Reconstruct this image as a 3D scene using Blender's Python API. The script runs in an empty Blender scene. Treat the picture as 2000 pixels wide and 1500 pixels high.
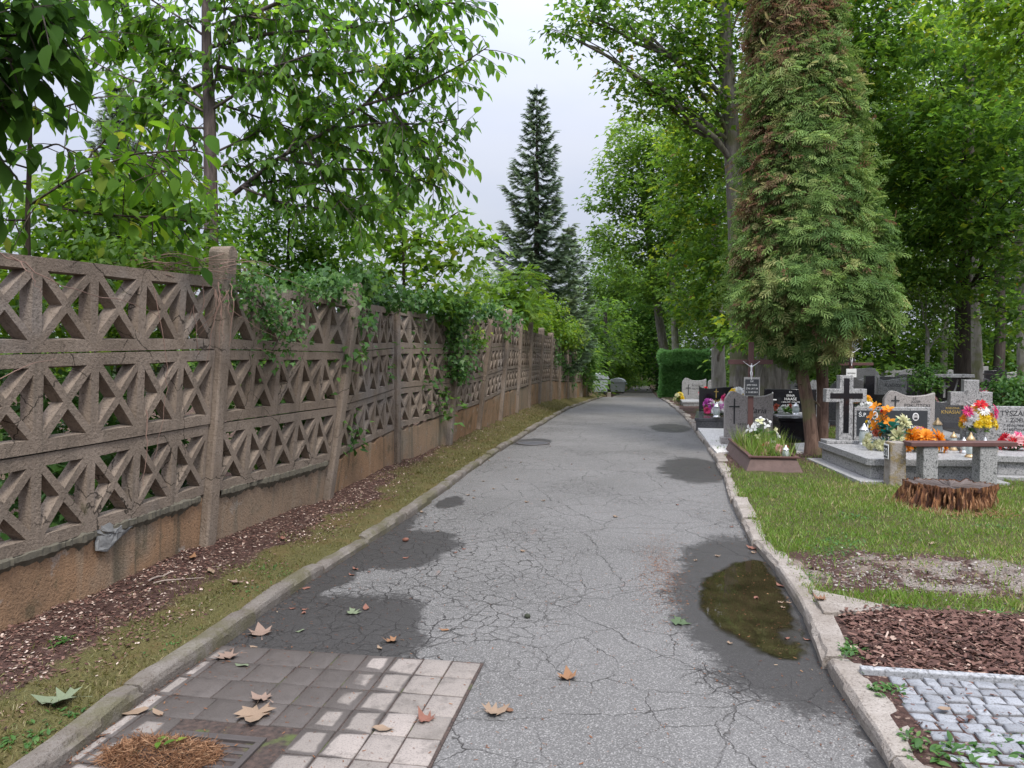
import bpy, math, random
import numpy as np
from mathutils import Vector, Matrix, Euler, Quaternion

rng = np.random.default_rng(7)
random.seed(7)
SC = bpy.context.scene
COL = SC.collection
F = 1502.0                      # focal length in pixels of the 2000 px wide photograph
YAW = math.atan(250 / F)
PIT = math.atan(60 / F)
CAM = np.array([0.0, 0.0, 1.6])
FWD = np.array([-math.sin(YAW) * math.cos(PIT), math.cos(YAW) * math.cos(PIT), -math.sin(PIT)])
RGT = np.array([math.cos(YAW), math.sin(YAW), 0.0])
UPV = np.cross(RGT, FWD)


def at(px, py, D):
    """World point seen at photo pixel (px, py) at depth D metres."""
    return CAM + D * (FWD + (px - 1000) / F * RGT + (750 - py) / F * UPV)


# ---------------------------------------------------------------- terrain
_ZY = ([-50, 13, 17, 21, 25, 33, 45, 60, 90, 140, 400], [0, 0, -.03, -.1, -.2, -.45, -.9, -1.4, -2.0, -2.6, -3.0])


def Zr(y):
    return np.interp(y, *_ZY)


def ground(px, py, off=0.0):
    D = 5.0
    for _ in range(60):
        p = at(px, py, D)
        d = at(px, py, 1.0) - CAM
        z = float(Zr(p[1])) + off
        if d[2] >= -1e-4:
            break
        D = 0.5 * D + 0.5 * (z - CAM[2]) / d[2]
    return at(px, py, D)


def gpoly(pts, off=0.0):
    return [ground(x, y, off)[:2] for x, y in pts]


_L = np.array(gpoly([(130, 1490), (255, 1385), (380, 1300), (600, 1140), (760, 1040), (835, 985), (950, 900), (1060, 830), (1110, 800), (1150, 785), (1178, 776)]))
_R = np.array(gpoly([(1735, 1495), (1625, 1330), (1570, 1210), (1520, 1130), (1470, 1065), (1430, 995), (1410, 930), (1388, 888), (1340, 820), (1304, 788), (1283, 776)]))
_R[-1, 0] = max(_R[-1, 0], .9)
def xl(y): return np.interp(y, _L[:, 1], _L[:, 0])
def xr(y): return np.interp(y, _R[:, 1], _R[:, 0])


def sstep(a, b, t):
    t = np.clip((t - a) / (b - a), 0, 1)
    return t * t * (3 - 2 * t)


_PZ = np.random.default_rng(3).random((256, 256))
def vnoise(x, y, s=1.0):
    x = np.asarray(x, float) * s + 100; y = np.asarray(y, float) * s + 100
    xi = np.floor(x).astype(int); yi = np.floor(y).astype(int)
    fx = x - xi; fy = y - yi
    fx = fx * fx * (3 - 2 * fx); fy = fy * fy * (3 - 2 * fy)
    g = lambda i, j: _PZ[i % 256, j % 256]
    return (g(xi, yi) * (1 - fx) + g(xi + 1, yi) * fx) * (1 - fy) + (g(xi, yi + 1) * (1 - fx) + g(xi + 1, yi + 1) * fx) * fy
def fnoise(x, y, s=1.0):
    return .5 * vnoise(x, y, s) + .3 * vnoise(x + 31, y + 7, s * 2.1) + .2 * vnoise(x + 11, y + 47, s * 4.3)


_WB = ([0, 3, 8, 11, 16, 22, 26, 33, 45, 60], [.1, .1, .08, .14, .2, .2, .14, -.22, -.62, -1.2])   # ground level at the wall foot


def H(x, y):
    x = np.asarray(x, float); y = np.asarray(y, float)
    zr = Zr(y)
    t = xl(y) - x
    k = sstep(.0, .1, t)
    wb = np.interp(y, *_WB)
    wb = np.where(y > 60, zr + .2, wb)
    left = zr + (.066 + .034 * (vnoise(x, y, 4.) - .35) * sstep(.03, .12, t)) * k + sstep(.1, 1.0, t) * (wb - zr - .066)
    u = x - xr(y)
    right = zr + .075 * sstep(.0, .1, u)
    z = np.where(t > 0, left, np.where(u > 0, right, zr))
    inside = np.minimum(-t, -u)                 # >0 on the road
    z = z - .06 * sstep(-.06, .02, inside)
    out = sstep(.12, .5, np.maximum(t, u))
    z = z + out * (fnoise(x, y, 1.3) - .5) * .06 + out * (vnoise(x, y, 9.) - .5) * .012
    return z


# ---------------------------------------------------------------- objects and tags
def tag(o, label=None, cat=None, group=None, kind=None):
    if label: o['label'] = label
    if cat: o['category'] = cat
    if group: o['group'] = group
    if kind: o['kind'] = kind
    return o


def empty(name, loc, label, cat, rz=0.0, group=None):
    o = bpy.data.objects.new(name, None)
    COL.objects.link(o)
    o.location = loc
    o.rotation_euler = (0, 0, rz)
    o.empty_display_size = .1
    return tag(o, label, cat, group)


def link_mesh(name, me, mat=None, parent=None):
    o = bpy.data.objects.new(name, me)
    COL.objects.link(o)
    if mat is not None and not me.materials:
        me.materials.append(mat)
    if parent is not None:
        o.parent = parent
    return o


def raw_mesh(name, v, loops, starts, mat=None, parent=None, attrs=None, smooth=False, loc=None):
    me = bpy.data.meshes.new(name)
    v = np.ascontiguousarray(v, np.float32)
    me.vertices.add(len(v)); me.vertices.foreach_set('co', v.ravel())
    me.loops.add(len(loops)); me.loops.foreach_set('vertex_index', np.ascontiguousarray(loops, np.int32))
    me.polygons.add(len(starts)); me.polygons.foreach_set('loop_start', np.ascontiguousarray(starts, np.int32))
    if smooth:
        me.polygons.foreach_set('use_smooth', np.ones(len(starts), bool))
    for k, a in (attrs or {}).items():
        at_ = me.attributes.new(k, 'FLOAT', 'POINT')
        at_.data.foreach_set('value', np.ascontiguousarray(a, np.float32))
    me.update(calc_edges=True)
    o = link_mesh(name, me, mat, parent)
    if loc is not None:
        o.location = loc
    return o


class MB:
    """Collects simple solids, builds ONE mesh object."""
    def __init__(s):
        s.v = []; s.f = []

    def add(s, vs, fs, M=None):
        n = len(s.v)
        for p in vs:
            p = Vector(p)
            s.v.append(tuple(M @ p) if M is not None else tuple(p))
        for f in fs:
            s.f.append(tuple(i + n for i in f))
        return s

    def box(s, c, sz, M=None, taper=1.0):
        x, y, z = c; a, b, h = sz[0] / 2, sz[1] / 2, sz[2] / 2
        t = taper
        vs = [(x - a, y - b, z - h), (x + a, y - b, z - h), (x + a, y + b, z - h), (x - a, y + b, z - h),
              (x - a * t, y - b * t, z + h), (x + a * t, y - b * t, z + h), (x + a * t, y + b * t, z + h), (x - a * t, y + b * t, z + h)]
        fs = [(0, 3, 2, 1), (4, 5, 6, 7), (0, 1, 5, 4), (1, 2, 6, 5), (2, 3, 7, 6), (3, 0, 4, 7)]
        return s.add(vs, fs, M)

    def prism(s, out, y0, y1, M=None):
        """outline in x,z (counter-clockwise seen from -y) pulled from y0 to y1."""
        n = len(out)
        vs = [(x, y0, z) for x, z in out] + [(x, y1, z) for x, z in out]
        fs = [tuple(range(n)), tuple(range(2 * n - 1, n - 1, -1))]
        fs += [((i + 1) % n, i, n + i, n + (i + 1) % n) for i in range(n)]
        return s.add(vs, fs, M)

    def slab(s, out, z0, z1, M=None):
        n = len(out)
        vs = [(x, y, z0) for x, y in out] + [(x, y, z1) for x, y in out]
        fs = [tuple(range(n - 1, -1, -1)), tuple(range(n, 2 * n))]
        fs += [(i, (i + 1) % n, n + (i + 1) % n, n + i) for i in range(n)]
        return s.add(vs, fs, M)

    def tube(s, pts, rad, n=7, jit=0.0, M=None):
        pts = [Vector(p) for p in pts]
        m = len(pts)
        if not hasattr(rad, '__len__'):
            rad = [rad] * m
        vs = []; fs = []
        prev = None
        for i, p in enumerate(pts):
            t = (pts[min(i + 1, m - 1)] - pts[max(i - 1, 0)])
            if t.length < 1e-9: t = Vector((0, 0, 1))
            t.normalize()
            if prev is None:
                a = t.orthogonal().normalized()
            else:
                a = (prev - t * prev.dot(t))
                a = a.normalized() if a.length > 1e-6 else t.orthogonal().normalized()
            prev = a
            b = t.cross(a)
            for k in range(n):
                an = 2 * math.pi * k / n
                r = rad[i] * (1 + (random.random() - .5) * jit)
                vs.append(p + (a * math.cos(an) + b * math.sin(an)) * r)
        for i in range(m - 1):
            for k in range(n):
                k2 = (k + 1) % n
                fs.append((i * n + k, i * n + k2, (i + 1) * n + k2, (i + 1) * n + k))
        fs.append(tuple(range(n - 1, -1, -1)))
        fs.append(tuple((m - 1) * n + k for k in range(n)))
        return s.add(vs, fs, M)

    def lathe(s, prof, n=16, c=(0, 0, 0), M=None, sx=1.0, sy=1.0):
        vs = []; fs = []
        for r, z in prof:
            for k in range(n):
                a = 2 * math.pi * k / n
                vs.append((c[0] + r * math.cos(a) * sx, c[1] + r * math.sin(a) * sy, c[2] + z))
        m = len(prof)
        for i in range(m - 1):
            for k in range(n):
                k2 = (k + 1) % n
                fs.append((i * n + k, i * n + k2, (i + 1) * n + k2, (i + 1) * n + k))
        fs.append(tuple(range(n - 1, -1, -1)))
        fs.append(tuple((m - 1) * n + k for k in range(n)))
        return s.add(vs, fs, M)

    def build(s, name, mat=None, parent=None, smooth=None, bevel=0.0, loc=None):
        me = bpy.data.meshes.new(name)
        me.from_pydata(s.v, [], s.f)
        me.update()
        if smooth is not None:
            me.polygons.foreach_set('use_smooth', np.ones(len(me.polygons), bool))
            try: me.set_sharp_from_angle(angle=math.radians(smooth))
            except Exception: pass
        o = link_mesh(name, me, mat, parent)
        if loc is not None: o.location = loc
        if bevel:
            b = o.modifiers.new('bevel', 'BEVEL'); b.width = bevel; b.segments = 2
            b.limit_method = 'ANGLE'; b.angle_limit = math.radians(40)
        return o


def copy_tree(o, parent=None):
    c = o.copy(); COL.objects.link(c)
    if parent is not None: c.parent = parent
    for ch in list(o.children):
        copy_tree(ch, c)
    return c


# ---------------------------------------------------------------- node helper
class NB:
    def __init__(s, name):
        s.m = bpy.data.materials.new(name); s.m.use_nodes = True
        s.nt = s.m.node_tree
        s.nt.nodes.clear()
        s.out = s.nt.nodes.new('ShaderNodeOutputMaterial')
        s._pos = None

    def n(s, typ, ins=None, out=0, **props):
        nd = s.nt.nodes.new('ShaderNode' + typ)
        for k, v in props.items():
            setattr(nd, k, v)
        for k, v in (ins or {}).items():
            sk = nd.inputs[k]
            if hasattr(v, 'is_output') or isinstance(v, bpy.types.NodeSocket):
                s.nt.links.new(v, sk)
            else:
                if sk.type == 'RGBA' and len(v) == 3: v = (*v, 1)
                sk.default_value = v
        s.last = nd
        return nd.outputs[out] if out is not None else nd

    def pos(s):
        if s._pos is None: s._pos = s.n('NewGeometry')
        return s._pos

    def obj(s):
        return s.n('TexCoord', out=3)

    def math(s, op, a, b=0.0, c=0.0, clamp=False):
        return s.n('Math', {0: a, 1: b, 2: c}, operation=op, use_clamp=clamp)

    def noise(s, scale, vec=None, detail=4, rough=.55, dist=0.0, out=0):
        i = {'Scale': scale, 'Detail': detail, 'Roughness': rough, 'Distortion': dist}
        i['Vector'] = vec if vec is not None else s.pos()
        return s.n('TexNoise', i, out=out)

    def map(s, vec, scale=(1, 1, 1), loc=(0, 0, 0), rot=(0, 0, 0)):
        return s.n('Mapping', {'Vector': vec, 'Scale': scale, 'Location': loc, 'Rotation': rot})

    def ramp(s, fac, stops, interp='LINEAR'):
        nd = s.n('ValToRGB', {'Fac': fac}, out=None)
        cr = nd.color_ramp; cr.interpolation = interp
        while len(cr.elements) < len(stops): cr.elements.new(.5)
        for e, (p, c) in zip(cr.elements, stops):
            e.position = p
            e.color = (c, c, c, 1) if not hasattr(c, '__len__') else (*c, 1)
        return nd.outputs[0]

    def step(s, v, a, b):
        return s.n('MapRange', {0: v, 1: a, 2: b, 3: 0.0, 4: 1.0}, interpolation_type='SMOOTHSTEP')

    def mix(s, fac, a, b, mode='MIX'):
        nd = s.nt.nodes.new('ShaderNodeMix'); nd.data_type = 'RGBA'; nd.blend_type = mode; nd.clamp_factor = True
        for sk, v in ((nd.inputs[0], fac), (nd.inputs[6], a), (nd.inputs[7], b)):
            if isinstance(v, bpy.types.NodeSocket): s.nt.links.new(v, sk)
            else:
                if sk.type == 'RGBA': v = (*v, 1) if len(v) == 3 else v
                sk.default_value = v
        return nd.outputs[2]

    def bump(s, h, strength=.5, dist=.01, normal=None):
        i = {'Height': h, 'Strength': strength, 'Distance': dist}
        if normal is not None: i['Normal'] = normal
        return s.n('Bump', i)

    def bsdf(s, **ins):
        nd = s.n('BsdfPrincipled', {k.replace('_', ' '): v for k, v in ins.items()}, out=None)
        return nd.outputs[0]

    def done(s, sh):
        s.nt.links.new(sh, s.out.inputs['Surface'])
        return s.m


def plain(name, col, rough=.6, metal=0.0, var=.15, scale=8, bump=0.0, bscale=60):
    b = NB(name)
    nz = b.noise(scale, b.obj())
    c = b.mix(nz, tuple(x * (1 - var) for x in col), tuple(min(1, x * (1 + var)) for x in col))
    ins = dict(Base_Color=c, Roughness=rough, Metallic=metal)
    if bump: ins['Normal'] = b.bump(b.noise(bscale, b.obj()), bump, .005)
    return b.done(b.bsdf(**ins))


def leafmat(name, stops, trans=.45, tcol=1.5, rough=.45, spec=.3):
    """stops: list of (pos, rgb) over the per-leaf tint."""
    b = NB(name)
    t = b.n('Attribute', attribute_name='tint', out=2)
    c = b.ramp(t, stops)
    hs = b.n('HueSaturation', {'Hue': .485, 'Saturation': 1.1, 'Value': tcol, 'Fac': 1.0, 'Color': c})
    p = b.bsdf(Base_Color=c, Roughness=rough, Specular_IOR_Level=spec)
    tr = b.n('BsdfTranslucent', {'Color': hs})
    return b.done(b.n('MixShader', {0: trans, 1: p, 2: tr}))


def barkmat(name, c1, c2, moss=None, scale=1.0, mossamt=.5, bump=1.0):
    b = NB(name)
    v = b.map(b.pos(), (14 * scale, 14 * scale, 2.2 * scale))
    n1 = b.noise(1.0, v, 6, .65, .6)
    c = b.ramp(n1, [(.3, c1), (.68, c2)])
    if moss:
        m = b.step(b.noise(1.4 * scale), .6 - mossamt * .2, .72 - mossamt * .15)
        c = b.mix(b.math('MULTIPLY', m, .75), c, moss)
    return b.done(b.bsdf(Base_Color=c, Roughness=.9, Specular_IOR_Level=.2, Normal=b.bump(n1, bump, .03)))


def granite(name, base, dark, light, rough=.35, scale=70):
    b = NB(name)
    o = b.obj()
    n1 = b.noise(scale, o, 2, .8)
    n2 = b.noise(scale * .45, o, 2, .7)
    c = b.ramp(n1, [(.36, dark), (.46, base), (.58, base), (.66, light)])
    c = b.mix(b.step(n2, .56, .66), c, dark)
    c = b.mix(b.math('MULTIPLY', b.step(b.noise(2.2, o), .5, .75), .25), c, tuple(x * .6 for x in base))
    return b.done(b.bsdf(Base_Color=c, Roughness=rough))


# wet patches on the road (stains with a shape of their own): centre px, half extents in metres
def _wet(px0, py0, px1, py1, grow=1.0, ang=0.0):
    a = ground((px0 + px1) / 2, py1); c = ground((px0 + px1) / 2, py0)
    m = ground((px0 + px1) / 2, (py0 + py1) / 2)
    cy = (a[1] + c[1]) / 2
    D = np.dot(ground((px0 + px1) / 2, (py0 + py1) / 2) - CAM, FWD)
    cen = (a + c) / 2
    return (cen[0], cen[1], (px1 - px0) / 2 / F * D * grow, abs(c[1] - a[1]) / 2 * grow, ang)


WET = [_wet(1310, 1055, 1660, 1380, 1.06), _wet(690, 1035, 885, 1110, 1.1), _wet(440, 1160, 810, 1380, 1.12),
       _wet(1290, 893, 1420, 945), _wet(1270, 828, 1350, 845), _wet(1000, 856, 1080, 872, 1.0),
       _wet(850, 970, 900, 995, 1.0)]
WET.append((1.12, 2.9, .22, .95, 0)); WET.append((-1.75, 3.35, .55, .8, 0)); WET.append((-2.2, 5.2, .2, 2.2, 0))


def wet_node(b):
    """0..1 wetness at the shading point, ragged edges."""
    p = b.pos()
    nz = b.noise(3.0, p, 5, .6, out=1)
    off = b.n('VectorMath', {0: nz, 1: (.5, .5, .5)}, operation='SUBTRACT')
    off = b.n('VectorMath', {0: off, 1: (.5, .5, 0)}, operation='MULTIPLY')
    q = b.n('VectorMath', {0: p, 1: off}, operation='ADD')
    best = None
    for (cx, cy, rx, ry, an) in WET:
        d = b.n('VectorMath', {0: q, 1: (cx, cy, 0)}, operation='SUBTRACT')
        d = b.n('VectorMath', {0: d, 1: (1 / rx, 1 / ry, 0)}, operation='MULTIPLY')
        l = b.n('VectorMath', {0: d}, operation='LENGTH', out=1)
        best = l if best is None else b.math('MINIMUM', best, l)
    return best
# ================================================================ materials of the ground
def m_asphalt():
    b = NB('asphalt')
    p = b.pos()
    sx = b.n('SeparateXYZ', {0: p}, out=None)
    x, y = sx.outputs[0], sx.outputs[1]
    big = b.noise(.9, p, 5, .6)
    fine = b.noise(105, p, 3, .8)
    agg = b.n('TexVoronoi', {'Vector': p, 'Scale': 170.0}, out=1)
    aggv = b.n('RGBToBW', {0: agg})
    base = b.ramp(big, [(.3, (.106, .102, .096)), (.7, (.152, .146, .139))])
    base = b.mix(b.math('MULTIPLY', b.step(aggv, .58, .82), .62), base, (.31, .298, .28))
    base = b.mix(b.math('MULTIPLY', b.step(fine, .52, .4), .6), base, (.05, .047, .044))
    # cracks
    nz = b.noise(2.2, p, 4, .6, out=1)
    off = b.n('VectorMath', {0: nz, 1: (.5, .5, .5)}, operation='SUBTRACT')
    off = b.n('VectorMath', {0: off, 1: (.22, .22, 0)}, operation='MULTIPLY')
    nz2 = b.noise(16, p, 3, .6, out=1)
    off2 = b.n('VectorMath', {0: nz2, 1: (.5, .5, .5)}, operation='SUBTRACT')
    off2 = b.n('VectorMath', {0: off2, 1: (.06, .06, 0)}, operation='MULTIPLY')
    q = b.n('VectorMath', {0: b.n('VectorMath', {0: p, 1: off}, operation='ADD'), 1: off2}, operation='ADD')
    def crack(scale, w, stretch=(1, 1, 1)):
        d = b.n('TexVoronoi', {'Vector': b.map(q, stretch), 'Scale': scale, 'Randomness': 1.0}, feature='DISTANCE_TO_EDGE', voronoi_dimensions='2D')
        return b.step(d, w, w * .25)
    area = b.noise(.75, p, 3, .5)
    # alligator cracking: strongest on the left wheel track close to the paved corner
    lx = b.step(x, .1, -1.1)
    ly = b.math('MULTIPLY', b.step(y, 3.2, 4.0), b.step(y, 9.5, 5.5))
    all1 = b.math('MULTIPLY', b.math('MULTIPLY', lx, ly), 1.15, clamp=True)
    ally = b.math('MAXIMUM', all1, b.math('MULTIPLY', b.step(area, .5, .62), .8))
    ally = b.math('MULTIPLY', ally, b.step(b.noise(1.8, p, 2), .3, .5))
    c1 = b.math('MULTIPLY', crack(8.5, .05), ally)
    c2 = b.math('MULTIPLY', crack(2.4, .011), b.step(b.noise(.9, p, 2), .4, .56))
    c3 = b.math('MULTIPLY', crack(.85, .0055), .85)
    c4 = b.math('MULTIPLY', crack(17, .055), b.math('MULTIPLY', ally, b.step(area, .45, .6)))
    cr = b.math('MAXIMUM', b.math('MAXIMUM', c1, c2), b.math('MAXIMUM', c3, b.math('MULTIPLY', c4, .6)))
    cr = b.math('MULTIPLY', cr, b.ramp(b.noise(5, p, 2), [(.3, .35), (.6, 1.0)]))
    # reddish needle dust lying in streaks, moss dust towards the edges
    red = b.math('MULTIPLY', b.step(b.noise(2.1, b.map(p, (2.2, .6, 1)), 6, .7), .63, .74), .45)
    base = b.mix(red, base, (.24, .125, .085))
    col = b.mix(b.math('MULTIPLY', cr, .93), base, (.022, .02, .017))
    wet = b.step(b.math('ADD', b.math('MULTIPLY_ADD', c1, -.35, wet_node(b)), b.math('MULTIPLY_ADD', b.noise(28, p, 4, .7), .5, -.25)), 1.1, .9)
    film = b.math('MULTIPLY', b.step(b.noise(1.3, p, 3), .45, .7), wet)
    col = b.mix(b.math('MULTIPLY', wet, .82), col, (.024, .0215, .02))
    rough = b.math('MULTIPLY_ADD', wet, -.3, .86)
    rough = b.math('MULTIPLY_ADD', film, -.1, rough)
    h = b.math('MULTIPLY_ADD', cr, -1.6, b.math('MULTIPLY', b.math('ADD', fine, aggv), .28))
    return b.done(b.bsdf(Base_Color=col, Roughness=rough, Specular_IOR_Level=.25, Normal=b.bump(h, .6, .009)))


def m_paver(name, c1, c2, wetk=.8):
    b = NB(name)
    p = b.pos()
    r = b.n('Attribute', attribute_name='tint', out=2)
    e = b.n('Attribute', attribute_name='edge', out=2)
    base = b.ramp(r, [(0, c1), (1, c2)])
    f = b.noise(130, p, 2, .7)
    base = b.mix(b.math('MULTIPLY', b.step(f, .5, .34), .45), base, (.1, .085, .08))
    base = b.mix(b.math('MULTIPLY', b.step(b.noise(9, p, 5, .7), .48, .68), .55), base, tuple(x * .5 for x in c1))
    w = wet_node(b)
    w = b.math('ADD', w, b.math('MULTIPLY_ADD', e, -.62, .3))
    wet = b.step(w, 1.12, .95)
    col = b.mix(b.math('MULTIPLY', wet, wetk), base, (.045, .037, .033))
    col = b.mix(b.math('MULTIPLY', b.step(e, .86, 1.0), .45), col, (.06, .048, .042))
    rough = b.math('MULTIPLY_ADD', wet, -.3, .88)
    return b.done(b.bsdf(Base_Color=col, Roughness=rough, Specular_IOR_Level=.3, Normal=b.bump(b.math('ADD', f, b.noise(30, p, 3)), .5, .006)))


def m_ground():
    b = NB('ground_soil')
    p = b.pos()
    A = lambda n: b.n('Attribute', attribute_name=n, out=2)
    n1 = b.noise(3.2, p, 6, .65); n2 = b.noise(26, p, 4, .7); n3 = b.noise(90, p, 3, .7)
    chips = b.n('TexVoronoi', {'Vector': b.n('VectorMath', {0: p, 1: b.n('VectorMath', {0: b.noise(20, p, 2, out=1), 1: (.05, .05, 0)}, operation='MULTIPLY')}, operation='ADD'), 'Scale': 55.0}, out=1)
    cv = b.n('RGBToBW', {0: chips})
    soil = b.ramp(n2, [(.3, (.03, .018, .014)), (.55, (.075, .042, .034)), (.8, (.13, .085, .068))])
    soil = b.mix(b.step(cv, .78, .84), soil, (.24, .17, .13))
    moss = b.ramp(n3, [(.25, (.05, .045, .02)), (.55, (.105, .096, .035)), (.8, (.17, .148, .065))])
    moss = b.mix(b.step(n1, .45, .7), moss, (.115, .085, .035))
    grav = b.ramp(b.noise(60, p, 3, .8), [(.3, (.1, .078, .064)), (.5, (.21, .175, .15)), (.7, (.36, .32, .285))])
    grav = b.mix(b.math('MULTIPLY', b.step(n1, .45, .65), .7), grav, (.17, .12, .085))
    turf = b.ramp(n2, [(.3, (.04, .045, .014)), (.6, (.085, .085, .03)), (.8, (.14, .12, .055))])
    edge = b.math('MULTIPLY', b.math('SUBTRACT', b.noise(7, p, 5, .7), .5), .9)
    def mk(n): return b.step(b.math('ADD', A(n), edge), .35, .65)
    c = b.mix(mk('moss'), soil, moss)
    c = b.mix(mk('turf'), c, turf)
    c = b.mix(mk('gravel'), c, grav)
    h = b.math('ADD', b.math('MULTIPLY', n2, .8), b.math('MULTIPLY', n3, .6))
    return b.done(b.bsdf(Base_Color=c, Roughness=.95, Specular_IOR_Level=.15, Normal=b.bump(b.math('ADD', h, b.math('MULTIPLY', cv, .4)), 1.0, .02)))


def m_kerb(k=1.0):
    b = NB('kerb_concrete')
    p = b.pos()
    n1 = b.noise(4, p, 5, .65); n2 = b.noise(70, p, 3, .75)
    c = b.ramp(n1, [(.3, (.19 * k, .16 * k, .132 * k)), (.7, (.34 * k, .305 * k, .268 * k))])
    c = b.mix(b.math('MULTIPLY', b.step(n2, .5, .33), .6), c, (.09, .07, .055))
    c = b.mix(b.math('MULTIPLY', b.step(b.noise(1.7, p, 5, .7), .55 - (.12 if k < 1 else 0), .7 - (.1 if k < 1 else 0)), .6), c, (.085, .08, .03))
    return b.done(b.bsdf(Base_Color=c, Roughness=.92, Specular_IOR_Level=.2, Normal=b.bump(b.math('ADD', n1, n2), .8, .012)))


def m_wall(name, top=False):
    """weathered brown concrete; ochre and green stains grow towards the foot"""
    b = NB(name)
    p = b.pos(); o = b.obj()
    n1 = b.noise(2.6, p, 6, .65); n2 = b.noise(55, p, 3, .75); n3 = b.noise(1.1, p, 4, .6)
    if top:   # lattice rows and posts
        c = b.ramp(n1, [(.3, (.125, .094, .069)), (.5, (.2, .154, .115)), (.72, (.27, .215, .168))])
        run = b.noise(1.0, b.map(p, (9, 9, .55)), 4, .6)
        c = b.mix(b.math('MULTIPLY', b.step(run, .52, .66), .5), c, (.075, .062, .045))
        c = b.mix(b.math('MULTIPLY', b.step(n3, .5, .68), .55), c, (.235, .215, .2))
    else:     # base planks: ochre runs, dark damp streaks
        c = b.ramp(n3, [(.3, (.19, .115, .065)), (.5, (.29, .168, .09)), (.7, (.22, .185, .14))])
        st = b.noise(1.0, b.map(p, (7, 7, .5)), 4, .6)
        c = b.mix(b.math('MULTIPLY', b.step(st, .52, .68), .75), c, (.07, .06, .038))
        c = b.mix(b.math('MULTIPLY', b.step(st, .42, .3), .5), c, (.3, .235, .165))
        c = b.mix(b.math('MULTIPLY', b.step(b.noise(3.5, p, 5, .7), .55, .68), .6), c, (.05, .048, .022))
        c = b.mix(b.math('MULTIPLY', b.step(b.noise(5.5, p, 4, .7), .6, .68), .5), c, (.33, .3, .27))
    rnd = b.n('ObjectInfo', out=5)
    if top:
        c = b.mix(b.math('MULTIPLY', rnd, .5), c, (.225, .185, .15))
        ck = b.n('TexVoronoi', {'Vector': b.n('VectorMath', {0: p, 1: b.n('VectorMath', {0: b.noise(6, p, 4, out=1), 1: (.16, .16, .16)}, operation='MULTIPLY')}, operation='ADD'), 'Scale': 1.5}, feature='DISTANCE_TO_EDGE')
        c = b.mix(b.math('MULTIPLY', b.math('MULTIPLY', b.step(ck, .008, .002), b.step(b.noise(1.3, p), .45, .55)), .85), c, (.02, .016, .012))
    else:
        c = b.mix(b.math('MULTIPLY', rnd, .7), c, (.21, .18, .14))
    c = b.mix(b.math('MULTIPLY', b.step(n2, .48, .3), .55), c, (.055, .043, .034))
    c = b.mix(b.math('MULTIPLY', b.step(n2, .62, .74), .35), c, (.36, .32, .28))
    c = b.mix(b.math('MULTIPLY', b.step(b.noise(4.4, p, 5, .75), .62, .72), .55), c, (.062, .058, .03))
    return b.done(b.bsdf(Base_Color=c, Roughness=.93, Specular_IOR_Level=.2, Normal=b.bump(b.math('ADD', b.math('MULTIPLY', n1, 1.2), n2), .9, .012)))


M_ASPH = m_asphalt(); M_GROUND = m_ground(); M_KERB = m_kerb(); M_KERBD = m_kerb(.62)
M_PAVER = m_paver('paver_concrete', (.2, .175, .152), (.29, .252, .222))
M_COB = m_paver('cobble_granite', (.19, .195, .205), (.3, .31, .325), 0.0)
M_WALL = m_wall('wall_concrete', True); M_PLANK = m_wall('plank_concrete', False)
M_POST = m_wall('post_concrete', True)
M_IRON = plain('cast_iron', (.085, .072, .066), .6, .4, .3, 12, .4)
M_DARK = plain('dark_pit', (.012, .01, .008), .9)

# ================================================================ ground sheet
gx = np.concatenate([np.linspace(-220, -12, 14), np.arange(-11.4, -4.5, .35), np.arange(-4.5, 4.4, .075), np.arange(4.4, 14, .25), np.linspace(14.3, 220, 18)])
gy = np.concatenate([np.linspace(-30, 1.4, 8), np.arange(1.6, 12, .075), np.arange(12, 34, .18), np.arange(34, 90, 1.2), np.linspace(91, 420, 14)])
GX, GY = np.meshgrid(gx, gy)
GZ = H(GX, GY)
nx, ny = len(gx), len(gy)


def el(x, y, c, rx, ry):
    return 1 - np.sqrt(((x - c[0]) / rx) ** 2 + ((y - c[1]) / ry) ** 2)


DIRT = [(ground(1800, 1140), 1.2, .5), (ground(1650, 1150), .4, .34), (ground(1300 + 650, 1150), 1.2, .5)]


def turf_mask(x, y):
    """1 where the lawn on the right is thick, 0 where bare."""
    u = x - xr(y)
    m = sstep(-.02, .14, u)
    d = np.maximum.reduce([el(x, y, c, a, b) for c, a, b in DIRT])
    m = m * (1 - sstep(-.25, .3, d + (fnoise(x, y, 2.5) - .5) * .8))
    m = np.maximum(m, .16 * sstep(.0, .1, u)) * sstep(BARK_Y - .02, BARK_Y + .25, y)
    far = sstep(9.2, 11.5, y)
    m = m * (1 - far * (.35 + .6 * sstep(.4, .6, fnoise(x, y, .8))))
    return np.clip(m * (.45 + 1.1 * fnoise(x, y, 1.7)), 0, 1)


BARK_Y = float(ground(1800, 1200, .08)[1])
tl = xl(GY) - GX
moss = np.where(tl > 0, sstep(.5 + .3 * (GY > 9), .12, np.abs(tl - .24) + (fnoise(GX, GY, 1.5) - .5) * .5) * .9, 0)
moss = np.where((GY > 8) & (tl > 0), np.clip(moss + .45 * sstep(1.3, .3, tl), 0, 1), moss)
moss = np.where(tl > 1.25, .4, moss)
turf = np.where(tl > 0, 0, turf_mask(GX, GY))
grav = np.where(tl > 0, 0, np.maximum.reduce([el(GX, GY, c, a * 1.1, b * 1.1) for c, a, b in DIRT]) * 2)
grav = np.clip(grav, 0, 1) * (.35 + 1.1 * sstep(.35, .6, fnoise(GX, GY, 2.2)))
idx = np.arange(nx * ny).reshape(ny, nx)
quads = np.stack([idx[:-1, :-1], idx[:-1, 1:], idx[1:, 1:], idx[1:, :-1]], -1).reshape(-1, 4)
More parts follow.
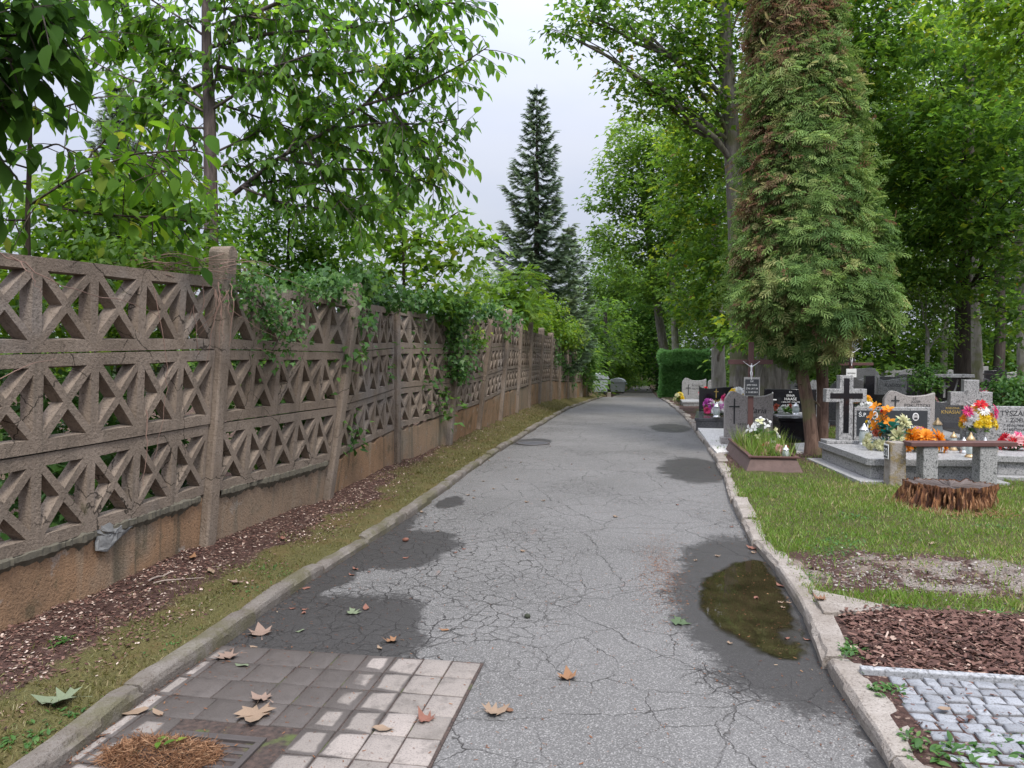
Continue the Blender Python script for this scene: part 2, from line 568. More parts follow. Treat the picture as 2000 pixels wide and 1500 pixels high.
g = raw_mesh('ground', np.stack([GX, GY, GZ], -1).reshape(-1, 3), quads.ravel(), np.arange(0, len(quads) * 4, 4), M_GROUND, None,
             {'moss': moss.ravel(), 'turf': turf.ravel(), 'gravel': grav.ravel()}, True)
tag(g, kind='structure')

# ================================================================ road
def strip(name, ys, fl, fr, fz, ncol, mat):
    vs = []
    for y in ys:
        a, c = fl(y), fr(y)
        for k in range(ncol):
            x = a + (c - a) * k / (ncol - 1)
            vs.append((x, y, fz(x, y)))
    id_ = np.arange(len(ys) * ncol).reshape(len(ys), ncol)
    q = np.stack([id_[:-1, :-1], id_[:-1, 1:], id_[1:, 1:], id_[1:, :-1]], -1).reshape(-1, 4)
    return raw_mesh(name, np.array(vs), q.ravel(), np.arange(0, len(q) * 4, 4), mat, None, None, True)


ys = np.concatenate([np.arange(-4, 12, .2), np.arange(12, 42.6, .5)])
ro = tag(strip('road', ys, lambda y: xl(y) - .03, lambda y: xr(y) + .03, lambda x, y: float(Zr(y)), 14, M_ASPH), kind='structure')
mp = NB('path_dirt')
cpath = mp.ramp(mp.noise(2.5, None, 6, .7), [(.3, (.05, .044, .034)), (.7, (.13, .115, .095))])
M_PATH = mp.done(mp.bsdf(Base_Color=cpath, Roughness=.95, Normal=mp.bump(mp.noise(20), .8, .02)))
tag(strip('path', np.arange(42.3, 110, 1.5), lambda y: -1.5 + .004 * (y - 42) ** 1.5, lambda y: .9 + .0065 * (y - 42) ** 1.5, lambda x, y: float(Zr(y)) + .006, 6, M_PATH), kind='structure')


def kerb(fx, side, y0, y1, wid, hgt, seed, mat, name='kerb'):
    r = random.Random(seed)
    V = []; Fc = []
    y = y0
    while y < y1:
        L = r.uniform(.7, 1.1)
        if y > 14: L = 1.0
        ye = min(y + L, y1)
        dx = r.uniform(-.014, .014); dz = r.uniform(-.018, .012); tilt = r.uniform(-.02, .02)
        ns = 9 if y < 12 else 2
        base = len(V)
        for i in range(ns + 1):
            t = i / ns
            yy = y + .008 + (ye - y - .016) * t
            end = .012 if i in (0, ns) else 0
            x0 = float(fx(yy)) + dx + tilt * (t - .5)
            z0 = float(Zr(yy))
            h = hgt + dz + tilt * (t - .5) * .6 - end
            j = lambda a=.005: r.uniform(-a, a)
            chip = .022 * max(0, r.random() - .66) / .34
            prof = [(0 + end * .3, -.08), (-.004 + j(.003), h * .55), (.002 + chip + j(.003), h - .012 - chip), (.013 + chip + j(.003), h - .001 - chip * .5 + j(.002)), (wid * .6, h + j(.003)), (wid - .008 + j(), h - .002 + j()), (wid + j(), h - .03), (wid, -.08)]
            for (a, z) in prof:
                V.append((x0 + side * a, yy + j(.003), z0 + z))
        m = 8
        for i in range(ns):
            for k in range(m):
                k2 = (k + 1) % m
                f = (base + i * m + k, base + (i + 1) * m + k, base + (i + 1) * m + k2, base + i * m + k2)
                Fc.append(f if side > 0 else f[::-1])
        Fc.append(tuple(base + k for k in range(m))); Fc.append(tuple(base + ns * m + k for k in range(m - 1, -1, -1)))
        y = ye
    b = MB(); b.add(V, Fc)
    return tag(b.build(name, mat, None, 14), kind='structure')


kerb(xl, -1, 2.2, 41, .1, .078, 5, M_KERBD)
kerb(xr, 1, 2.2, 37, .15, .085, 9, M_KERB)


# ================================================================ block paving, cobbles
def blocks(name, rects, z0f, mat, hh, jit, seed, ch=.012):
    """rects: (cx, cy, sx, sy). One sheet of set stones; edge attribute 1 on the rim of each stone."""
    r = random.Random(seed)
    V = []; Q = []; T = []; E = []
    for (cx, cy, sx, sy) in rects:
        n = len(V); tn = r.random()
        dz = r.uniform(-jit, jit) * .5; tx = r.uniform(-1, 1) * jit; ty = r.uniform(-1, 1) * jit
        an = r.uniform(-1, 1) * jit * 3
        rings = [(0, -.05, 1.0), (0, hh - ch, 1.0), (ch, hh, .75), (min(sx, sy) * .3, hh + .002, .0)]
        for ins, z, e in rings:
            for (a, c_) in ((-1, -1), (1, -1), (1, 1), (-1, 1)):
                jj = jit * .9 if ins < min(sx, sy) * .25 else 0
                if e == .75: jj *= .4
                px = a * (sx / 2 - ins) + (r.uniform(-jj, jj) if jit > .004 else 0)
                py = c_ * (sy / 2 - ins) + (r.uniform(-jj, jj) if jit > .004 else 0)
                x = cx + px * math.cos(an) - py * math.sin(an); y = cy + px * math.sin(an) + py * math.cos(an)
                V.append((x, y, z0f(cx, cy) + z + (dz + tx * a * .3 + ty * c_ * .3 if z > 0 else 0)))
                T.append(tn); E.append(e)
        for k in range(3):
            for i in range(4):
                j = (i + 1) % 4
                Q.append((n + k * 4 + i, n + k * 4 + j, n + k * 4 + 4 + j, n + k * 4 + 4 + i))
        Q.append((n + 12, n + 13, n + 14, n + 15))
    q = np.array(Q)
    return raw_mesh(name, np.array(V), q.ravel(), np.arange(0, len(q) * 4, 4), mat, None, {'tint': T, 'edge': E})


pr = ground(940, 1299)
PX1, PY1 = float(pr[0]), float(pr[1])
gc = ground(385, 1482)
GRATE = (float(gc[0]), float(gc[1]) - .03)
rects = []
rw = .2
for j in range(8):
    yy = PY1 - rw * (j + .5)
    x = PX1; i = 0
    while x > xl(yy) + .02:
        w = .152 if i < 6 else (.2 if (i + j) % 2 else .24)
        if x - w < xl(yy) + .05: w = x - float(xl(yy)) - .012
        if w < .05: break
        cx = x - w / 2
        if not (abs(cx - GRATE[0]) < .21 + w / 2 - .04 and abs(yy - GRATE[1]) < .2 + rw / 2 - .05):
            rects.append((cx, yy, w - .006, rw - .006))
        x -= w; i += 1
pv = tag(blocks('block_paving', rects, lambda x, y: 0.0, M_PAVER, .0125, .0032, 4, .004), kind='structure')
jb = MB(); jb.box(((PX1 + float(xl(3.2))) / 2, PY1 - .8, -.018), (PX1 - float(xl(3.2)) + .02, 1.62, .05))
jm = NB('joint_sand'); cj = jm.ramp(jm.noise(40), [(.3, (.022, .016, .013)), (.7, (.075, .048, .037))])
cj = jm.mix(jm.step(jm.noise(5, None, 4), .56, .68), cj, (.06, .075, .02))
M_JOINT = jm.done(jm.bsdf(Base_Color=cj, Roughness=.95, Normal=jm.bump(jm.noise(60), .8, .01)))
tag(jb.build('paving_bed', M_JOINT), kind='structure')

c0 = ground(1697, 1318, .08)
CBX, CBY = float(c0[0]), float(c0[1])
rects = []
rr = random.Random(12)
y = CBY
while y > 2.15:
    h = rr.uniform(.075, .1)
    x = max(CBX, float(xr(y - h / 2)) + .2) + rr.uniform(-.03, .03)
    while x < 3.6:
        w = rr.choice([rr.uniform(.06, .09), rr.uniform(.085, .13)])
        if not (y < CBY - .5 and fnoise(x, y, 2) < .42 and y < CBY - .42):
            rects.append((x + w / 2, y - h / 2 + rr.uniform(-.008, .008) + .02 * math.sin(x * 5), w - .009, h - .008 - rr.random() * .008))
        x += w
    y -= h
tag(blocks('cobble_paving', rects, lambda x, y: .072, M_COB, .009, .008, 8, .006), kind='structure')
kb = MB(); kb.box((CBX + .36, CBY + .03, .075), (.78, .045, .06)); kb.box((CBX + 1.62, CBY + .02, .072), (1.7, .05, .05))
tag(kb.build('paving_edging', granite('edging_granite', (.28, .285, .29), (.15, .15, .15), (.4, .4, .4), .8), None, None, .006), kind='structure')

# broken concrete footing beside the kerb
fp = gpoly([(1585, 1158), (1655, 1172), (1745, 1193), (1700, 1200), (1608, 1203)], .08)
fb = MB(); fb.slab(fp, .05, .105)
tag(fb.build('concrete_footing', M_KERB, None, None, .008), kind='structure')

# drain grate
gr = empty('drain_grate', (GRATE[0], GRATE[1], 0), 'rusty cast iron drain grate half buried under brown needles', 'drain grate')
fr = MB()
for (cx, cy, sx, sy) in ((0, .18, .42, .04), (0, -.18, .42, .04), (-.195, 0, .03, .32), (.195, 0, .03, .32)):
    fr.box((cx, cy, .004), (sx - .001, sy - .001, .03))
fr.build('frame', M_IRON, gr, None, .003)
for cx in (-.092, .092):
    for k in range(5):
        pass
bars = MB()
bars.box((0, 0, .001), (.03, .318, .026))
for k in range(6):
    bars.box((-.098, -.135 + k * .054, 0), (.162, .02, .024)); bars.box((.098, -.135 + k * .054, 0), (.162, .02, .024))
bars.build('bars', M_IRON, gr, None, .002)
pt = MB(); pt.box((0, 0, -.03), (.37, .33, .02)); pt.build('pit', M_DARK, gr)

mc = ground(1041, 866)
mh = empty('manhole_cover', (mc[0], mc[1], 0.002), 'round grey manhole cover set flush in the road asphalt', 'manhole cover')
m_ = MB(); m_.lathe([(.3, -.02), (.3, .004), (.27, .004), (.268, -.002)], 28); m_.build('rim', M_IRON, mh, 30)
m_ = MB(); m_.lathe([(.262, -.02), (.262, .003)], 28)
for k in range(-3, 4):
    m_.box((0, k * .06, .005), (2 * math.sqrt(max(.01, .06 - (k * .06) ** 2)), .018, .004))
m_.build('lid', plain('manhole_grey', (.1, .1, .105), .75, .1, .25, 14), mh)

# puddle water lying in the road hollow
pl = [(1395, 1118), (1430, 1100), (1470, 1093), (1500, 1098), (1520, 1130), (1540, 1170), (1562, 1210), (1578, 1245), (1583, 1280), (1560, 1292), (1520, 1290), (1480, 1277), (1440, 1255), (1405, 1230), (1378, 1205), (1362, 1180), (1360, 1160), (1372, 1148), (1366, 1135)]
pg = np.array(gpoly(pl))
def poly_sd(x, y, poly):
    """signed distance to a polygon, positive inside"""
    d = np.full(x.shape, 1e9); ins = np.zeros(x.shape, bool)
    n = len(poly)
    for i in range(n):
        a, c = poly[i], poly[(i + 1) % n]
        e = c - a; L2 = (e ** 2).sum()
        t = np.clip(((x - a[0]) * e[0] + (y - a[1]) * e[1]) / L2, 0, 1)
        d = np.minimum(d, np.hypot(x - a[0] - e[0] * t, y - a[1] - e[1] * t))
        k = ((a[1] > y) != (c[1] > y)) & (x < (c[0] - a[0]) * (y - a[1]) / (c[1] - a[1] + 1e-12) + a[0])
        ins ^= k
    return np.where(ins, d, -d)

wx_ = np.arange(pg[:, 0].min() - .1, pg[:, 0].max() + .1, .014); wy_ = np.arange(pg[:, 1].min() - .1, pg[:, 1].max() + .1, .014)
WX_, WY_ = np.meshgrid(wx_, wy_)
wd_ = poly_sd(WX_, WY_, pg) + (fnoise(WX_, WY_, 14) - .5) * .08
sh_ = ground(1515, 1238)
wd_ = np.where(wd_ > .02, np.maximum(.02 + (wd_ - .02) * 1.0 - .14 * np.exp(-(((WX_ - sh_[0]) / .15) ** 2 + ((WY_ - sh_[1]) / .2) ** 2)), -.012 + .03 * fnoise(WX_, WY_, 9)), wd_)
id_ = np.arange(WX_.size).reshape(WX_.shape)
q_ = np.stack([id_[:-1, :-1], id_[:-1, 1:], id_[1:, 1:], id_[1:, :-1]], -1).reshape(-1, 4)
ok_ = (wd_.ravel()[q_] > -.03).any(1) & (WX_.ravel()[q_] < xr(WY_.ravel()[q_]) + .01).all(1)
q_ = q_[ok_]; us_, inv_ = np.unique(q_, return_inverse=True)
wm = NB('puddle_water')
dep = wm.n('Attribute', attribute_name='depth', out=2)
fres = wm.n('Fresnel', {'IOR': 1.36})
mud = wm.ramp(wm.noise(4, None, 5, .65), [(.3, (.012, .011, .005)), (.7, (.034, .026, .013))])
wsh = wm.n('MixShader', {0: fres, 1: wm.n('BsdfDiffuse', {'Color': mud}), 2: wm.n('BsdfGlossy', {'Color': (1, 1, 1, 1), 'Roughness': .012, 'Normal': wm.bump(wm.noise(7), .02, .01)})})
cov = wm.step(dep, -.012, .05)
wsh = wm.n('MixShader', {0: cov, 1: wm.n('BsdfTransparent'), 2: wsh})
tag(raw_mesh('puddle', np.stack([WX_.ravel()[us_], WY_.ravel()[us_], np.full(len(us_), .004)], 1), inv_.ravel(), np.arange(0, len(q_) * 4, 4), wm.done(wsh), None, {'depth': wd_.ravel()[us_]}), kind='structure')

# ================================================================ concrete lattice wall
PB = [(395, 438, 6.05, 2.43), (633, 692, 8.1, 2.33), (770, 768, 10.4, 2.24), (872, 897, 12.3, 2.42), (930, 957, 14.4, 2.3), (973, 993, 16.4, 2.53),
      (1006, 1015, 18.5, 2.42), (1030, 1035, 20.5, 2.42), (1050, 1058, 22.7, 2.34), (1072, 1076, 24.8, 2.25), (1090, 1091, 27, 2.1), (1107, 1107, 29.5, 2.0), (1122, 1122, 32, 1.9), (1134, 1134, 34.5, 1.75), (1144, 1144, 37, 1.6), (1153, 1153, 39.5, 1.5)]
LV = [(.50, 1.05, 1.63, 2.19), (.48, 1.04, 1.61, 2.15), (.58, 1.12, 1.67, 2.2), (.65, 1.13, 1.67, 2.16), (.67, 1.17, 1.7, 2.22), (.77, 1.25, 1.75, 2.28),
      (.76, 1.24, 1.72, 2.2), (.76, 1.23, 1.71, 2.18), (.75, 1.22, 1.7, 2.15), (.74, 1.2, 1.68, 2.14)]
posts = []
for i, (bp, tp, D, zt) in enumerate(PB):
    b0 = at(bp, 690 + (1.6 - .1) * F / D, D)
    t0 = at(tp, 690 - (zt - 1.6) * F / D, D)
    zb = float(H(b0[0], b0[1]))
    lv = LV[i] if i < len(LV) else tuple(z - .1 * (i - 9) + (.0) for z in (.72, 1.2, 1.66, 2.1))
    lean = (np.array([t0[0], t0[1]]) - b0[:2])
    posts.append(dict(b=b0[:2], lean=lean / max(.5, zt - zb), zb=zb, zt=zt, lv=lv))
p1 = posts[0]
posts.insert(0, dict(b=p1['b'] + np.array([-.03, -2.2]), lean=np.array([.02, 0.0]), zb=.1, zt=2.42, lv=(.48, 1.03, 1.59, 2.13)))
posts.insert(0, dict(b=posts[0]['b'] + np.array([-.04, -2.2]), lean=np.array([.0, 0.0]), zb=.1, zt=2.4, lv=(.48, 1.03, 1.59, 2.13)))


def pp_at(p, z):
    return np.array([*(p['b'] + p['lean'] * (z - p['zb'])), z])


wall = empty('concrete_fence', (posts[1]['b'][0], posts[1]['b'][1], 0.0), 'long weathered brown concrete lattice fence with leaning posts beside the road', 'fence')
WORG = np.array([posts[1]['b'][0], posts[1]['b'][1], 0.0])
NC = 5


def lattice(P, Q, k, seed):
    """row k (0 = lowest): five cells, each a square frame with a diagonal cross, cut right through."""
    r = random.Random(seed)
    V = []; Fc = []
    d = Q['b'] - P['b']; L = np.linalg.norm(d); d = d / L
    nrm = np.array([d[1], -d[0], 0.0])            # towards the road (+x)
    if nrm[0] < 0: nrm = -nrm
    e = .075 / L
    bow = r.uniform(-.015, .015)

    off_w = r.uniform(-.013, .013); off_z = r.uniform(-.002, .002); tl_ = r.uniform(-.004, .004)

    def W(u, v, w):
        w = w + off_w
        uu = e + (1 - 2 * e) * u
        zlo = P['lv'][k] * (1 - uu) + Q['lv'][k] * uu
        zhi = P['lv'][k + 1] * (1 - uu) + Q['lv'][k + 1] * uu
        z = zlo + .0045 + (zhi - zlo - .009) * v + off_z + tl_ * (u - .5)
        a = pp_at(P, z); c = pp_at(Q, z)
        return a * (1 - uu) + c * uu + nrm * (w + bow * math.sin(math.pi * u)) - WORG

    hr = .135; vr = .08; gap = .095           # rail height, stile width and strut width in cell units
    zh = P['lv'][k + 1] - P['lv'][k]; cw = L / NC
    def cell(c):
        # triangular openings, front (f) and back (k) outlines
        x0, x1, y0, y1 = vr, 1 - vr, hr, 1 - hr
        cx = .5 + r.uniform(-.01, .01); cy = .5 + r.uniform(-.01, .01)
        gx, gy = gap * .62, gap * .62
        tri = {'t': [(x0 + gx * 1.25, y1), (x1 - gx * 1.25, y1), (cx, cy + gy * 1.25)],
               'b': [(x1 - gx * 1.25, y0), (x0 + gx * 1.25, y0), (cx, cy - gy * 1.25)],
               'l': [(x0, y0 + gy * 1.2), (x0, y1 - gy * 1.2), (cx - gx * 1.2, cy)],
               'r': [(x1, y1 - gy * 1.2), (x1, y0 + gy * 1.2), (cx + gx * 1.2, cy)]}
        for side in (0, 1):
            w = .03 if side == 0 else -.045
            sh = 1.0 if side == 0 else .85
            ids = {}
            def vid(pt, jj=.0):
                V.append(tuple(W((c + pt[0]) / NC, pt[1], w) + np.array([r.uniform(-jj, jj) for _ in range(3)])))
                return len(V) - 1
            o = [vid((0, 0)), vid((1, 0)), vid((1, 1)), vid((0, 1))]
            for kk, pts in tri.items():
                m = np.mean(pts, 0)
                ids[kk] = [vid(tuple(m + (np.array(q) - m) * sh), .003) for q in pts]
            t, b_, l, r_ = ids['t'], ids['b'], ids['l'], ids['r']
            fs = [(o[3], t[0], t[1], o[2]), (o[1], b_[0], b_[1], o[0]), (o[0], l[0], l[1], o[3]), (o[2], r_[0], r_[1], o[1]),
                  (o[3], l[1], t[0]), (o[2], t[1], r_[0]), (o[1], r_[1], b_[0]), (o[0], b_[1], l[0]),
                  (t[0], l[1], l[2], t[2]), (t[1], t[2], r_[2], r_[0]), (b_[0], r_[1], r_[2], b_[2]), (b_[1], b_[2], l[2], l[0]),
                  (t[2], l[2], b_[2], r_[2])]
            if side == 0:
                front = ids; fo = o
                Fc.extend(fs)
            else:
                Fc.extend(f[::-1] for f in fs)
                for kk in tri:
                    A, B = front[kk], ids[kk]
                    for i in range(3):
                        j = (i + 1) % 3
                        Fc.append((A[j], A[i], B[i], B[j]))
                Fc.append((fo[3], fo[2], o[2], o[3])); Fc.append((fo[1], fo[0], o[0], o[1]))
                if c == 0: Fc.append((fo[0], fo[3], o[3], o[0]))
                if c == NC - 1: Fc.append((fo[2], fo[1], o[1], o[2]))
    for c in range(NC): cell(c)
    mb = MB(); mb.add(V, Fc)
    return mb.build('lattice_panel', M_WALL, wall)


def base_plank(P, Q, seed):
    r = random.Random(seed)
    d = Q['b'] - P['b']; L = np.linalg.norm(d); d = d / L
    nrm = np.array([d[1], -d[0], 0.0]); e = .075 / L
    if nrm[0] < 0: nrm = -nrm
    n = 16
    V = []; Fc = []
    for i in range(n + 1):
        u = i / n; uu = e + (1 - 2 * e) * u
        z0 = min(P['zb'], Q['zb']) - .12
        z1 = P['lv'][0] * (1 - uu) + Q['lv'][0] * uu - .012 - (r.random() ** 3) * .05
        for (w, z) in ((.018, z0), (.018, z1 - .012), (.006, z1), (-.04, z1), (-.04, z0)):
            a = pp_at(P, z); c = pp_at(Q, z)
            V.append(tuple(a * (1 - uu) + c * uu + nrm * (w + r.uniform(-.002, .002)) - WORG))
    for i in range(n):
        for k in range(5):
            k2 = (k + 1) % 5
            Fc.append((i * 5 + k, (i + 1) * 5 + k, (i + 1) * 5 + k2, i * 5 + k2))
    Fc.append((4, 3, 2, 1, 0)); Fc.append(tuple(n * 5 + k for k in range(5)))
    mb = MB(); mb.add(V, Fc)
    return mb.build('base_plank', M_PLANK, wall)


def post(p, q0, q1, seed, rounded=True):
    r = random.Random(seed)
    d = (q1 - q0); d = d / np.linalg.norm(d)
    nrm = np.array([d[1], -d[0]])
    if nrm[0] < 0: nrm = -nrm
    V = []; Fc = []
    zs = list(np.linspace(p['zb'] - .15, p['zt'] - .075, 12))
    hw, hd = .068, .085
    for z in zs:
        c = pp_at(p, z)
        j = lambda: r.uniform(-.004, .004)
        for (a, w) in ((-hw, -hd), (-hw, hd - .012), (-hw + .014, hd), (hw - .014, hd), (hw, hd - .012), (hw, -hd)):
            q = c[:2] + d * (a + j()) + nrm * (w + j())
            V.append((q[0], q[1], z))
    for i in range(len(zs) - 1):
        for k in range(6):
            k2 = (k + 1) % 6
            Fc.append((i * 6 + k2, i * 6 + k, (i + 1) * 6 + k, (i + 1) * 6 + k2))
    # rounded head, a half disc seen from the road
    c = pp_at(p, p['zt'] - .075); n0 = len(V)
    for side in (hd, -hd):
        for k in range(9):
            an = math.pi * k / 8
            q = c[:2] + d * (-math.cos(an) * hw) + nrm * side
            V.append((q[0], q[1], c[2] + math.sin(an) * .085 + .0005))
    Fc.append(tuple(range(n0 + 8, n0 - 1, -1))); Fc.append(tuple(range(n0 + 9, n0 + 18)))
    for k in range(8):
        Fc.append((n0 + k, n0 + k + 1, n0 + 10 + k, n0 + 9 + k))
    mb = MB(); mb.add([tuple(np.array(v) - WORG) for v in V], Fc)
    return mb.build('post', M_POST, wall)


for i in range(len(posts)):
    q0 = posts[max(0, i - 1)]['b']; q1 = posts[min(len(posts) - 1, i + 1)]['b']
    if i > 0: post(posts[i], q0, q1, 40 + i)
    if i < len(posts) - 1 and i > 0:
        for k in range(3):
            lattice(posts[i], posts[i + 1], k, 100 + i * 3 + k)
        base_plank(posts[i], posts[i + 1], 200 + i)
# lump of grey mortar stuck on the nearest base plank, a broken ridge of mortar along the joint
ml = MB()
cc = ground(230, 1030, 0); cc = at(230, 1030, 4.95)
P, Q = posts[1], posts[2]
dd = (Q['b'] - P['b']) / np.linalg.norm(Q['b'] - P['b']); nn = np.array([dd[1], -dd[0]]); nn = nn if nn[0] > 0 else -nn
for s_, (u0, zc, rx, rz) in enumerate([(.5, .45, .19, .095)]):
    c = pp_at(P, zc) * (1 - u0) + pp_at(Q, zc) * u0 - WORG
    V = []; n = 14; rings = 6
    for k in range(rings):
        t = k / (rings - 1) * math.pi / 2
        for i in range(n):
            a = 2 * math.pi * i / n
            rr_ = math.cos(t) * (1 + .3 * math.sin(3 * a + 1) + random.uniform(-.1, .1))
            V.append((c[0] + dd[0] * math.cos(a) * rx * rr_ + nn[0] * (.022 + .022 * math.sin(t) + random.uniform(0, .016)), c[1] + dd[1] * math.cos(a) * rx * rr_ + nn[1] * (.022 + .022 * math.sin(t) + random.uniform(0, .016)), c[2] + math.sin(a) * rz * rr_ + random.uniform(-.008, .008)))
    Fc = [(k * n + i, k * n + (i + 1) % n, (k + 1) * n + (i + 1) % n, (k + 1) * n + i) for k in range(rings - 1) for i in range(n)]
    Fc.append(tuple((rings - 1) * n + i for i in range(n)))
    ml.add(V, Fc)
ml.build('mortar_lump', plain('mortar_grey', (.17, .17, .165), .9, 0, .4, 18, .8), wall)
for bay in (1, 2):
    P, Q = posts[bay], posts[bay + 1]
    mr = MB(); V = []; n = 110
    for i in range(n + 1):
        u = .06 + .88 * i / n
        z = P['lv'][0] * (1 - u) + Q['lv'][0] * u - .02
        c = pp_at(P, z) * (1 - u) + pp_at(Q, z) * u - WORG
        gg = float(fnoise(i * .11 + bay * 9, 2.0, 1.7)); hh = .012 + .075 * gg + .02 * random.random(); dp = .006 + .035 * gg + .012 * random.random()
        for (w, z_) in ((.012, -hh), (.012 + dp * 1.2, -hh * .3), (.012 + dp * 1.3, hh * .35), (.012, hh * .8)):
            V.append((c[0] + nn[0] * w, c[1] + nn[1] * w, c[2] + z_))
    Fc = [(i * 4 + k, (i + 1) * 4 + k, (i + 1) * 4 + k + 1, i * 4 + k + 1) for i in range(n) for k in range(3)]
    mr.add(V, Fc)
    mr.build('mortar_ridge', plain('mossy_mortar', (.1, .09, .066), .95, 0, .5, 14, 1.0, 30), wall)
# ================================================================ leaves
def tpl(verts, faces):
    return np.array(verts, float), faces

T_KITE = tpl([(0, 0, 0), (.3, .42, .05), (0, 1, -.12), (-.3, .42, .05)], [(0, 1, 2), (0, 2, 3)])
T_OVATE = tpl([(0, 0, 0), (.17, .18, .05), (.25, .45, .07), (.16, .76, .0), (0, 1, -.14), (-.16, .76, .0), (-.25, .45, .07), (-.17, .18, .05), (0, .5, 0)],
              [(0, 1, 2, 8), (8, 2, 3, 4), (8, 4, 5, 6), (0, 8, 6, 7)])
T_BROAD = tpl([(0, 0, 0), (.3, .1, .05), (.44, .4, .08), (.27, .55, .03), (.3, .78, -.02), (.1, .76, -.03), (0, 1.05, -.16), (-.1, .76, -.03), (-.3, .78, -.02), (-.27, .55, .03), (-.44, .4, .08), (-.3, .1, .05), (0, .45, 0)],
              [(0, 1, 2, 12), (12, 2, 3, 4), (12, 4, 5, 6), (12, 6, 7, 8), (12, 8, 9, 10), (0, 12, 10, 11)])
T_TRI = tpl([(0, 0, 0), (.42, .3, .06), (.16, .52, .0), (.0, 1, -.14), (-.16, .52, .0), (-.42, .3, .06)], [(0, 1, 2), (0, 2, 3, 4), (0, 4, 5)])
_sp = []; _sf = []
for i, (y, w, l) in enumerate([(.1, .34, .3), (.32, .4, .34), (.55, .34, .32), (.76, .2, .26)]):
    for s_ in (-1, 1):                # thuja: open fan of narrow scaly shoots
        n_ = len(_sp)
        _sp += [(s_ * .01, y, 0), (s_ * (w * .6 + .035), y + l * .5, .02), (s_ * w, y + l, -.08), (s_ * (w * .6 - .035), y + l * .66, .02)]
        _sf += [(n_, n_ + 1, n_ + 2), (n_, n_ + 2, n_ + 3)]
n_ = len(_sp); _sp += [(-.04, 0, 0), (.04, 0, 0), (0, 1.15, -.12)]; _sf.append((n_, n_ + 1, n_ + 2))
T_SPRAY = tpl(_sp, _sf)
_sp = []; _sf = []
for i in range(6):                     # spruce twig: stiff needles both sides of a twig
    y = i / 6
    for s_ in (-1, 1):
        n_ = len(_sp); l = .34 * (1 - .5 * y)
        _sp += [(0, y, 0), (s_ * l, y + .26, .04), (0, y + .17, 0)]; _sf.append((n_, n_ + 1, n_ + 2))
n_ = len(_sp); _sp += [(-.05, 0, .02), (.05, 0, .02), (0, 1.1, 0)]; _sf.append((n_, n_ + 1, n_ + 2))
T_TWIG = tpl(_sp, _sf)
_sp = []; _sf = []
for i in range(7):                     # pinnate leaf
    y = .15 + .8 * i / 7
    for s_ in (-1, 1):
        n_ = len(_sp); l = .3 * (1 - .45 * abs(y - .45))
        _sp += [(0, y, 0), (s_ * l * .5, y - .03, .03), (s_ * l, y + .06, -.05), (s_ * l * .5, y + .08, .02)]; _sf += [(n_, n_ + 1, n_ + 2), (n_, n_ + 2, n_ + 3)]
n_ = len(_sp); _sp += [(-.012, 0, 0), (.012, 0, 0), (0, 1.1, -.05)]; _sf.append((n_, n_ + 1, n_ + 2))
T_PINN = tpl(_sp, _sf)
T_BLADE = tpl([(-.035, 0, 0), (.035, 0, 0), (.028, .5, .05), (-.028, .5, .05), (0, 1, .22)], [(0, 1, 2, 3), (3, 2, 4)])
T_CHIP = tpl([(-.3, 0, 0), (.25, -.05, .02), (.33, .8, .0), (.05, 1, .03), (-.28, .9, 0)], [(0, 1, 2, 3, 4)])


def nrmz(a):
    return a / np.maximum(np.linalg.norm(a, axis=-1, keepdims=True), 1e-9)


def leaves(name, mat, parent, P, A, N, S, T, tint, loc=None, wid=None):
    """P positions, A leaf direction, N leaf normal, S size, T template; ONE mesh."""
    tv, tf = T
    P = np.asarray(P, float); n = len(P)
    if loc is not None and parent is None: P = P - np.asarray(loc)
    A = nrmz(np.asarray(A, float)); N = np.asarray(N, float)
    X = np.cross(A, N); bad = np.linalg.norm(X, axis=1) < 1e-3; X[bad] = np.cross(A[bad], np.array([.3, .5, .8])); X = nrmz(X)
    Z = np.cross(X, A)
    S = np.broadcast_to(np.asarray(S, float), (n,))
    w = np.ones(n) if wid is None else wid
    V = P[:, None, :] + S[:, None, None] * (tv[None, :, 0:1] * (X * w[:, None])[:, None, :] + tv[None, :, 1:2] * A[:, None, :] + tv[None, :, 2:3] * Z[:, None, :])
    k = len(tv)
    lo = np.concatenate([np.array(f) for f in tf]); ls = np.cumsum([0] + [len(f) for f in tf])[:-1]
    L = (lo[None, :] + (np.arange(n) * k)[:, None]).ravel()
    st = (ls[None, :] + (np.arange(n) * len(lo))[:, None]).ravel()
    return raw_mesh(name, V.reshape(-1, 3), L, st, mat, parent, {'tint': np.repeat(tint, k)}, False, loc if parent is None else None)


def rdir(n, r=rng):
    return nrmz(r.normal(size=(n, 3)))


# leaf colours over the tint
ML_MAPLE = leafmat('maple_leaf', [(0, (.045, .105, .022)), (.45, (.095, .195, .036)), (.8, (.165, .27, .042)), (.96, (.24, .3, .045)), (1, (.3, .2, .04))], .58, 1.6, .5, .25)
ML_BRIGHT = leafmat('bright_leaf', [(0, (.05, .12, .018)), (.5, (.11, .215, .03)), (.9, (.19, .3, .045)), (1, (.27, .3, .05))], .52)
ML_CHERRY = leafmat('cherry_leaf', [(0, (.05, .12, .022)), (.5, (.095, .205, .034)), (.9, (.155, .28, .045)), (1, (.21, .26, .045))], .6, 1.7, .5, .25)
ML_SAPL = leafmat('sapling_leaf', [(0, (.035, .095, .015)), (.5, (.075, .17, .024)), (.9, (.13, .24, .034)), (1, (.2, .24, .04))], .58, 1.6, .7, .1)
ML_DARK = leafmat('dark_leaf', [(0, (.018, .045, .01)), (.5, (.038, .09, .017)), (1, (.08, .16, .03))], .5, 1.6, .8, .05)
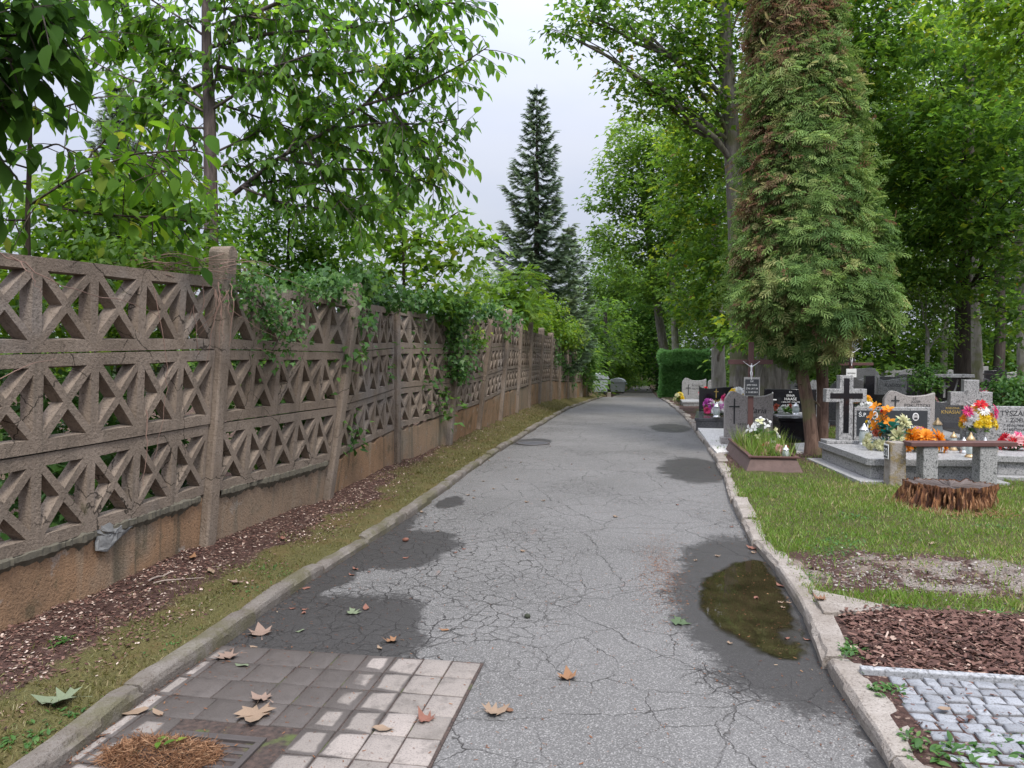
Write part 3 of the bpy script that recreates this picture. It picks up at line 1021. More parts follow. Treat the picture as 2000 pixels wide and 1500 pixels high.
ML_WOOD = leafmat('woodland_leaf', [(0, (.048, .1, .022)), (.5, (.095, .185, .036)), (1, (.165, .26, .045))], .58, 1.6, .5, .25)
ML_THUJA = leafmat('thuja_spray', [(0, (.07, .14, .04)), (.35, (.16, .265, .075)), (.66, (.28, .385, .12)), (.74, (.36, .35, .15)), (.84, (.2, .13, .075)), (1, (.25, .145, .085))], .3, 1.3, .6, .2)
ML_SPRUCE = leafmat('spruce_needle', [(0, (.09, .145, .085)), (.6, (.165, .24, .13)), (1, (.25, .32, .16))], .3, 1.2, .6)
ML_IVY = leafmat('creeper_leaf', [(0, (.03, .08, .018)), (.5, (.062, .15, .034)), (1, (.125, .225, .05))], .42, 1.5, .42)
ML_HEDGE = leafmat('hedge_leaf', [(0, (.08, .2, .065)), (.6, (.15, .32, .1)), (1, (.25, .44, .17))], .35, 1.3)
ML_GRASS = leafmat('grass_blade', [(0, (.07, .125, .018)), (.5, (.13, .225, .034)), (.78, (.205, .285, .06)), (.9, (.28, .26, .1)), (1, (.38, .31, .17))], .35, 1.3)
ML_MOSS = leafmat('moss_blade', [(0, (.06, .06, .02)), (.5, (.125, .122, .032)), (.8, (.2, .172, .07)), (1, (.28, .21, .12))], .2, 1.2)
MB_GREY = barkmat('grey_bark', (.075, .065, .056), (.24, .22, .195), (.1, .105, .04), 1, .5)
MB_DARK = barkmat('dark_bark', (.028, .022, .018), (.085, .07, .058), (.05, .055, .025), 1, .2)
MB_PALE = barkmat('pale_bark', (.17, .155, .135), (.36, .34, .3), (.15, .16, .06), 1.2, .6)
MB_RED = barkmat('reddish_bark', (.06, .035, .026), (.21, .135, .1), (.13, .13, .06), 1.6, .35)
MB_CHERRY = barkmat('cherry_bark', (.05, .04, .038), (.14, .11, .1), (.07, .08, .04), 2, .3, .6)
MB_TWIG = barkmat('twig_bark', (.035, .026, .022), (.1, .075, .06), None, 2, .3, .4)
M_VINE = plain('dry_vine', (.2, .125, .095), .85, 0, .35, 20)


def clump_leaves(cent, per, rad, flat, size, r, droop=.3, upw=1.0, outw=.5, rand=.55, csc=.22, out_from=None, tsh=0.0):
    """leaves gathered in flattened sprays round each centre -> P, A, N, S, tint"""
    n = len(cent) * per
    C = np.repeat(cent, per, 0)
    d = rdir(n, r); q = r.random(n) ** .5
    off = d * q[:, None] * np.repeat(rad * (.6 + .8 * r.random(len(cent))), per)[:, None]
    off[:, 2] *= flat
    P = C + off
    hz = off.copy(); hz[:, 2] = 0
    A = nrmz(hz + .15 * rdir(n, r)) + np.array([0, 0, -1.0]) * (droop + .4 * r.random(n)[:, None] - .2) + rand * .6 * rdir(n, r)
    N = np.array([0, 0, 1.0]) * upw + outw * nrmz(off) + rand * rdir(n, r)
    t = np.repeat(r.normal(.45 + tsh, csc, len(cent)), per) + r.normal(0, .16, n)
    S = size * (.65 + .6 * r.random(n))
    return P, A, N, S, np.clip(t, 0, 1)


def curve(a, b, sag=0.0, n=6, wob=.0, r=random):
    a = np.array(a, float); b = np.array(b, float); L = np.linalg.norm(b - a)
    pts = []
    for i in range(n + 1):
        t = i / n
        p = a * (1 - t) + b * t
        p = p + np.array([0, 0, sag * L * 4 * t * (1 - t)])
        if 0 < i < n: p = p + np.array([r.uniform(-1, 1), r.uniform(-1, 1), r.uniform(-1, 1)]) * wob * L
        pts.append(p)
    return pts


def tree(name, label, cat, trunk, rad, blobs, leafm, barkm, size, T=T_KITE, dens=1.0, per=16, crad=.45, flat=.5, seed=1, group=None,
         csc=.22, limbs=True, droop=.3, shell=.45, tsh=0.0, twigs=3, upw=1.0):
    """trunk: [(px,py,D)...] or world points; blobs: [(px,py,D,rx_px,ry_px,depth_m)] foliage masses."""
    r = np.random.default_rng(seed); pr_ = random.Random(seed)
    tp = [at(*p) for p in trunk]
    tp[0] = np.array([tp[0][0], tp[0][1], float(H(tp[0][0], tp[0][1])) - .05])
    base = tp[0].copy(); base[2] += .05
    root = empty(name, base, label, cat, 0, group)
    mb = MB()
    m = len(tp)
    fine = []; fr_ = []
    for i in range(m - 1):
        k = 5
        for j in range(k):
            t = (i + j / k) / (m - 1)
            fine.append(tp[i] + (tp[i + 1] - tp[i]) * j / k); fr_.append(rad[0] * (1 - t) + rad[1] * t)
    fine.append(tp[-1]); fr_.append(rad[1])
    fr_[0] *= 1.45; fr_[1] *= 1.12
    sm = [fine[0]] + [(fine[i - 1] + fine[i] * 2 + fine[i + 1]) / 4 for i in range(1, len(fine) - 1)] + [fine[-1]]
    mb.tube([p - base for p in sm], fr_, 14 if rad[0] > .1 else 7, .08)
    cents = []
    for bi, (px, py, D, rx, ry, rz) in enumerate(blobs):
        c = at(px, py, D); RX = rx / F * D; RY = ry / F * D
        nc = max(3, int(dens * 5.6 * math.pi * RX * RY / (size * size * .42) / per))
        d = rdir(nc, r); q = shell + (1 - shell) * r.random(nc) ** .6
        o = d * q[:, None]
        w = c + o[:, 0:1] * RX * RGT + o[:, 1:2] * rz * np.array([FWD[0], FWD[1], 0]) + o[:, 2:3] * RY * np.array([0, 0, 1.0])
        gz = H(w[:, 0], w[:, 1]) + .25
        w[:, 2] = np.maximum(w[:, 2], gz)
        cents.append(w)
        if limbs:
            zt = max(c[2] - .35 * np.linalg.norm(c[:2] - tp[-1][:2]) - RY * .3, base[2] + (tp[-1][2] - base[2]) * .3)
            k = int(np.argmin([abs(p[2] - zt) for p in sm]))
            mid = c * .92 + sm[k] * .08
            r0 = min(fr_[k] * .5, max(.016, .02 + .012 * np.linalg.norm(mid - sm[k])))
            k = max(1, min(len(sm) - 2, k + pr_.randrange(-2, 3)))
            cv = curve(sm[k], mid, .06, 6, .025, pr_)
            mb.tube([p - base for p in cv], list(np.linspace(r0, r0 * .3, 7)), 7, .06)
            ll = np.linalg.norm(mid - sm[k])
            extra = [cv[i] + (cv[i + 1] - cv[i]) * r.random() + r.normal(size=3) * crad * .7 for i in range(2, 6) for _ in range(int(1 + dens * ll * 1.1))]
            cents.append(np.array(extra))
            for _ in range(twigs):
                e = w[pr_.randrange(len(w))]
                s0 = cv[pr_.randrange(2, 6)]
                cv2 = curve(s0, e, .04, 5, .04, pr_)
                mb.tube([p - base for p in cv2], list(np.linspace(r0 * .32, .006, 6)), 5)
    mb.build('trunk', barkm, root, 60)
    cents = np.concatenate(cents)
    P, A, N, S, t = clump_leaves(cents, per, crad, flat, size, r, droop, csc=csc, tsh=tsh, upw=upw)
    t = np.where(r.random(len(t)) < .004, 1.0, np.minimum(t, .93))
    ok = P[:, 2] > H(P[:, 0], P[:, 1]) + .03
    leaves('crown', leafm, root, (P - base)[ok], A[ok], N[ok], S[ok], T, t[ok])
    return root


# ---------------------------------------------------------------- trees behind the fence on the left
def branch_tree(name, label, cat, trunk, rad, branches, leafm, barkm, lsize, T, step, twl, seed, hang=.75, gap=.055, tshift=0.0):
    """stem and limbs traced as polylines; hanging leaves set one by one along short twigs."""
    r = np.random.default_rng(seed); pr_ = random.Random(seed)
    tp = [at(*p) for p in trunk]
    tp[0][2] = float(H(tp[0][0], tp[0][1])) - .05
    base = tp[0].copy()
    root = empty(name, base, label, cat)
    mb = MB()
    mb.tube([p - base for p in tp], list(np.linspace(rad[0], rad[1], len(tp))), 12, .06)
    LP = []; LA = []; LN = []; LT = []
    for br in branches:
        pts = [at(*p[:3]) for p in br]
        fine = []
        for i in range(len(pts) - 1):
            for j in range(8):
                fine.append(pts[i] + (pts[i + 1] - pts[i]) * j / 8)
        fine.append(pts[-1])
        fine = [fine[0]] + [(fine[i - 1] + fine[i] + fine[i + 1]) / 3 for i in range(1, len(fine) - 1)] + [fine[-1]]
        L = sum(np.linalg.norm(fine[i + 1] - fine[i]) for i in range(len(fine) - 1))
        r0 = min(rad[0] * .4, .006 + .0068 * L)
        mb.tube([p - base for p in fine], list(np.linspace(r0, .005, len(fine))), 6)
        acc = 0
        for i in range(1, len(fine)):
            seg = fine[i] - fine[i - 1]; sl_ = np.linalg.norm(seg); acc += sl_
            while acc > step:
                acc -= step
                t = i / len(fine)
                if t < .16 and pr_.random() < .7: continue
                dirn = nrmz(seg / max(sl_, 1e-6) * .6 + rdir(1, r)[0] * 1.0 + np.array([0, 0, .12]))
                tl_ = twl * pr_.uniform(.5, 1.25)
                tw = [fine[i] + dirn * tl_ * q + np.array([0, 0, -.22 * tl_ * q * q]) for q in np.linspace(0, 1, 4)]
                mb.tube([p - base for p in tw], [.005, .004, .003, .002], 4)
                tcol = np.clip(pr_.gauss(.45 + tshift, .2), 0, 1)
                m = max(2, int(tl_ / gap))
                for k in range(m):
                    q = (k + .8) / m
                    p = tw[0] * (1 - q) + tw[-1] * q + np.array([0, 0, .12 * tl_ * q * (1 - q)])
                    side = np.cross(dirn, [0, 0, 1.0]) * (1 if k % 2 else -1)
                    a = dirn * .45 + side * .55 + np.array([0, 0, -hang * pr_.uniform(.4, 1.4)]) + rdir(1, r)[0] * .25
                    LP.append(p); LA.append(a); LN.append(np.array([0, 0, 1.0]) + side * .4 + dirn * .3 + rdir(1, r)[0] * .45)
                    LT.append(np.clip(tcol + pr_.gauss(0, .14), 0, 1))
    mb.build('trunk', barkm, root, 60)
    n = len(LP)
    print(name, 'leaves', n)
    leaves('crown', leafm, root, np.array(LP) - base, np.array(LA), np.array(LN), lsize * (.5 + .72 * r.random(n)), T, np.array(LT))
    return root


D = 8.4
B = lambda d0, *p: [(x, y, d0 + k * dd) for k, ((x, y), dd) in enumerate(zip(p, [pdd] * len(p)))] if False else [(x, y, d0) for x, y in p]
def BR(d0, d1, *p):
    m = len(p)
    return [(x, y, d0 + (d1 - d0) * i / (m - 1)) for i, (x, y) in enumerate(p)]

cherry = [BR(D, 7.6, (412, 215), (470, 178), (530, 132), (600, 108), (680, 100)), BR(D, 8.0, (405, 222), (330, 180), (240, 150), (165, 112)),
          BR(D, 9.2, (407, 205), (350, 150), (300, 108), (245, 66)), BR(D, 8.2, (412, 205), (427, 120), (437, 50), (440, -60)),
          BR(D, 8.6, (401, 72), (345, 30), (288, -5), (210, -30)), BR(8.6, 7.6, (455, 380), (545, 308), (640, 255), (712, 205), (782, 122), (858, 62)),
          BR(8.1, 7.7, (640, 255), (740, 240), (830, 243), (895, 232)), BR(7.9, 7.6, (712, 205), (800, 180), (895, 130), (952, 92)),
          BR(D, 7.9, (409, 92), (520, 66), (640, 58), (760, 46), (855, 8)), BR(D, 8.8, (404, 0), (480, -40), (600, -70), (720, -60)),
          BR(8.4, 8.0, (545, 308), (650, 330), (770, 332), (872, 372)), BR(D, 7.6, (420, 62), (550, 2), (690, -28), (810, 12), (900, 5)),
          BR(D, 7.8, (428, 130), (560, 150), (690, 142), (810, 112)), BR(D, 9.0, (404, 42), (310, 40), (215, 28)), BR(D, 9.4, (408, 160), (480, 140), (560, 190), (640, 190)),
          BR(8.5, 9.2, (470, 365), (560, 350), (660, 380), (760, 400)), BR(8.0, 8.3, (700, 212), (770, 260), (830, 310), (870, 310)), BR(8.4, 9.0, (402, 330), (330, 300), (260, 310)),
          BR(8.2, 8.5, (560, 300), (600, 230), (680, 190)), BR(D, 8.9, (410, 20), (520, 10), (620, 20), (720, 70)), BR(8.0, 8.1, (782, 122), (830, 150), (880, 170)),
          BR(8.1, 8.6, (530, 132), (590, 180), (650, 215)), BR(D, 8.4, (412, 250), (370, 250), (310, 230), (260, 215)),
          BR(8.5, 8.9, (415, 300), (480, 270), (540, 240), (600, 260)), BR(8.5, 8.3, (470, 365), (560, 400), (650, 410), (720, 400)), BR(8.6, 9.0, (420, 200), (480, 220), (560, 250), (640, 300)),
          BR(8.3, 8.8, (620, 265), (680, 290), (740, 300), (800, 290)), BR(8.2, 8.2, (600, 280), (640, 370), (700, 430)), BR(8.4, 9.2, (405, 120), (350, 100), (300, 60), (230, 90)), BR(8.4, 8.6, (412, 330), (450, 320), (500, 330), (540, 360)),
          BR(7.8, 8.0, (740, 180), (800, 260), (850, 290), (880, 280)), BR(8.4, 9.3, (404, 160), (340, 190), (280, 240), (230, 250)), BR(8.4, 8.0, (408, 50), (470, 30), (540, 40), (600, 20))]
branch_tree('cherry_tree', 'young broad-leaved tree with hanging pointed leaves, its straight bare stem rising behind the fence', 'tree',
            [(415, 560, D), (412, 400, D), (409, 215, D), (404, 110, D), (402, 0, D), (398, -170, D)], (.085, .035), cherry, ML_CHERRY, MB_CHERRY, .14, T_OVATE, .046, .46, 3, gap=.055)

D2 = 5.7
maple_l = [BR(D2, 5.3, (55, 402), (150, 342), (262, 300), (385, 292)), BR(D2, 5.5, (58, 395), (180, 418), (300, 425), (375, 432)), BR(D2, 5.2, (60, 330), (-40, 300), (-120, 290)),
           BR(D2, 5.6, (60, 250), (120, 210), (190, 190)), BR(D2, 5.2, (60, 200), (0, 170), (-80, 160)), BR(D2, 5.9, (61, 150), (130, 90), (200, 60)), BR(D2, 5.4, (61, 110), (20, 50), (-40, 10)),
           BR(D2, 5.5, (62, 60), (120, 10), (180, -40)), BR(D2, 5.8, (58, 300), (110, 280), (150, 300)), BR(D2, 5.4, (57, 360), (10, 350), (-40, 380)), BR(D2, 5.8, (150, 342), (180, 300), (220, 260)),
           BR(D2, 5.2, (55, 430), (10, 430), (-60, 440)), BR(D2, 5.4, (262, 300), (300, 330), (350, 340)), BR(D2, 5.6, (62, 20), (0, -20), (-60, -60))]
branch_tree('maple_sapling', 'thin-stemmed sapling with large drooping leaves close to the fence', 'tree',
            [(50, 560, D2), (54, 430, D2), (58, 300, D2), (60, 120, D2), (62, -80, D2)], (.02, .012), maple_l, ML_SAPL, MB_TWIG, .165, T_OVATE, .05, .34, 11, .8, .085, .1)
# dark boughs hanging into the corner from a tree whose stem stands outside the view
D3 = 4.3
near = [BR(D3, 4.0, (-250, 60), (-120, 40), (0, 30), (80, 20)), BR(D3, 4.1, (-250, 120), (-100, 120), (0, 110), (70, 130)), BR(D3, 4.2, (-250, 160), (-100, 190), (10, 200)),
        BR(D3, 4.2, (-250, -20), (-100, -40), (60, -40)), BR(D3, 4.3, (-250, 200), (-120, 260), (-20, 290)), BR(D3, 4.3, (-240, 40), (-100, 70), (20, 70), (110, 60))]
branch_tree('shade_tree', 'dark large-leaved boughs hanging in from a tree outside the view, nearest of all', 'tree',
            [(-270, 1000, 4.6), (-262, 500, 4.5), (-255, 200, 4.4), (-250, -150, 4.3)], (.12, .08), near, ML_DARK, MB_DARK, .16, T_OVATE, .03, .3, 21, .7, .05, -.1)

tree('maple_sapling', 'slender yellow-green maple sapling with bare lower stem behind the fourth fence bay', 'tree',
     [(792, 700, 11.8), (790, 590, 11.8), (787, 470, 11.8), (776, 360, 11.8)], (.035, .012),
     [(780, 380, 11.8, 60, 50, .5), (720, 440, 12, 80, 50, .6), (850, 450, 11.6, 90, 45, .6), (920, 490, 11.7, 60, 40, .5), (760, 510, 11.9, 110, 45, .7), (880, 550, 11.6, 90, 55, .6), (700, 560, 11.9, 70, 50, .6), (800, 590, 11.8, 100, 40, .5)],
     ML_BRIGHT, MB_TWIG, .16, T_TRI, .5, 12, .32, .4, 31, csc=.15, tsh=.08, droop=.35)
tree('shrub', 'fine-leaved green shrub climbing above the second fence bay', 'shrub', [(560, 760, 9.3), (560, 600, 9.3), (565, 430, 9.3)], (.04, .015),
     [(480, 440, 9.3, 70, 50, .5), (560, 460, 9.2, 90, 60, .6), (650, 450, 9.5, 70, 60, .6), (520, 540, 9.3, 110, 60, .5), (640, 540, 9.3, 90, 60, .5), (540, 630, 9.3, 130, 50, .4)],
     ML_CHERRY, MB_TWIG, .085, T_KITE, .8, 18, .26, .7, 32, csc=.2, tsh=.0)
tree('shrub', 'bright tangled shrub pressing against the back of the nearest fence bay', 'shrub', [(230, 820, 7.0), (230, 600, 7.0), (235, 450, 7.0)], (.03, .015),
     [(120, 430, 6.9, 120, 70, .5), (270, 420, 7.2, 110, 70, .5), (360, 460, 7.2, 90, 70, .4), (200, 370, 7.2, 140, 40, .4), (350, 390, 7.4, 80, 50, .4), (60, 500, 6.4, 110, 60, .4), (10, 570, 5.5, 120, 60, .25), (70, 640, 5.8, 120, 50, .25), (230, 520, 6.9, 160, 55, .4), (380, 560, 7.3, 70, 60, .3), (160, 600, 6.4, 220, 60, .3), (300, 640, 7.0, 150, 60, .3)],
     ML_BRIGHT, MB_TWIG, .1, T_OVATE, .75, 13, .28, .6, 33, csc=.22, tsh=-.02)
tree('undergrowth_bush', 'shaded low bush seen through the lower openings of the nearest fence bay', 'shrub', [(150, 1000, 6.0), (150, 850, 6.0), (160, 750, 6.0)], (.02, .01),
     [(60, 800, 5.9, 180, 100, .4), (260, 820, 6.9, 140, 100, .4), (100, 950, 5.9, 200, 90, .4), (300, 930, 7.2, 120, 90, .4)],
     ML_IVY, MB_TWIG, .11, T_KITE, .8, 13, .3, .7, 34)
tree('undergrowth_bush', 'leafy bush filling the space behind the second and third fence bays', 'shrub', [(600, 900, 9.2), (600, 800, 9.2), (600, 720, 9.2)], (.02, .01),
     [(520, 720, 8.2, 140, 90, .4), (640, 700, 10, 110, 80, .4), (560, 830, 8.6, 140, 80, .4), (740, 680, 11.2, 80, 80, .4), (820, 700, 12.8, 90, 80, .5), (760, 780, 12, 120, 60, .5)],
     ML_IVY, MB_TWIG, .11, T_KITE, .8, 13, .3, .7, 35, tsh=.05)
tree('sumac_shrub', 'pale feathery-leaved shrub above the middle of the fence', 'shrub', [(985, 700, 19.5), (985, 640, 19.5), (985, 560, 19.5)], (.03, .015),
     [(960, 560, 19.5, 50, 45, .8), (1010, 560, 20, 45, 40, .8), (985, 610, 19.5, 70, 30, .7), (920, 600, 18, 50, 40, .7), (1040, 600, 21, 35, 30, .7)],
     ML_BRIGHT, MB_TWIG, .3, T_PINN, 1.0, 11, .4, .6, 36, csc=.12, tsh=.12)
tree('climber_shrub', 'yellow-green leafy growth spilling over the far fence posts', 'shrub', [(1085, 760, 26.5), (1085, 690, 26.5), (1085, 640, 26.5)], (.03, .015),
     [(1040, 625, 25, 40, 28, .6), (1080, 635, 26.5, 40, 32, .7), (1110, 650, 28, 30, 30, .7), (1060, 600, 26.5, 40, 22, .6)],
     ML_BRIGHT, MB_TWIG, .13, T_KITE, 1.2, 18, .3, .7, 37, csc=.14, tsh=.22)


def conifer(name, label, px, pyb, pyt, D, wpx, seed, dark=0.0, dens=1.0, levels=44, up=.25, base_cut=.06):
    r = np.random.default_rng(seed); pr_ = random.Random(seed)
    b0 = at(px, pyb, D); t0 = at(px, pyt, D)
    b0[2] = float(H(b0[0], b0[1])); hgt = t0[2] - b0[2]
    wid = wpx / F * D / 2
    root = empty(name, b0, label, 'tree')
    mb = MB(); mb.tube([(0, 0, -.1), (0, 0, hgt * .5), (0, 0, hgt)], [hgt * .014, hgt * .009, .01], 9)
    P = []; A = []; N = []; S = []; T_ = []
    for i in range(levels):
        t = base_cut + (1 - base_cut) * (i / levels) ** .92
        z = hgt * t
        L0 = wid * (1 - t) ** .82 * (1.0 if t > .12 else .8)
        nb = pr_.choice([5, 6, 7])
        a0 = pr_.uniform(0, 6.28)
        for k in range(nb):
            an = a0 + 6.283 * k / nb + pr_.uniform(-.3, .3)
            L = L0 * pr_.uniform(.6, 1.12) * (1.25 if k == i % nb else 1) + .12
            dx, dy = math.cos(an), math.sin(an)
            pts = []
            for q in np.linspace(0, 1, 7):
                zz = z - L * (.42 - .2 * t) * math.sin(q * 2.3) + L * up * q ** 3 * 1.5
                pts.append(np.array([dx * L * q, dy * L * q, zz]))
            mb.tube(pts, list(np.linspace(.012 + .012 * L, .004, 7)), 4)
            nt_ = int(dens * (20 + 40 * L))
            tb = pr_.gauss(.45 - dark, .18)
            for _ in range(nt_):
                q = pr_.random() ** .7
                kf = q * 6; k0 = min(5, int(kf)); p = pts[k0] + (pts[k0 + 1] - pts[k0]) * (kf - k0)
                side = pr_.choice([-1, 1])
                a = np.array([dx, dy, 0]) * (.5 + .5 * q) + side * np.array([-dy, dx, 0]) * pr_.uniform(.1, .9) + np.array([0, 0, pr_.uniform(-.55, .35)])
                P.append(p); A.append(a); N.append(np.array([0, 0, 1.0]) + rdir(1, r)[0] * .5)
                S.append((.13 + .12 * min(1.5, L)) * pr_.uniform(.7, 1.2)); T_.append(np.clip(tb + pr_.gauss(0, .15) + .25 * (q - .5), 0, 1))
    mb.build('trunk', MB_DARK, root)
    leaves('crown', ML_SPRUCE, root, np.array(P), np.array(A), np.array(N), np.array(S), T_TWIG, np.array(T_))
    return root


conifer('spruce_tree', 'tall dark spruce with pointed top standing alone behind the fence', 1048, 700, 172, 30, 236, 41, 0, 1.1, 36)
conifer('spruce_tree', 'smaller loose spruce leaning its feathery boughs beside the tall pointed one', 1110, 720, 440, 34, 150, 42, -.1, 1.2, 20, .25, .32)
conifer('cypress_tree', 'blurred grey-green conifer far behind the hanging-leaved tree', 238, 700, 165, 26, 235, 43, -.25, 1.3, 34, .5)
# ================================================================ trees and hedge on the right
# --- the thuja beside the graves
_TY = [-260, -150, 0, 100, 200, 300, 400, 500, 560, 620, 660, 700]
_TL = [1530, 1490, 1462, 1452, 1442, 1432, 1436, 1425, 1408, 1425, 1470, 1530]
_TR = [1600, 1632, 1652, 1658, 1690, 1702, 1716, 1744, 1754, 1752, 1742, 1660]
DT = 11.9
tb = at(1592, 890, 11.7); tb[2] = float(H(tb[0], tb[1]))
thuja = empty('thuja_tree', tb, 'tall dense thuja with rust-brown patches and two bare reddish stems at its foot', 'tree')
mb = MB()
def tpts(*p): return [at(*q) - tb for q in p]
a_ = tpts((1588, 895, 11.7), (1586, 860, 11.7), (1578, 790, 11.75), (1566, 730, 11.8), (1556, 680, 11.9), (1560, 560, 11.9), (1562, 300, 11.9), (1560, 0, 11.9), (1562, -200, 11.9))
a_[0][2] = -.08
mb.tube(a_, [.14, .1, .096, .094, .1, .1, .08, .06, .03], 14, .12)
a_ = tpts((1606, 888, 11.95), (1607, 850, 11.95), (1607, 760, 12.0), (1604, 680, 12.1), (1600, 560, 12.1), (1590, 380, 12))
a_[0][2] = -.08
mb.tube(a_, [.115, .088, .086, .088, .085, .05], 14, .12)
for (px, py, qx, qy) in ((1562, 700, 1535, 690), (1560, 690, 1590, 640), (1580, 780, 1602, 795), (1576, 760, 1560, 752), (1604, 700, 1630, 660), (1560, 640, 1480, 600), (1600, 640, 1700, 590)):
    c0_, c1_ = at(px, py, 11.85) - tb, at(qx, qy, 11.7) - tb
    mb.tube(curve(c0_, c1_, .1, 4, .04), [.03, .026, .022, .016, .008], 6)
mb.build('trunk', MB_RED, thuja, 60)
r = np.random.default_rng(77)
LC = []; 
n_l = 960
ty = r.uniform(-260, 700, n_l * 2)
for y_ in ty:
    l_ = np.interp(y_, _TY, _TL); r_ = np.interp(y_, _TY, _TR)
    if r.random() > (r_ - l_) / 330 + .1: continue
    an = r.uniform(0, 2 * math.pi); q = r.uniform(.72, 1.0)
    R = ((r_ - l_) / 2 / F * DT - .3) * (.7 + .62 * fnoise(an * 1.6 + 3, y_ * .013, 1.7))
    c = at((l_ + r_) / 2, y_, DT)
    if y_ > 610 and r.random() < .25: continue
    if y_ > 632 and math.cos(an) > .1: continue
    if fnoise(an * 2.2 + 9, y_ * .02, 1.3) < .33: continue
    q *= 1 + r.normal(0, .05)
    LC.append(np.array([c[0] + math.cos(an) * R * q, c[1] + math.sin(an) * R * q, c[2], an, y_]))
LC = np.array(LC)
per = 62
C = np.repeat(LC, per, 0); n = len(C)
rad_o = np.stack([np.cos(C[:, 3]), np.sin(C[:, 3]), np.zeros(n)], 1)
off = rdir(n, r) * (r.random(n) ** .6)[:, None] * np.repeat(r.uniform(.13, .34, len(LC)), per)[:, None]
off[:, 2] *= 1.15
P = C[:, :3] + off
d3 = nrmz(off)
tang = np.stack([-rad_o[:, 1], rad_o[:, 0], np.zeros(n)], 1)
A = rad_o * .4 + tang * r.normal(0, .6, n)[:, None] + np.array([0, 0, -.32]) + r.normal(size=(n, 3)) * .3
N = np.array([0, 0, .55]) + rad_o * .9 + r.normal(size=(n, 3)) * .4
bn = fnoise(C[:, 3] * 1.3 + 5, C[:, 4] * .012 + 2, 1.9)
cu = np.cos(C[:, 3]) * RGT[0] + np.sin(C[:, 3]) * RGT[1]          # -1 on the road side of the crown, +1 on the grave side
score = bn + .28 * np.clip((330 - C[:, 4]) / 330, -.6, 1) - .17 * cu + np.repeat(r.normal(0, .05, len(LC)), per)
br = sstep(.66, .8, score) + .035
t = np.clip(np.repeat(r.normal(.36, .13, len(LC)), per) + r.normal(0, .1, n) + np.repeat(r.random(len(LC)) < .16, per) * .28, 0, .72)
brown = r.random(n) < br * .75
t = np.where(brown, r.uniform(.74, 1.0, n), t)
leaves('crown', ML_THUJA, thuja, P - tb, A, N, .178 * (.6 + .75 * r.random(n)), T_SPRAY, t)
# brown inner sprays added to block light through the hollow crown
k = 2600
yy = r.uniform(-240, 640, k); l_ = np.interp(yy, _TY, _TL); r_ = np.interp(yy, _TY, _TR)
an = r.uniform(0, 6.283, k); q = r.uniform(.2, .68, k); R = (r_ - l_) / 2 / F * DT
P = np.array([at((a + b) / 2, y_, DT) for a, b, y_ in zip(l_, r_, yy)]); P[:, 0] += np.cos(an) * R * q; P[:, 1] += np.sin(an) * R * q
leaves('core_sprays', ML_THUJA, thuja, P - tb, rdir(k, r) + np.array([0, 0, -.3]), rdir(k, r), .34, T_SPRAY, np.clip(r.normal(.8, .2, k), 0, 1))

# --- broadleaved trees: trunk path, foliage masses
tree('maple_tree', 'tall maple with a straight grey stem reaching over the road above the other crowns', 'tree',
     [(1447, 800, 19), (1445, 640, 19), (1438, 400, 18.8), (1424, 200, 18.5), (1414, 60, 18.4), (1412, -120, 18.4)], (.27, .13),
     [(1290, 30, 17.5, 80, 45, 1.2), (1200, 20, 16.5, 70, 35, .9), (1120, 18, 16, 60, 24, .7), (1330, 120, 18, 80, 60, 1.2), (1260, 190, 17.5, 60, 38, .9), (1220, 165, 17, 40, 35, .7), (1370, 40, 18, 70, 70, 1.2), (1340, 200, 18.5, 80, 50, 1.2),
      (1240, -60, 17, 120, 40, 1.2), (1390, -60, 18.5, 120, 60, 1.5), (1470, 120, 19.2, 60, 120, 1.2), (1480, -20, 19.5, 90, 80, 1.2), (1100, 60, 16, 30, 22, .5)],
     ML_MAPLE, MB_GREY, .165, T_TRI, .62, 16, .42, .55, 51, csc=.2)
tree('maple_tree', 'bright yellow-green maple spreading low leaves between the thuja and the road', 'tree',
     [(1404, 790, 23), (1403, 690, 23), (1400, 560, 23), (1396, 420, 23)], (.24, .1),
     [(1350, 300, 22.5, 70, 60, 1.5), (1410, 300, 21.5, 60, 70, 1.4), (1320, 400, 22.5, 50, 50, 1.4), (1390, 420, 21, 70, 60, 1.5), (1350, 510, 21.5, 70, 45, 1.5), (1410, 540, 20.5, 60, 60, 1.4), (1345, 590, 22, 45, 38, 1.2),
      (1420, 620, 20.5, 50, 38, 1.0), (1350, 240, 23, 60, 30, 1.4)],
     ML_MAPLE, MB_PALE, .17, T_TRI, 1.0, 16, .42, .55, 52, csc=.2, tsh=.14)
tree('lime_tree', 'huge ridged double trunk standing behind the black granite headstone', 'tree',
     [(1500, 790, 17.2), (1500, 690, 17.2), (1505, 560, 17.4), (1520, 300, 17.8), (1530, 60, 18), (1540, -200, 18)], (.3, .15),
     [(1640, 60, 16.5, 90, 70, 1.6), (1720, 120, 16, 80, 70, 1.6), (1700, 30, 16.5, 90, 60, 1.6), (1600, -80, 17, 160, 70, 2), (1760, 40, 16, 70, 60, 1.5), (1740, 230, 17, 70, 70, 1.6), (1690, 330, 18, 70, 70, 1.6), (1500, 660, 15.6, 70, 30, .8), (1470, 640, 16.5, 60, 40, .8), (1640, 600, 17, 60, 60, 1.0)],
     ML_MAPLE, MB_GREY, .15, T_TRI, .85, 16, .42, .55, 53, csc=.2)
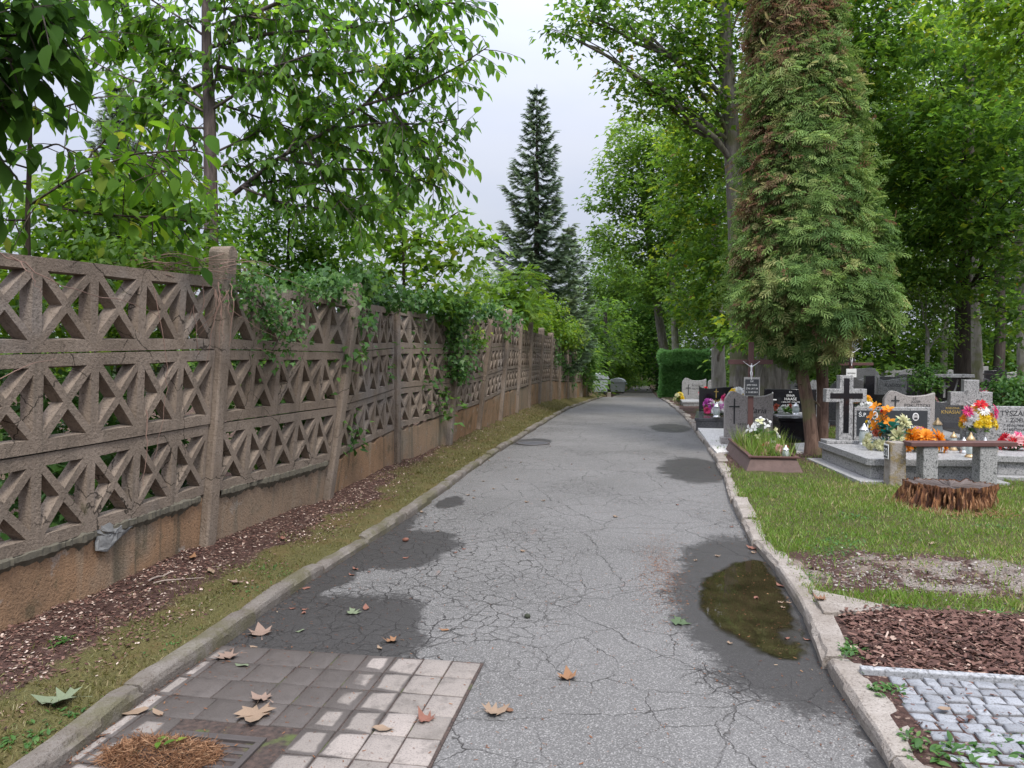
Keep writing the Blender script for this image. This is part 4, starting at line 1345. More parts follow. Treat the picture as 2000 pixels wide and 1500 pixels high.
tree('lime_tree', 'second ridged trunk grown close against the double trunk, green with algae', 'tree',
     [(1524, 790, 17.6), (1524, 690, 17.6), (1530, 560, 17.8), (1550, 350, 18.2), (1570, 100, 18.6)], (.24, .12),
     [(1560, 640, 16.6, 60, 35, .8), (1780, 330, 18, 60, 80, 1.4), (1760, 460, 18.5, 70, 80, 1.5), (1640, 160, 18, 80, 80, 1.4)],
     ML_WOOD, MB_GREY, .15, T_TRI, .85, 16, .42, .55, 54)
tree('maple_tree', 'dark-stemmed maple with layered shady canopy over the rear graves', 'tree',
     [(1880, 770, 18.2), (1880, 650, 18.2), (1884, 480, 18.2), (1890, 300, 18), (1892, 100, 18), (1890, -150, 18)], (.19, .1),
     [(1800, 240, 16, 80, 60, 1.6), (1880, 280, 15.5, 90, 55, 1.6), (1960, 250, 15, 80, 60, 1.5), (1830, 350, 16.5, 90, 50, 1.6), (1930, 370, 15.5, 90, 50, 1.6), (1790, 430, 17, 70, 50, 1.4), (1870, 440, 16.5, 90, 45, 1.5), (1970, 450, 15.5, 70, 50, 1.5),
      (1830, 150, 16.5, 90, 60, 1.6), (1930, 160, 16, 90, 60, 1.6), (1940, 540, 16.5, 80, 45, 1.4), (1780, 540, 18, 60, 50, 1.2), (1990, 620, 17.5, 60, 60, 1.2), (2060, 330, 15.5, 90, 160, 1.5), (1850, 60, 17, 100, 60, 1.6), (1760, 330, 17, 50, 60, 1.4)],
     ML_MAPLE, MB_DARK, .16, T_TRI, .72, 16, .45, .4, 55, csc=.2, tsh=-.08)
tree('maple_tree', 'yellow-green bough hanging in at the upper corner over the cemetery', 'tree',
     [(2160, 900, 12.5), (2150, 500, 12.5), (2120, 200, 12.5), (2080, -40, 12.5)], (.16, .09),
     [(1980, 60, 12, 50, 50, .8), (1990, 140, 12.2, 40, 40, .8), (1940, 10, 12.5, 60, 40, .9), (2040, 30, 12.5, 70, 70, .9), (1890, -30, 13, 70, 40, 1)],
     ML_BRIGHT, MB_DARK, .15, T_TRI, .8, 14, .36, .5, 56, csc=.16, tsh=.1)
tree('pale_tree', 'pale stem with dark creeper marks rising beside the dark-stemmed maple', 'tree',
     [(1908, 770, 21.5), (1906, 690, 21.5), (1900, 560, 21.5), (1902, 300, 21.5)], (.19, .12),
     [(1920, 300, 21, 100, 120, 2), (1830, 160, 22, 120, 120, 2), (1960, 120, 21, 120, 120, 2)], ML_WOOD, MB_PALE, .18, T_TRI, .6, 14, .5, .5, 57)
tree('pale_tree', 'slim pale stem standing at the margin of the wood', 'tree',
     [(1998, 780, 20), (1996, 690, 20), (1990, 500, 20), (1992, 250, 20)], (.13, .08),
     [(1990, 250, 19.5, 90, 120, 1.6), (2060, 500, 19.5, 70, 120, 1.5)], ML_WOOD, MB_PALE, .17, T_TRI, .7, 14, .5, .5, 58)
tree('maple_tree', 'pair-stemmed ash-grey maple leaning out over the clipped hedge', 'tree',
     [(1306, 790, 46), (1300, 700, 46), (1290, 640, 46), (1278, 560, 46), (1265, 440, 46), (1250, 330, 46)], (.32, .15),
     [(1200, 330, 45, 50, 45, 2.5), (1180, 390, 45, 40, 30, 2), (1250, 280, 45, 60, 50, 2.5), (1240, 380, 44, 60, 45, 2.5), (1210, 470, 44, 60, 45, 2.5), (1290, 440, 43, 50, 60, 2.5), (1240, 540, 44, 60, 40, 2.5), (1170, 480, 46, 30, 40, 2), (1290, 340, 44, 40, 60, 2.5), (1280, 560, 43, 40, 40, 2), (1230, 250, 46, 40, 24, 2)],
     ML_WOOD, MB_GREY, .3, T_TRI, .75, 15, .8, .55, 59, csc=.2, tsh=.1)
tree('maple_tree', 'straight pale trunk behind the clipped hedge', 'tree',
     [(1322, 790, 43), (1320, 700, 43), (1316, 600, 43), (1310, 480, 43)], (.24, .14),
     [(1340, 480, 43, 50, 60, 2.2), (1310, 380, 43, 50, 70, 2.2), (1345, 590, 42, 40, 40, 2), (1300, 300, 44, 50, 60, 2.2)],
     ML_WOOD, MB_PALE, .28, T_TRI, .8, 15, .8, .55, 60, tsh=.05)
tree('elder_shrub', 'multi-stemmed bare-branched shrub rising behind the pink-flowered headstone', 'shrub',
     [(1812, 770, 17.4), (1811, 700, 17.4), (1812, 640, 17.4)], (.06, .04),
     [(1790, 560, 17.3, 50, 50, .8), (1835, 580, 17.3, 50, 60, .8), (1810, 510, 17.3, 60, 40, .8), (1840, 650, 17.2, 40, 30, .6)], ML_WOOD, MB_PALE, .1, T_KITE, .45, 12, .3, .6, 61, twigs=6, tsh=.15)
tree('bush', 'low light-green bush at the foot of the elder stems', 'shrub', [(1808, 790, 16.4), (1808, 760, 16.4), (1808, 740, 16.4)], (.02, .012),
     [(1800, 738, 16.4, 26, 24, .4), (1822, 728, 16.4, 22, 18, .4), (1812, 755, 16.3, 30, 14, .4)], ML_IVY, MB_TWIG, .09, T_KITE, .9, 14, .2, .7, 62, tsh=.2)
tree('bush', 'round leafy bush at the frame margin beyond the red-flowered grave', 'shrub', [(1975, 830, 13.2), (1975, 790, 13.2), (1975, 770, 13.2)], (.025, .012),
     [(1965, 770, 13.2, 40, 34, .4), (2000, 760, 13.2, 40, 30, .4), (1985, 790, 13, 50, 26, .4)], ML_IVY, MB_TWIG, .085, T_KITE, 1.1, 16, .22, .7, 63)
# bushes closing the end of the lane
lane = [('deep green shrub mass beside the two metal bins', (1185, 700, 52), [(1170, 690, 50, 40, 34, 2), (1200, 680, 58, 50, 50, 2.5), (1150, 650, 48, 40, 40, 2), (1185, 630, 58, 50, 50, 2.5), (1150, 740, 49, 20, 25, 1.5), (1196, 725, 61, 30, 34, 1.5), (1225, 735, 64, 20, 26, 1.5)]),
        ('tall dark tree closing the lane beyond the bins', (1215, 740, 66), [(1215, 620, 66, 50, 70, 3), (1190, 560, 66, 50, 50, 3), (1240, 570, 66, 60, 70, 3), (1170, 600, 68, 50, 60, 3)]),
        ('shadowy lane-side tree arching over the end of the road', (1285, 760, 60), [(1270, 640, 60, 40, 50, 2.5), (1290, 700, 56, 26, 50, 2), (1255, 700, 66, 40, 30, 3), (1230, 690, 70, 50, 34, 3), (1280, 580, 60, 50, 50, 3)]),
        ('far crown filling the gap above the lane', (1240, 745, 88), [(1245, 735, 84, 50, 34, 3), (1270, 690, 88, 40, 30, 4), (1220, 660, 90, 80, 50, 4), (1270, 660, 86, 60, 60, 4), (1160, 690, 90, 60, 40, 4)])]
for i, (lb, b_, bl) in enumerate(lane):
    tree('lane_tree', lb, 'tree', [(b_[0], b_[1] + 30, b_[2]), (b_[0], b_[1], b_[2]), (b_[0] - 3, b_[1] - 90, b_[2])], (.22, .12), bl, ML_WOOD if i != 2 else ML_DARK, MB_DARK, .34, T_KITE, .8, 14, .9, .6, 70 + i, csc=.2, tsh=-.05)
tree('creeper_bush', 'sprawling light-green creeper heaped over the far end of the fence', 'climber', [(1135, 780, 36), (1135, 740, 36), (1132, 690, 36)], (.04, .02),
     [(1118, 680, 33, 30, 26, .7), (1142, 690, 35, 30, 34, .8), (1144, 715, 37, 20, 36, .8), (1128, 730, 35, 22, 26, .6), (1142, 745, 38, 12, 22, .6), (1100, 668, 30, 22, 18, .6), (1130, 655, 36, 30, 14, .7)],
     ML_IVY, MB_TWIG, .16, T_KITE, 1.1, 16, .34, .7, 75, csc=.16, tsh=.25)

# --- far wood closing the back of the cemetery: uncountable
r = np.random.default_rng(90)
wc = []
for _ in range(4600):
    px = r.uniform(1330, 2120); Dw = r.uniform(28, 48)
    if px < 1425 and Dw < 44: continue
    z = r.uniform(0, 1) ** 1.1 * 14
    p = at(px, 690, Dw); g_ = float(H(p[0], p[1]))
    wc.append((p[0], p[1], g_ + .3 + z))
for _ in range(500):
    px = r.uniform(1430, 2120); Dw = r.uniform(30, 36)
    p = at(px, 690, Dw); g_ = float(H(p[0], p[1]))
    wc.append((p[0], p[1], g_ + .2 + r.uniform(0, 1) ** 2 * 2.4))
for _ in range(1500):
    px = r.uniform(1165, 1330); Dw = r.uniform(62, 105)
    p = at(px, 690, Dw); g_ = float(H(p[0], p[1]))
    if abs(px - 1246) < 14 and Dw < 74: continue
    wc.append((p[0], p[1], g_ + .4 + r.random() * 13))
for _ in range(900):
    px = r.uniform(1310, 1440); Dw = r.uniform(48, 62)
    p = at(px, 690, Dw); wc.append((p[0], p[1], float(H(p[0], p[1])) + .4 + r.random() * 12))
for _ in range(2200):
    px = r.uniform(-200, 1160); Dw = r.uniform(34, 60)
    p = at(px, 690, Dw); g_ = float(H(p[0], p[1]))
    wc.append((p[0], p[1], g_ + .3 + r.random() * (1.2 + 2.2 * fnoise(px * .01, 3, 1.2))))
wc = np.array(wc)
P, A, N, S, t = clump_leaves(wc, 22, .95, .6, .27, r, .3, csc=.24, tsh=-.02)
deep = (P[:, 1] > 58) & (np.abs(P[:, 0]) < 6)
t = np.clip(t - .35 * deep, 0, 1)  # leaves at the lane end tinted darker, the shade there put into their colour
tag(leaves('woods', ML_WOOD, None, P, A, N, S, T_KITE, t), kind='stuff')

# individual stems standing in the wood
for i, (px, D_, rr_, bm, lb) in enumerate([(1655, 27, .2, MB_DARK, 'brown wood stem right behind the rayed crucifix'), (1740, 33, .15, MB_DARK, 'thin dark wood stem beyond the upright grey name stone'),
                                           (1842, 30, .12, MB_PALE, 'thin pale wood stem beyond the elder shrub'), (1950, 28, .17, MB_DARK, 'dark wood stem beyond the thin iron cross'),
                                           (1560, 30, .2, MB_DARK, 'shaded wood stem in the gap left of the thuja stems')]):
    b_ = at(px, 700, D_); b_[2] = float(H(b_[0], b_[1]))
    e_ = empty('wood_tree', b_, lb, 'tree')
    m_ = MB(); m_.tube([(0, 0, -.1), (.05, 0, 3), (-.1, .1, 7), (.1, 0, 11)], [rr_ * 1.2, rr_, rr_ * .8, rr_ * .4], 10, .08); m_.build('trunk', bm, e_, 60)
    cs = np.array([(r.normal(0, 1.4), r.normal(0, 1.4), r.uniform(5, 12)) for _ in range(60)])
    P, A, N, S, t = clump_leaves(cs, 16, .8, .5, .24, r)
    leaves('crown', ML_WOOD, e_, P, A, N, S, T_TRI, t)

# --- clipped hedge
hl = at(1290, 777, 38.5); hr_ = at(1392, 777, 36.5)
hz = float(H(hl[0], hl[1])); htop = at(1290, 692, 38.5)[2] - hz
hedge = empty('clipped_hedge', (hl[0], hl[1], hz), 'square clipped evergreen hedge beside the end of the road', 'hedge')
wx = hr_[0] - hl[0]
m_ = MB()
for k in range(6):
    m_.tube([(wx * (k + .5) / 6, .8, -.05), (wx * (k + .5) / 6, .8, htop * .8)], [.05, .02], 6)
m_.build('stem', MB_DARK, hedge)
n = 30000
u = r.random((n, 3)); face = r.integers(0, 10, n)
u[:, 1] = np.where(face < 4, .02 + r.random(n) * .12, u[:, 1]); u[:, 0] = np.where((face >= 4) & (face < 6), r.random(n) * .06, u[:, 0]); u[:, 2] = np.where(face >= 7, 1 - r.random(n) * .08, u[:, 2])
P = np.stack([u[:, 0] * wx, u[:, 1] * 1.7, .05 + u[:, 2] * htop], 1)
P += (np.stack([vnoise(P[:, 0], P[:, 2], 2.), vnoise(P[:, 1], P[:, 2], 2.3), vnoise(P[:, 0], P[:, 1], 2.1)], 1) - .5) * .22
nrm_ = np.where((face < 4)[:, None], (0, -1., 0), np.where((face < 6)[:, None], (-1., 0, 0), (0, 0, 1.)))
A = nrm_ * .6 + np.array([0, 0, .5]) + rdir(n, r) * .6
leaves('foliage', ML_HEDGE, hedge, P, A, nrm_ + rdir(n, r) * .5, .15 * (.7 + .6 * r.random(n)), T_TWIG, np.clip(r.normal(.4, .18, n) + .25 * (u[:, 2] > .9), 0, 1))  # topmost leaves tinted lighter, the lit top painted into their colour
# ================================================================ cemetery
G_LIGHT = granite('granite_light', (.29, .286, .278), (.09, .09, .09), (.5, .49, .475), .5, 62)
G_GREY = granite('granite_grey', (.3, .295, .285), (.16, .155, .15), (.4, .39, .38), .5, 80)
G_ROSE = granite('granite_rose', (.34, .31, .29), (.18, .16, .15), (.44, .4, .38), .5, 80)
G_ROUGH = granite('granite_rough', (.26, .26, .26), (.1, .1, .1), (.42, .42, .41), .9, 30)
G_BLACK = plain('black_granite', (.012, .012, .014), .12, 0, .3, 60)
G_DGREY = granite('granite_dark', (.07, .07, .075), (.035, .035, .035), (.13, .13, .13), .2, 80)
M_PLATE = plain('dark_plate', (.035, .038, .042), .3, 0, .25, 20)
M_WHITE = plain('white_letter', (.75, .75, .73), .6)
M_GOLD = plain('gold_letter', (.62, .42, .12), .4, .4)
M_INK = plain('dark_letter', (.02, .02, .022), .6)
M_SILVER = plain('silver_figure', (.72, .72, .72), .35, .3)
M_WOODP = plain('painted_brown_wood', (.095, .042, .036), .6, 0, .3, 14, .3, 40)
M_WOODG = plain('weathered_box_wood', (.12, .078, .066), .85, 0, .4, 12, .6, 40)
M_STEEL = plain('galvanised_sheet', (.36, .385, .42), .5, .35, .25, 5)
M_RUBBER = plain('black_rubber', (.02, .02, .02), .8)
M_TEAL = plain('teal_ribbon', (.02, .2, .25), .6, 0, .3)
M_LID = plain('lantern_metal', (.5, .5, .5), .3, .7, .2)
M_LIDG = plain('lantern_gold', (.42, .3, .16), .4, .6, .2)
_g = NB('lantern_glass')
M_GLASS = _g.done(_g.n('MixShader', {0: .42, 1: _g.bsdf(Base_Color=(.55, .6, .58, 1), Roughness=.12), 2: _g.n('BsdfTransparent', {'Color': (.85, .9, .88, 1)})}))


def gpos(px, D_):
    p = at(px, 700, D_)
    return np.array([p[0], p[1], float(H(p[0], p[1]))])


def zl(y, D_, z0):
    return 1.6 - (y - 690) / F * D_ - z0


def text(root, s, x, z, y, size, mat, shear=0.0, name='lettering', align='CENTER', sx=1.0):
    c = bpy.data.curves.new(name, 'FONT'); c.body = s; c.size = size; c.align_x = align; c.shear = shear
    c.extrude = .0012; c.resolution_u = 3
    tmp = bpy.data.objects.new('tmp', c)
    me = bpy.data.meshes.new_from_object(tmp)
    bpy.data.objects.remove(tmp); bpy.data.curves.remove(c)
    me.name = name; me.materials.clear()
    o = link_mesh(name, me, mat, root)
    o.location = (x, y, z); o.rotation_euler = (math.pi / 2, 0, 0); o.scale = (sx, 1, 1)
    return o


def arc(n, f):
    return [f(i / (n - 1)) for i in range(n)]


def outline(kind, w, h):
    a = w / 2
    if kind == 'rect': return [(-a, 0), (a, 0), (a, h), (-a, h)]
    if kind == 'wave':      # hump on the left, dip, rising to a pointed right corner
        return [(-a, 0), (a, 0)] + arc(17, lambda t: (a - w * t, h * (.93 - .05 * math.sin(t * 3.6) * (t < .87) + .075 * math.exp(-((t - .8) / .16) ** 2) + .03 * math.exp(-(t / .08) ** 2) - .13 * max(0, t - .9) / .1)))
    if kind == 'swave':     # pointed corners with a shallow sag
        return [(-a, 0), (a, 0)] + arc(15, lambda t: (a - w * t, h * (.94 + .06 * (2 * t - 1) ** 4 + .025 * math.sin(t * 6.28))))
    if kind == 'round': return [(-a, 0), (a, 0)] + arc(15, lambda t: (a * math.cos(math.pi * t), h * .78 + h * .22 * math.sin(math.pi * t) ** .6))
    if kind == 'dome': return [(-a, 0), (a, 0)] + arc(15, lambda t: (a * math.cos(math.pi * t), h * .45 + h * .55 * math.sin(math.pi * t)))
    if kind == 'scoop':     # concave top rising to the right
        return [(-a, 0), (a, 0)] + arc(13, lambda t: (a - w * t, h * (1 - .34 * math.sin(math.pi * min(1, t * .62 + .0)) ** 1.0 + (.16 if t > .98 else .08 * t))))
    if kind == 'step': return [(-a, 0), (a, 0), (a, h * .6), (-a * .35, h * .6), (-a * .35, h), (-a, h)]
    if kind == 'rough':
        rr_ = random.Random(int(w * 1000))
        return [(-a, 0), (a, 0)] + arc(13, lambda t: (a * math.cos(math.pi * t) * rr_.uniform(.86, 1.04), h * .35 + h * .65 * abs(math.sin(math.pi * t)) ** .7 * rr_.uniform(.88, 1.05)))
    if kind == 'peak': return [(-a, 0), (a, 0), (a, h * .85), (a * .3, h), (-a, h * .9)]
    return [(-a, 0), (a, 0), (a, h), (-a, h)]


def cross_out(w, h, t, zb):
    """latin cross outline: total width w, height h, arm thickness t, beam centre height zb."""
    a, b = w / 2, t / 2
    return [(-b, 0), (b, 0), (b, zb - b), (a, zb - b), (a, zb + b), (b, zb + b), (b, h), (-b, h), (-b, zb + b), (-a, zb + b), (-a, zb - b), (-b, zb - b)]


def portrait(root, x, z, y, w=.07):
    h = w * 1.3
    m = MB(); m.prism([(x + w / 2 * math.cos(a), z + h / 2 * math.sin(a)) for a in np.linspace(0, 2 * math.pi, 25)[:-1]], y, y + .006); o = m.build('photo_oval', M_WHITE, root)
    m = MB(); m.prism([(x + w * .41 * math.cos(a), z + h * .42 * math.sin(a)) for a in np.linspace(0, 2 * math.pi, 21)[:-1]], y - .0015, y)
    o2 = m.build('portrait', plain('photo_grey', (.4, .39, .37), .3), o)
    m = MB(); m.prism([(x - w * .3, z - h * .3), (x + w * .3, z - h * .3), (x + w * .2, z - h * .08), (x - w * .2, z - h * .08)], y - .003, y - .0016)
    m.build('dark_suit', M_INK, o)
    m = MB(); m.prism([(x + w * .19 * math.cos(a), z + h * .2 + h * .12 * math.sin(a)) for a in np.linspace(0, math.pi, 9)], y - .003, y - .0016)
    m.build('dark_hair', M_INK, o)


def corpus(root, loc, s, mat, name='figure'):
    """small crucified figure, one continuous skinned body; s = height in metres."""
    pts = [((0, 0, .5), .055), ((0, -.01, .62), .075), ((0, -.005, .74), .085), ((0, -.01, .82), .035), ((.015, -.035, .92), .058),
           ((-.12, 0, .79), .035), ((-.27, 0, .9), .027), ((-.42, .01, 1.02), .02), ((-.46, .01, 1.05), .018),
           ((.12, 0, .79), .035), ((.27, 0, .9), .027), ((.42, .01, 1.02), .02), ((.46, .01, 1.05), .018),
           ((-.045, -.01, .42), .055), ((-.03, -.06, .25), .042), ((-.012, -.015, .08), .028), ((-.01, -.05, .0), .02),
           ((.045, -.01, .42), .055), ((.035, -.06, .25), .042), ((.014, -.015, .08), .028), ((.012, -.05, .0), .02)]
    ed = [(0, 1), (1, 2), (2, 3), (3, 4), (2, 5), (5, 6), (6, 7), (7, 8), (2, 9), (9, 10), (10, 11), (11, 12), (0, 13), (13, 14), (14, 15), (15, 16), (0, 17), (17, 18), (18, 19), (19, 20)]
    me = bpy.data.meshes.new(name); me.from_pydata([tuple(np.array(p) * s) for p, _ in pts], ed, [])
    o = link_mesh(name, me, mat, root); o.location = loc
    sk = o.modifiers.new('skin', 'SKIN')
    for v, (_, r_) in zip(me.skin_vertices[0].data, pts): v.radius = (r_ * s * .8, r_ * s * .65)
    me.skin_vertices[0].data[0].use_root = True
    o.modifiers.new('sub', 'SUBSURF').levels = 1
    return o


# ---------------------------------------------------------------- flowers and lanterns
def petal_mat(name, c1, c2):
    return leafmat(name, [(0, tuple(x * .7 for x in c1)), (.5, c1), (1, c2)], .3, 1.2, .6, .2)

PM = {'orange': petal_mat('orange_petal', (.72, .26, .02), (.85, .48, .08)), 'cream': petal_mat('cream_petal', (.62, .62, .36), (.8, .78, .6)), 'white': petal_mat('white_petal', (.7, .7, .68), (.85, .85, .82)),
      'yellow': petal_mat('yellow_petal', (.75, .55, .02), (.85, .72, .12)), 'red': petal_mat('red_petal', (.55, .02, .03), (.7, .06, .05)), 'pink': petal_mat('pink_petal', (.7, .05, .2), (.85, .3, .4)),
      'rose': petal_mat('rose_petal', (.7, .36, .36), (.85, .6, .58)), 'lilac': petal_mat('lilac_petal', (.45, .06, .35), (.65, .25, .55)), 'rust': petal_mat('rust_petal', (.4, .1, .06), (.5, .2, .12))}
_bm = {}
def bloom(kind, colr):
    key = (kind, colr)
    if key in _bm: return _bm[key]
    r_ = np.random.default_rng(len(_bm) + 5)
    P = []; A = []; N = []; S = []; W = []
    rings = {'mum': [(14, .1, 1.0), (13, .45, .92), (11, .8, .75), (8, 1.15, .55), (5, 1.45, .35)], 'lily': [(3, .35, 1.0), (3, .55, .95)], 'daisy': [(13, .15, 1.0), (9, .5, .7)], 'spike': [(6, .3, .6), (5, .8, .6), (3, 1.3, .5)]}[kind]
    for cnt, el_, L in rings:
        a0 = r_.uniform(0, 6)
        for k in range(cnt):
            an = a0 + 6.283 * k / cnt + r_.uniform(-.12, .12); e_ = el_ + r_.uniform(-.12, .12)
            d = np.array([math.cos(an) * math.cos(e_), math.sin(an) * math.cos(e_), math.sin(e_)])
            P.append(d * .08); A.append(d); N.append(np.array([-math.cos(an) * math.sin(e_), -math.sin(an) * math.sin(e_), math.cos(e_)])); S.append(L * r_.uniform(.85, 1.1)); W.append({'mum': .75, 'lily': 1.25, 'daisy': .7, 'spike': 1.5}[kind])
    o = leaves('blossom', PM[colr], None, np.array(P), np.array(A), np.array(N), np.array(S), T_OVATE, np.clip(r_.normal(.5, .25, len(P)), 0, 1), None, np.array(W))
    me = o.data; bpy.data.objects.remove(o); _bm[key] = me
    return me


M_STEM = plain('green_stem', (.05, .12, .03), .6)
def bouquet(label, loc, blooms, fol=None, name='bouquet', cat='flowers', group=None, rad=.15, seed=1, folmat=None, nf=40, fs=.1):
    """blooms: list of (kind, colour, x, y, z, radius) local to loc."""
    root = empty(name, loc, label, cat, 0, group)
    pr_ = random.Random(seed); r_ = np.random.default_rng(seed)
    st = MB()
    cz = max(b_[4] for b_ in blooms)
    for kind, colr, x, y, z, s in blooms:
        o = link_mesh('blossom', bloom(kind, colr), None, root)
        o.location = (x, y, z); o.scale = (s, s, s)
        d = Vector((x * 1.6 + pr_.uniform(-.05, .05), y * 1.2 - .11, max(.05, z - cz * .3) * .75)).normalized()
        o.rotation_euler = d.to_track_quat('Z', 'Y').to_euler()
        st.tube([(x * .15, y * .15, 0), (x * .6, y * .6, z * .6), (x, y, z)], .004, 4)
    st.build('stems', M_STEM, root)
    n = nf
    a = r_.uniform(0, 6.283, n); q = r_.uniform(.1, 1, n)
    P = np.stack([np.cos(a) * rad * q * .5, np.sin(a) * rad * q * .5, r_.uniform(.0, .6, n) * cz], 1)
    A = np.stack([np.cos(a), np.sin(a), r_.uniform(-.2, 1.0, n)], 1)
    leaves('foliage', folmat or ML_IVY, root, P, A, np.array([0, 0, 1.]) + rdir(n, r_) * .5, fs * r_.uniform(.7, 1.3, n), T_OVATE, r_.random(n))
    return root


def rblooms(kind, cols, n, rad, z0, z1, s, seed):
    pr_ = random.Random(seed); out = []
    for i in range(n):
        a = pr_.uniform(0, 6.283); q = pr_.random() ** .5
        x, y = rad * q * math.cos(a), rad * q * math.sin(a) * .8
        out.append((kind, pr_.choice(cols), x, y, z0 + (z1 - z0) * (1 - q * q) + pr_.uniform(-.01, .01), s * pr_.uniform(.8, 1.2)))
    return out


def lantern(label, loc, h=.26, r_=.05, gold=False, group=None):
    root = empty('grave_lantern', loc, label, 'grave lantern', 0, group)
    m = MB(); m.lathe([(r_ * 1.15, 0), (r_ * 1.15, .012), (r_ * .85, .03), (r_ * .8, .04)], 14); m.build('base', M_LIDG if gold else M_LID, root, 40)
    m = MB(); m.lathe([(r_ * .78, .041), (r_ * .98, .07), (r_, h * .45), (r_ * .8, h * .66), (r_ * .78, h * .68)], 14); m.build('glass', M_GLASS, root, 50)
    m = MB(); m.lathe([(r_ * .35, .042), (r_ * .35, h * .4)], 10); m.build('candle', M_WHITE, root, 40)
    m = MB(); m.lathe([(r_ * .92, h * .685), (r_ * .95, h * .71), (r_ * .7, h * .8), (r_ * .35, h * .88), (r_ * .3, h * .93), (r_ * .12, h)], 14); m.build('lid', M_LIDG if gold else M_LID, root, 40)
    return root


# ---------------------------------------------------------------- graves
def grave(label, px0, px1, ytop, D_, kind, mat, thick=.12, ledger=0, lmat=None, lw=None, lh=.2, ang=0.0, rgt=None, loff=0.0):
    w = (px1 - px0) / F * D_
    p = gpos((px0 + px1) / 2, D_)
    root = empty('grave', p, label, 'grave', ang)
    h = zl(ytop, D_, p[2])
    m = MB(); m.box((0, 0, .05), (w + .12, thick + .14, .14)); m.build('plinth', lmat or mat, root, None, .008)
    m = MB(); m.prism([(x, z + .121) for x, z in outline(kind, w, h - .121)], -thick / 2, thick / 2); m.build('headstone', mat, root, 35, .006)
    if ledger:
        lw_ = lw or w + .1
        m = MB(); m.box((loff, -thick / 2 - .08 - ledger / 2, lh / 2 - .03), (lw_ - .06, ledger - .02, lh - .06)); m.build('curb', lmat or mat, root, None, .006)
        m = MB(); m.box((loff, -thick / 2 - .08 - ledger / 2, lh - .025), (lw_, ledger, .066)); m.build('ledger', lmat or mat, root, None, .008)
    return root, w, h, -thick / 2


def framed(P0, P1, label, name='grave'):
    d = P1[:2] - P0[:2]
    rz = math.atan2(-d[0], d[1])
    return empty(name, (P0[0], P0[1], float(H(P0[0], P0[1]))), label, 'grave', rz), float(np.linalg.norm(d))


# --- the large speckled granite grave with the black inlaid cross
A0 = at(1695, 940, 9.15); A1 = at(1598, 890, 10.95)
ga, La = framed(A0, A1, 'large speckled grey granite grave with black inlaid cross and dark name plate')
WA = 1.46
m = MB(); m.slab([(-.13, -.12), (WA + .1, -.12), (WA + .1, La + .1), (-.13, La + .1)], -.06, .035); m.build('footing', G_GREY, ga, None, .006)
m = MB(); m.slab([(.05, .05), (WA - .05, .05), (WA - .05, La), (.05, La)], .036, .2); m.build('curb', G_LIGHT, ga, None, .005)
m = MB(); m.slab([(0, .06), (.06, 0), (WA, 0), (WA, La), (0, La)], .201, .285); m.build('ledger', G_LIGHT, ga, None, .006)
m = MB(); m.slab([(.02, La - .28), (WA - .02, La - .28), (WA - .02, La - .02), (.02, La - .02)], .286, .33); m.build('plinth', G_LIGHT, ga, None, .006)
cx = .3; zb = .331
m = MB(); m.prism([(x + cx, z + zb) for x, z in cross_out(.55, .9, .185, .62)], La - .22, La - .08); crs = m.build('cross', G_LIGHT, ga, None, .006)
m = MB(); m.prism([(x + cx, z + zb + .1) for x, z in cross_out(.44, .76, .075, .515)], La - .2235, La - .2195); m.build('inlay', G_BLACK, crs)
m = MB(); m.slab([(.42, La - .2), (1.44, La - .2), (1.44, La - .08), (.42, La - .08)], .331, .79); tab = m.build('headstone', G_LIGHT, ga, None, .006)
m = MB(); m.prism([(.45, .39), (1.4, .39), (1.4, .745), (.45, .745)], La - .206, La - .199); m.build('name_plate', M_PLATE, tab)
yt = La - .2075
text(ga, 'Ś.P.', .53, .66, yt, .075, M_WHITE, 0, 'lettering'); text(ga, 'EWA', .66, .565, yt, .055, M_WHITE); text(ga, 'HETMAN', .78, .49, yt, .095, M_WHITE)
text(ga, '* 8.12.1931', .66, .445, yt, .036, M_WHITE); text(ga, '+ 8.8.2018', .66, .405, yt, .036, M_WHITE); text(ga, 'JAN', 1.22, .5, yt, .055, M_WHITE)
portrait(ga, .69, .68, yt - .003, .085); portrait(ga, 1.24, .66, yt - .003, .085)

# --- granite grave with pale cross and slanting name stone on the right
B0 = at(1943, 930, 9.4); B1 = at(1836, 880, 11.5)
gb, Lb = framed(B0, B1, 'speckled granite grave with a thick plain stone cross carrying a small silver figure')
WB = 1.5
m = MB(); m.slab([(-.12, -.12), (WB + .1, -.12), (WB + .1, Lb + .08), (-.12, Lb + .08)], -.06, .04); m.build('footing', G_GREY, gb, None, .006)
m = MB(); m.slab([(.05, .05), (WB - .05, .05), (WB - .05, Lb), (.05, Lb)], .041, .2); m.build('curb', G_LIGHT, gb, None, .005)
m = MB(); m.slab([(0, 0), (WB, 0), (WB, Lb), (0, Lb)], .201, .28); m.build('ledger', G_LIGHT, gb, None, .006)
cx = .33
m = MB(); m.prism([(x + cx, z + .281) for x, z in cross_out(.55, .86, .2, .585)], Lb - .24, Lb - .1); crs = m.build('cross', G_LIGHT, gb, None, .006)
corpus(gb, (cx + .02, Lb - .255, .62), .2, M_SILVER)
m = MB(); m.prism([(.44, .281), (1.16, .281), (1.16, .76), (.44, .76)], Lb - .2, Lb - .09); m.build('headstone', G_LIGHT, gb, None, .006)
yt = Lb - .2025
text(gb, 'TYSZAK', .9, .63, yt, .1, M_INK); text(gb, 'ZOFIA', .96, .54, yt, .075, M_INK); text(gb, '* 30.06.1928', .9, .47, yt, .05, M_INK); text(gb, '+ 14.05.2014', .9, .41, yt, .05, M_INK); text(gb, 'POKÓJ JEJ DUSZY', .84, .33, yt, .04, M_INK)

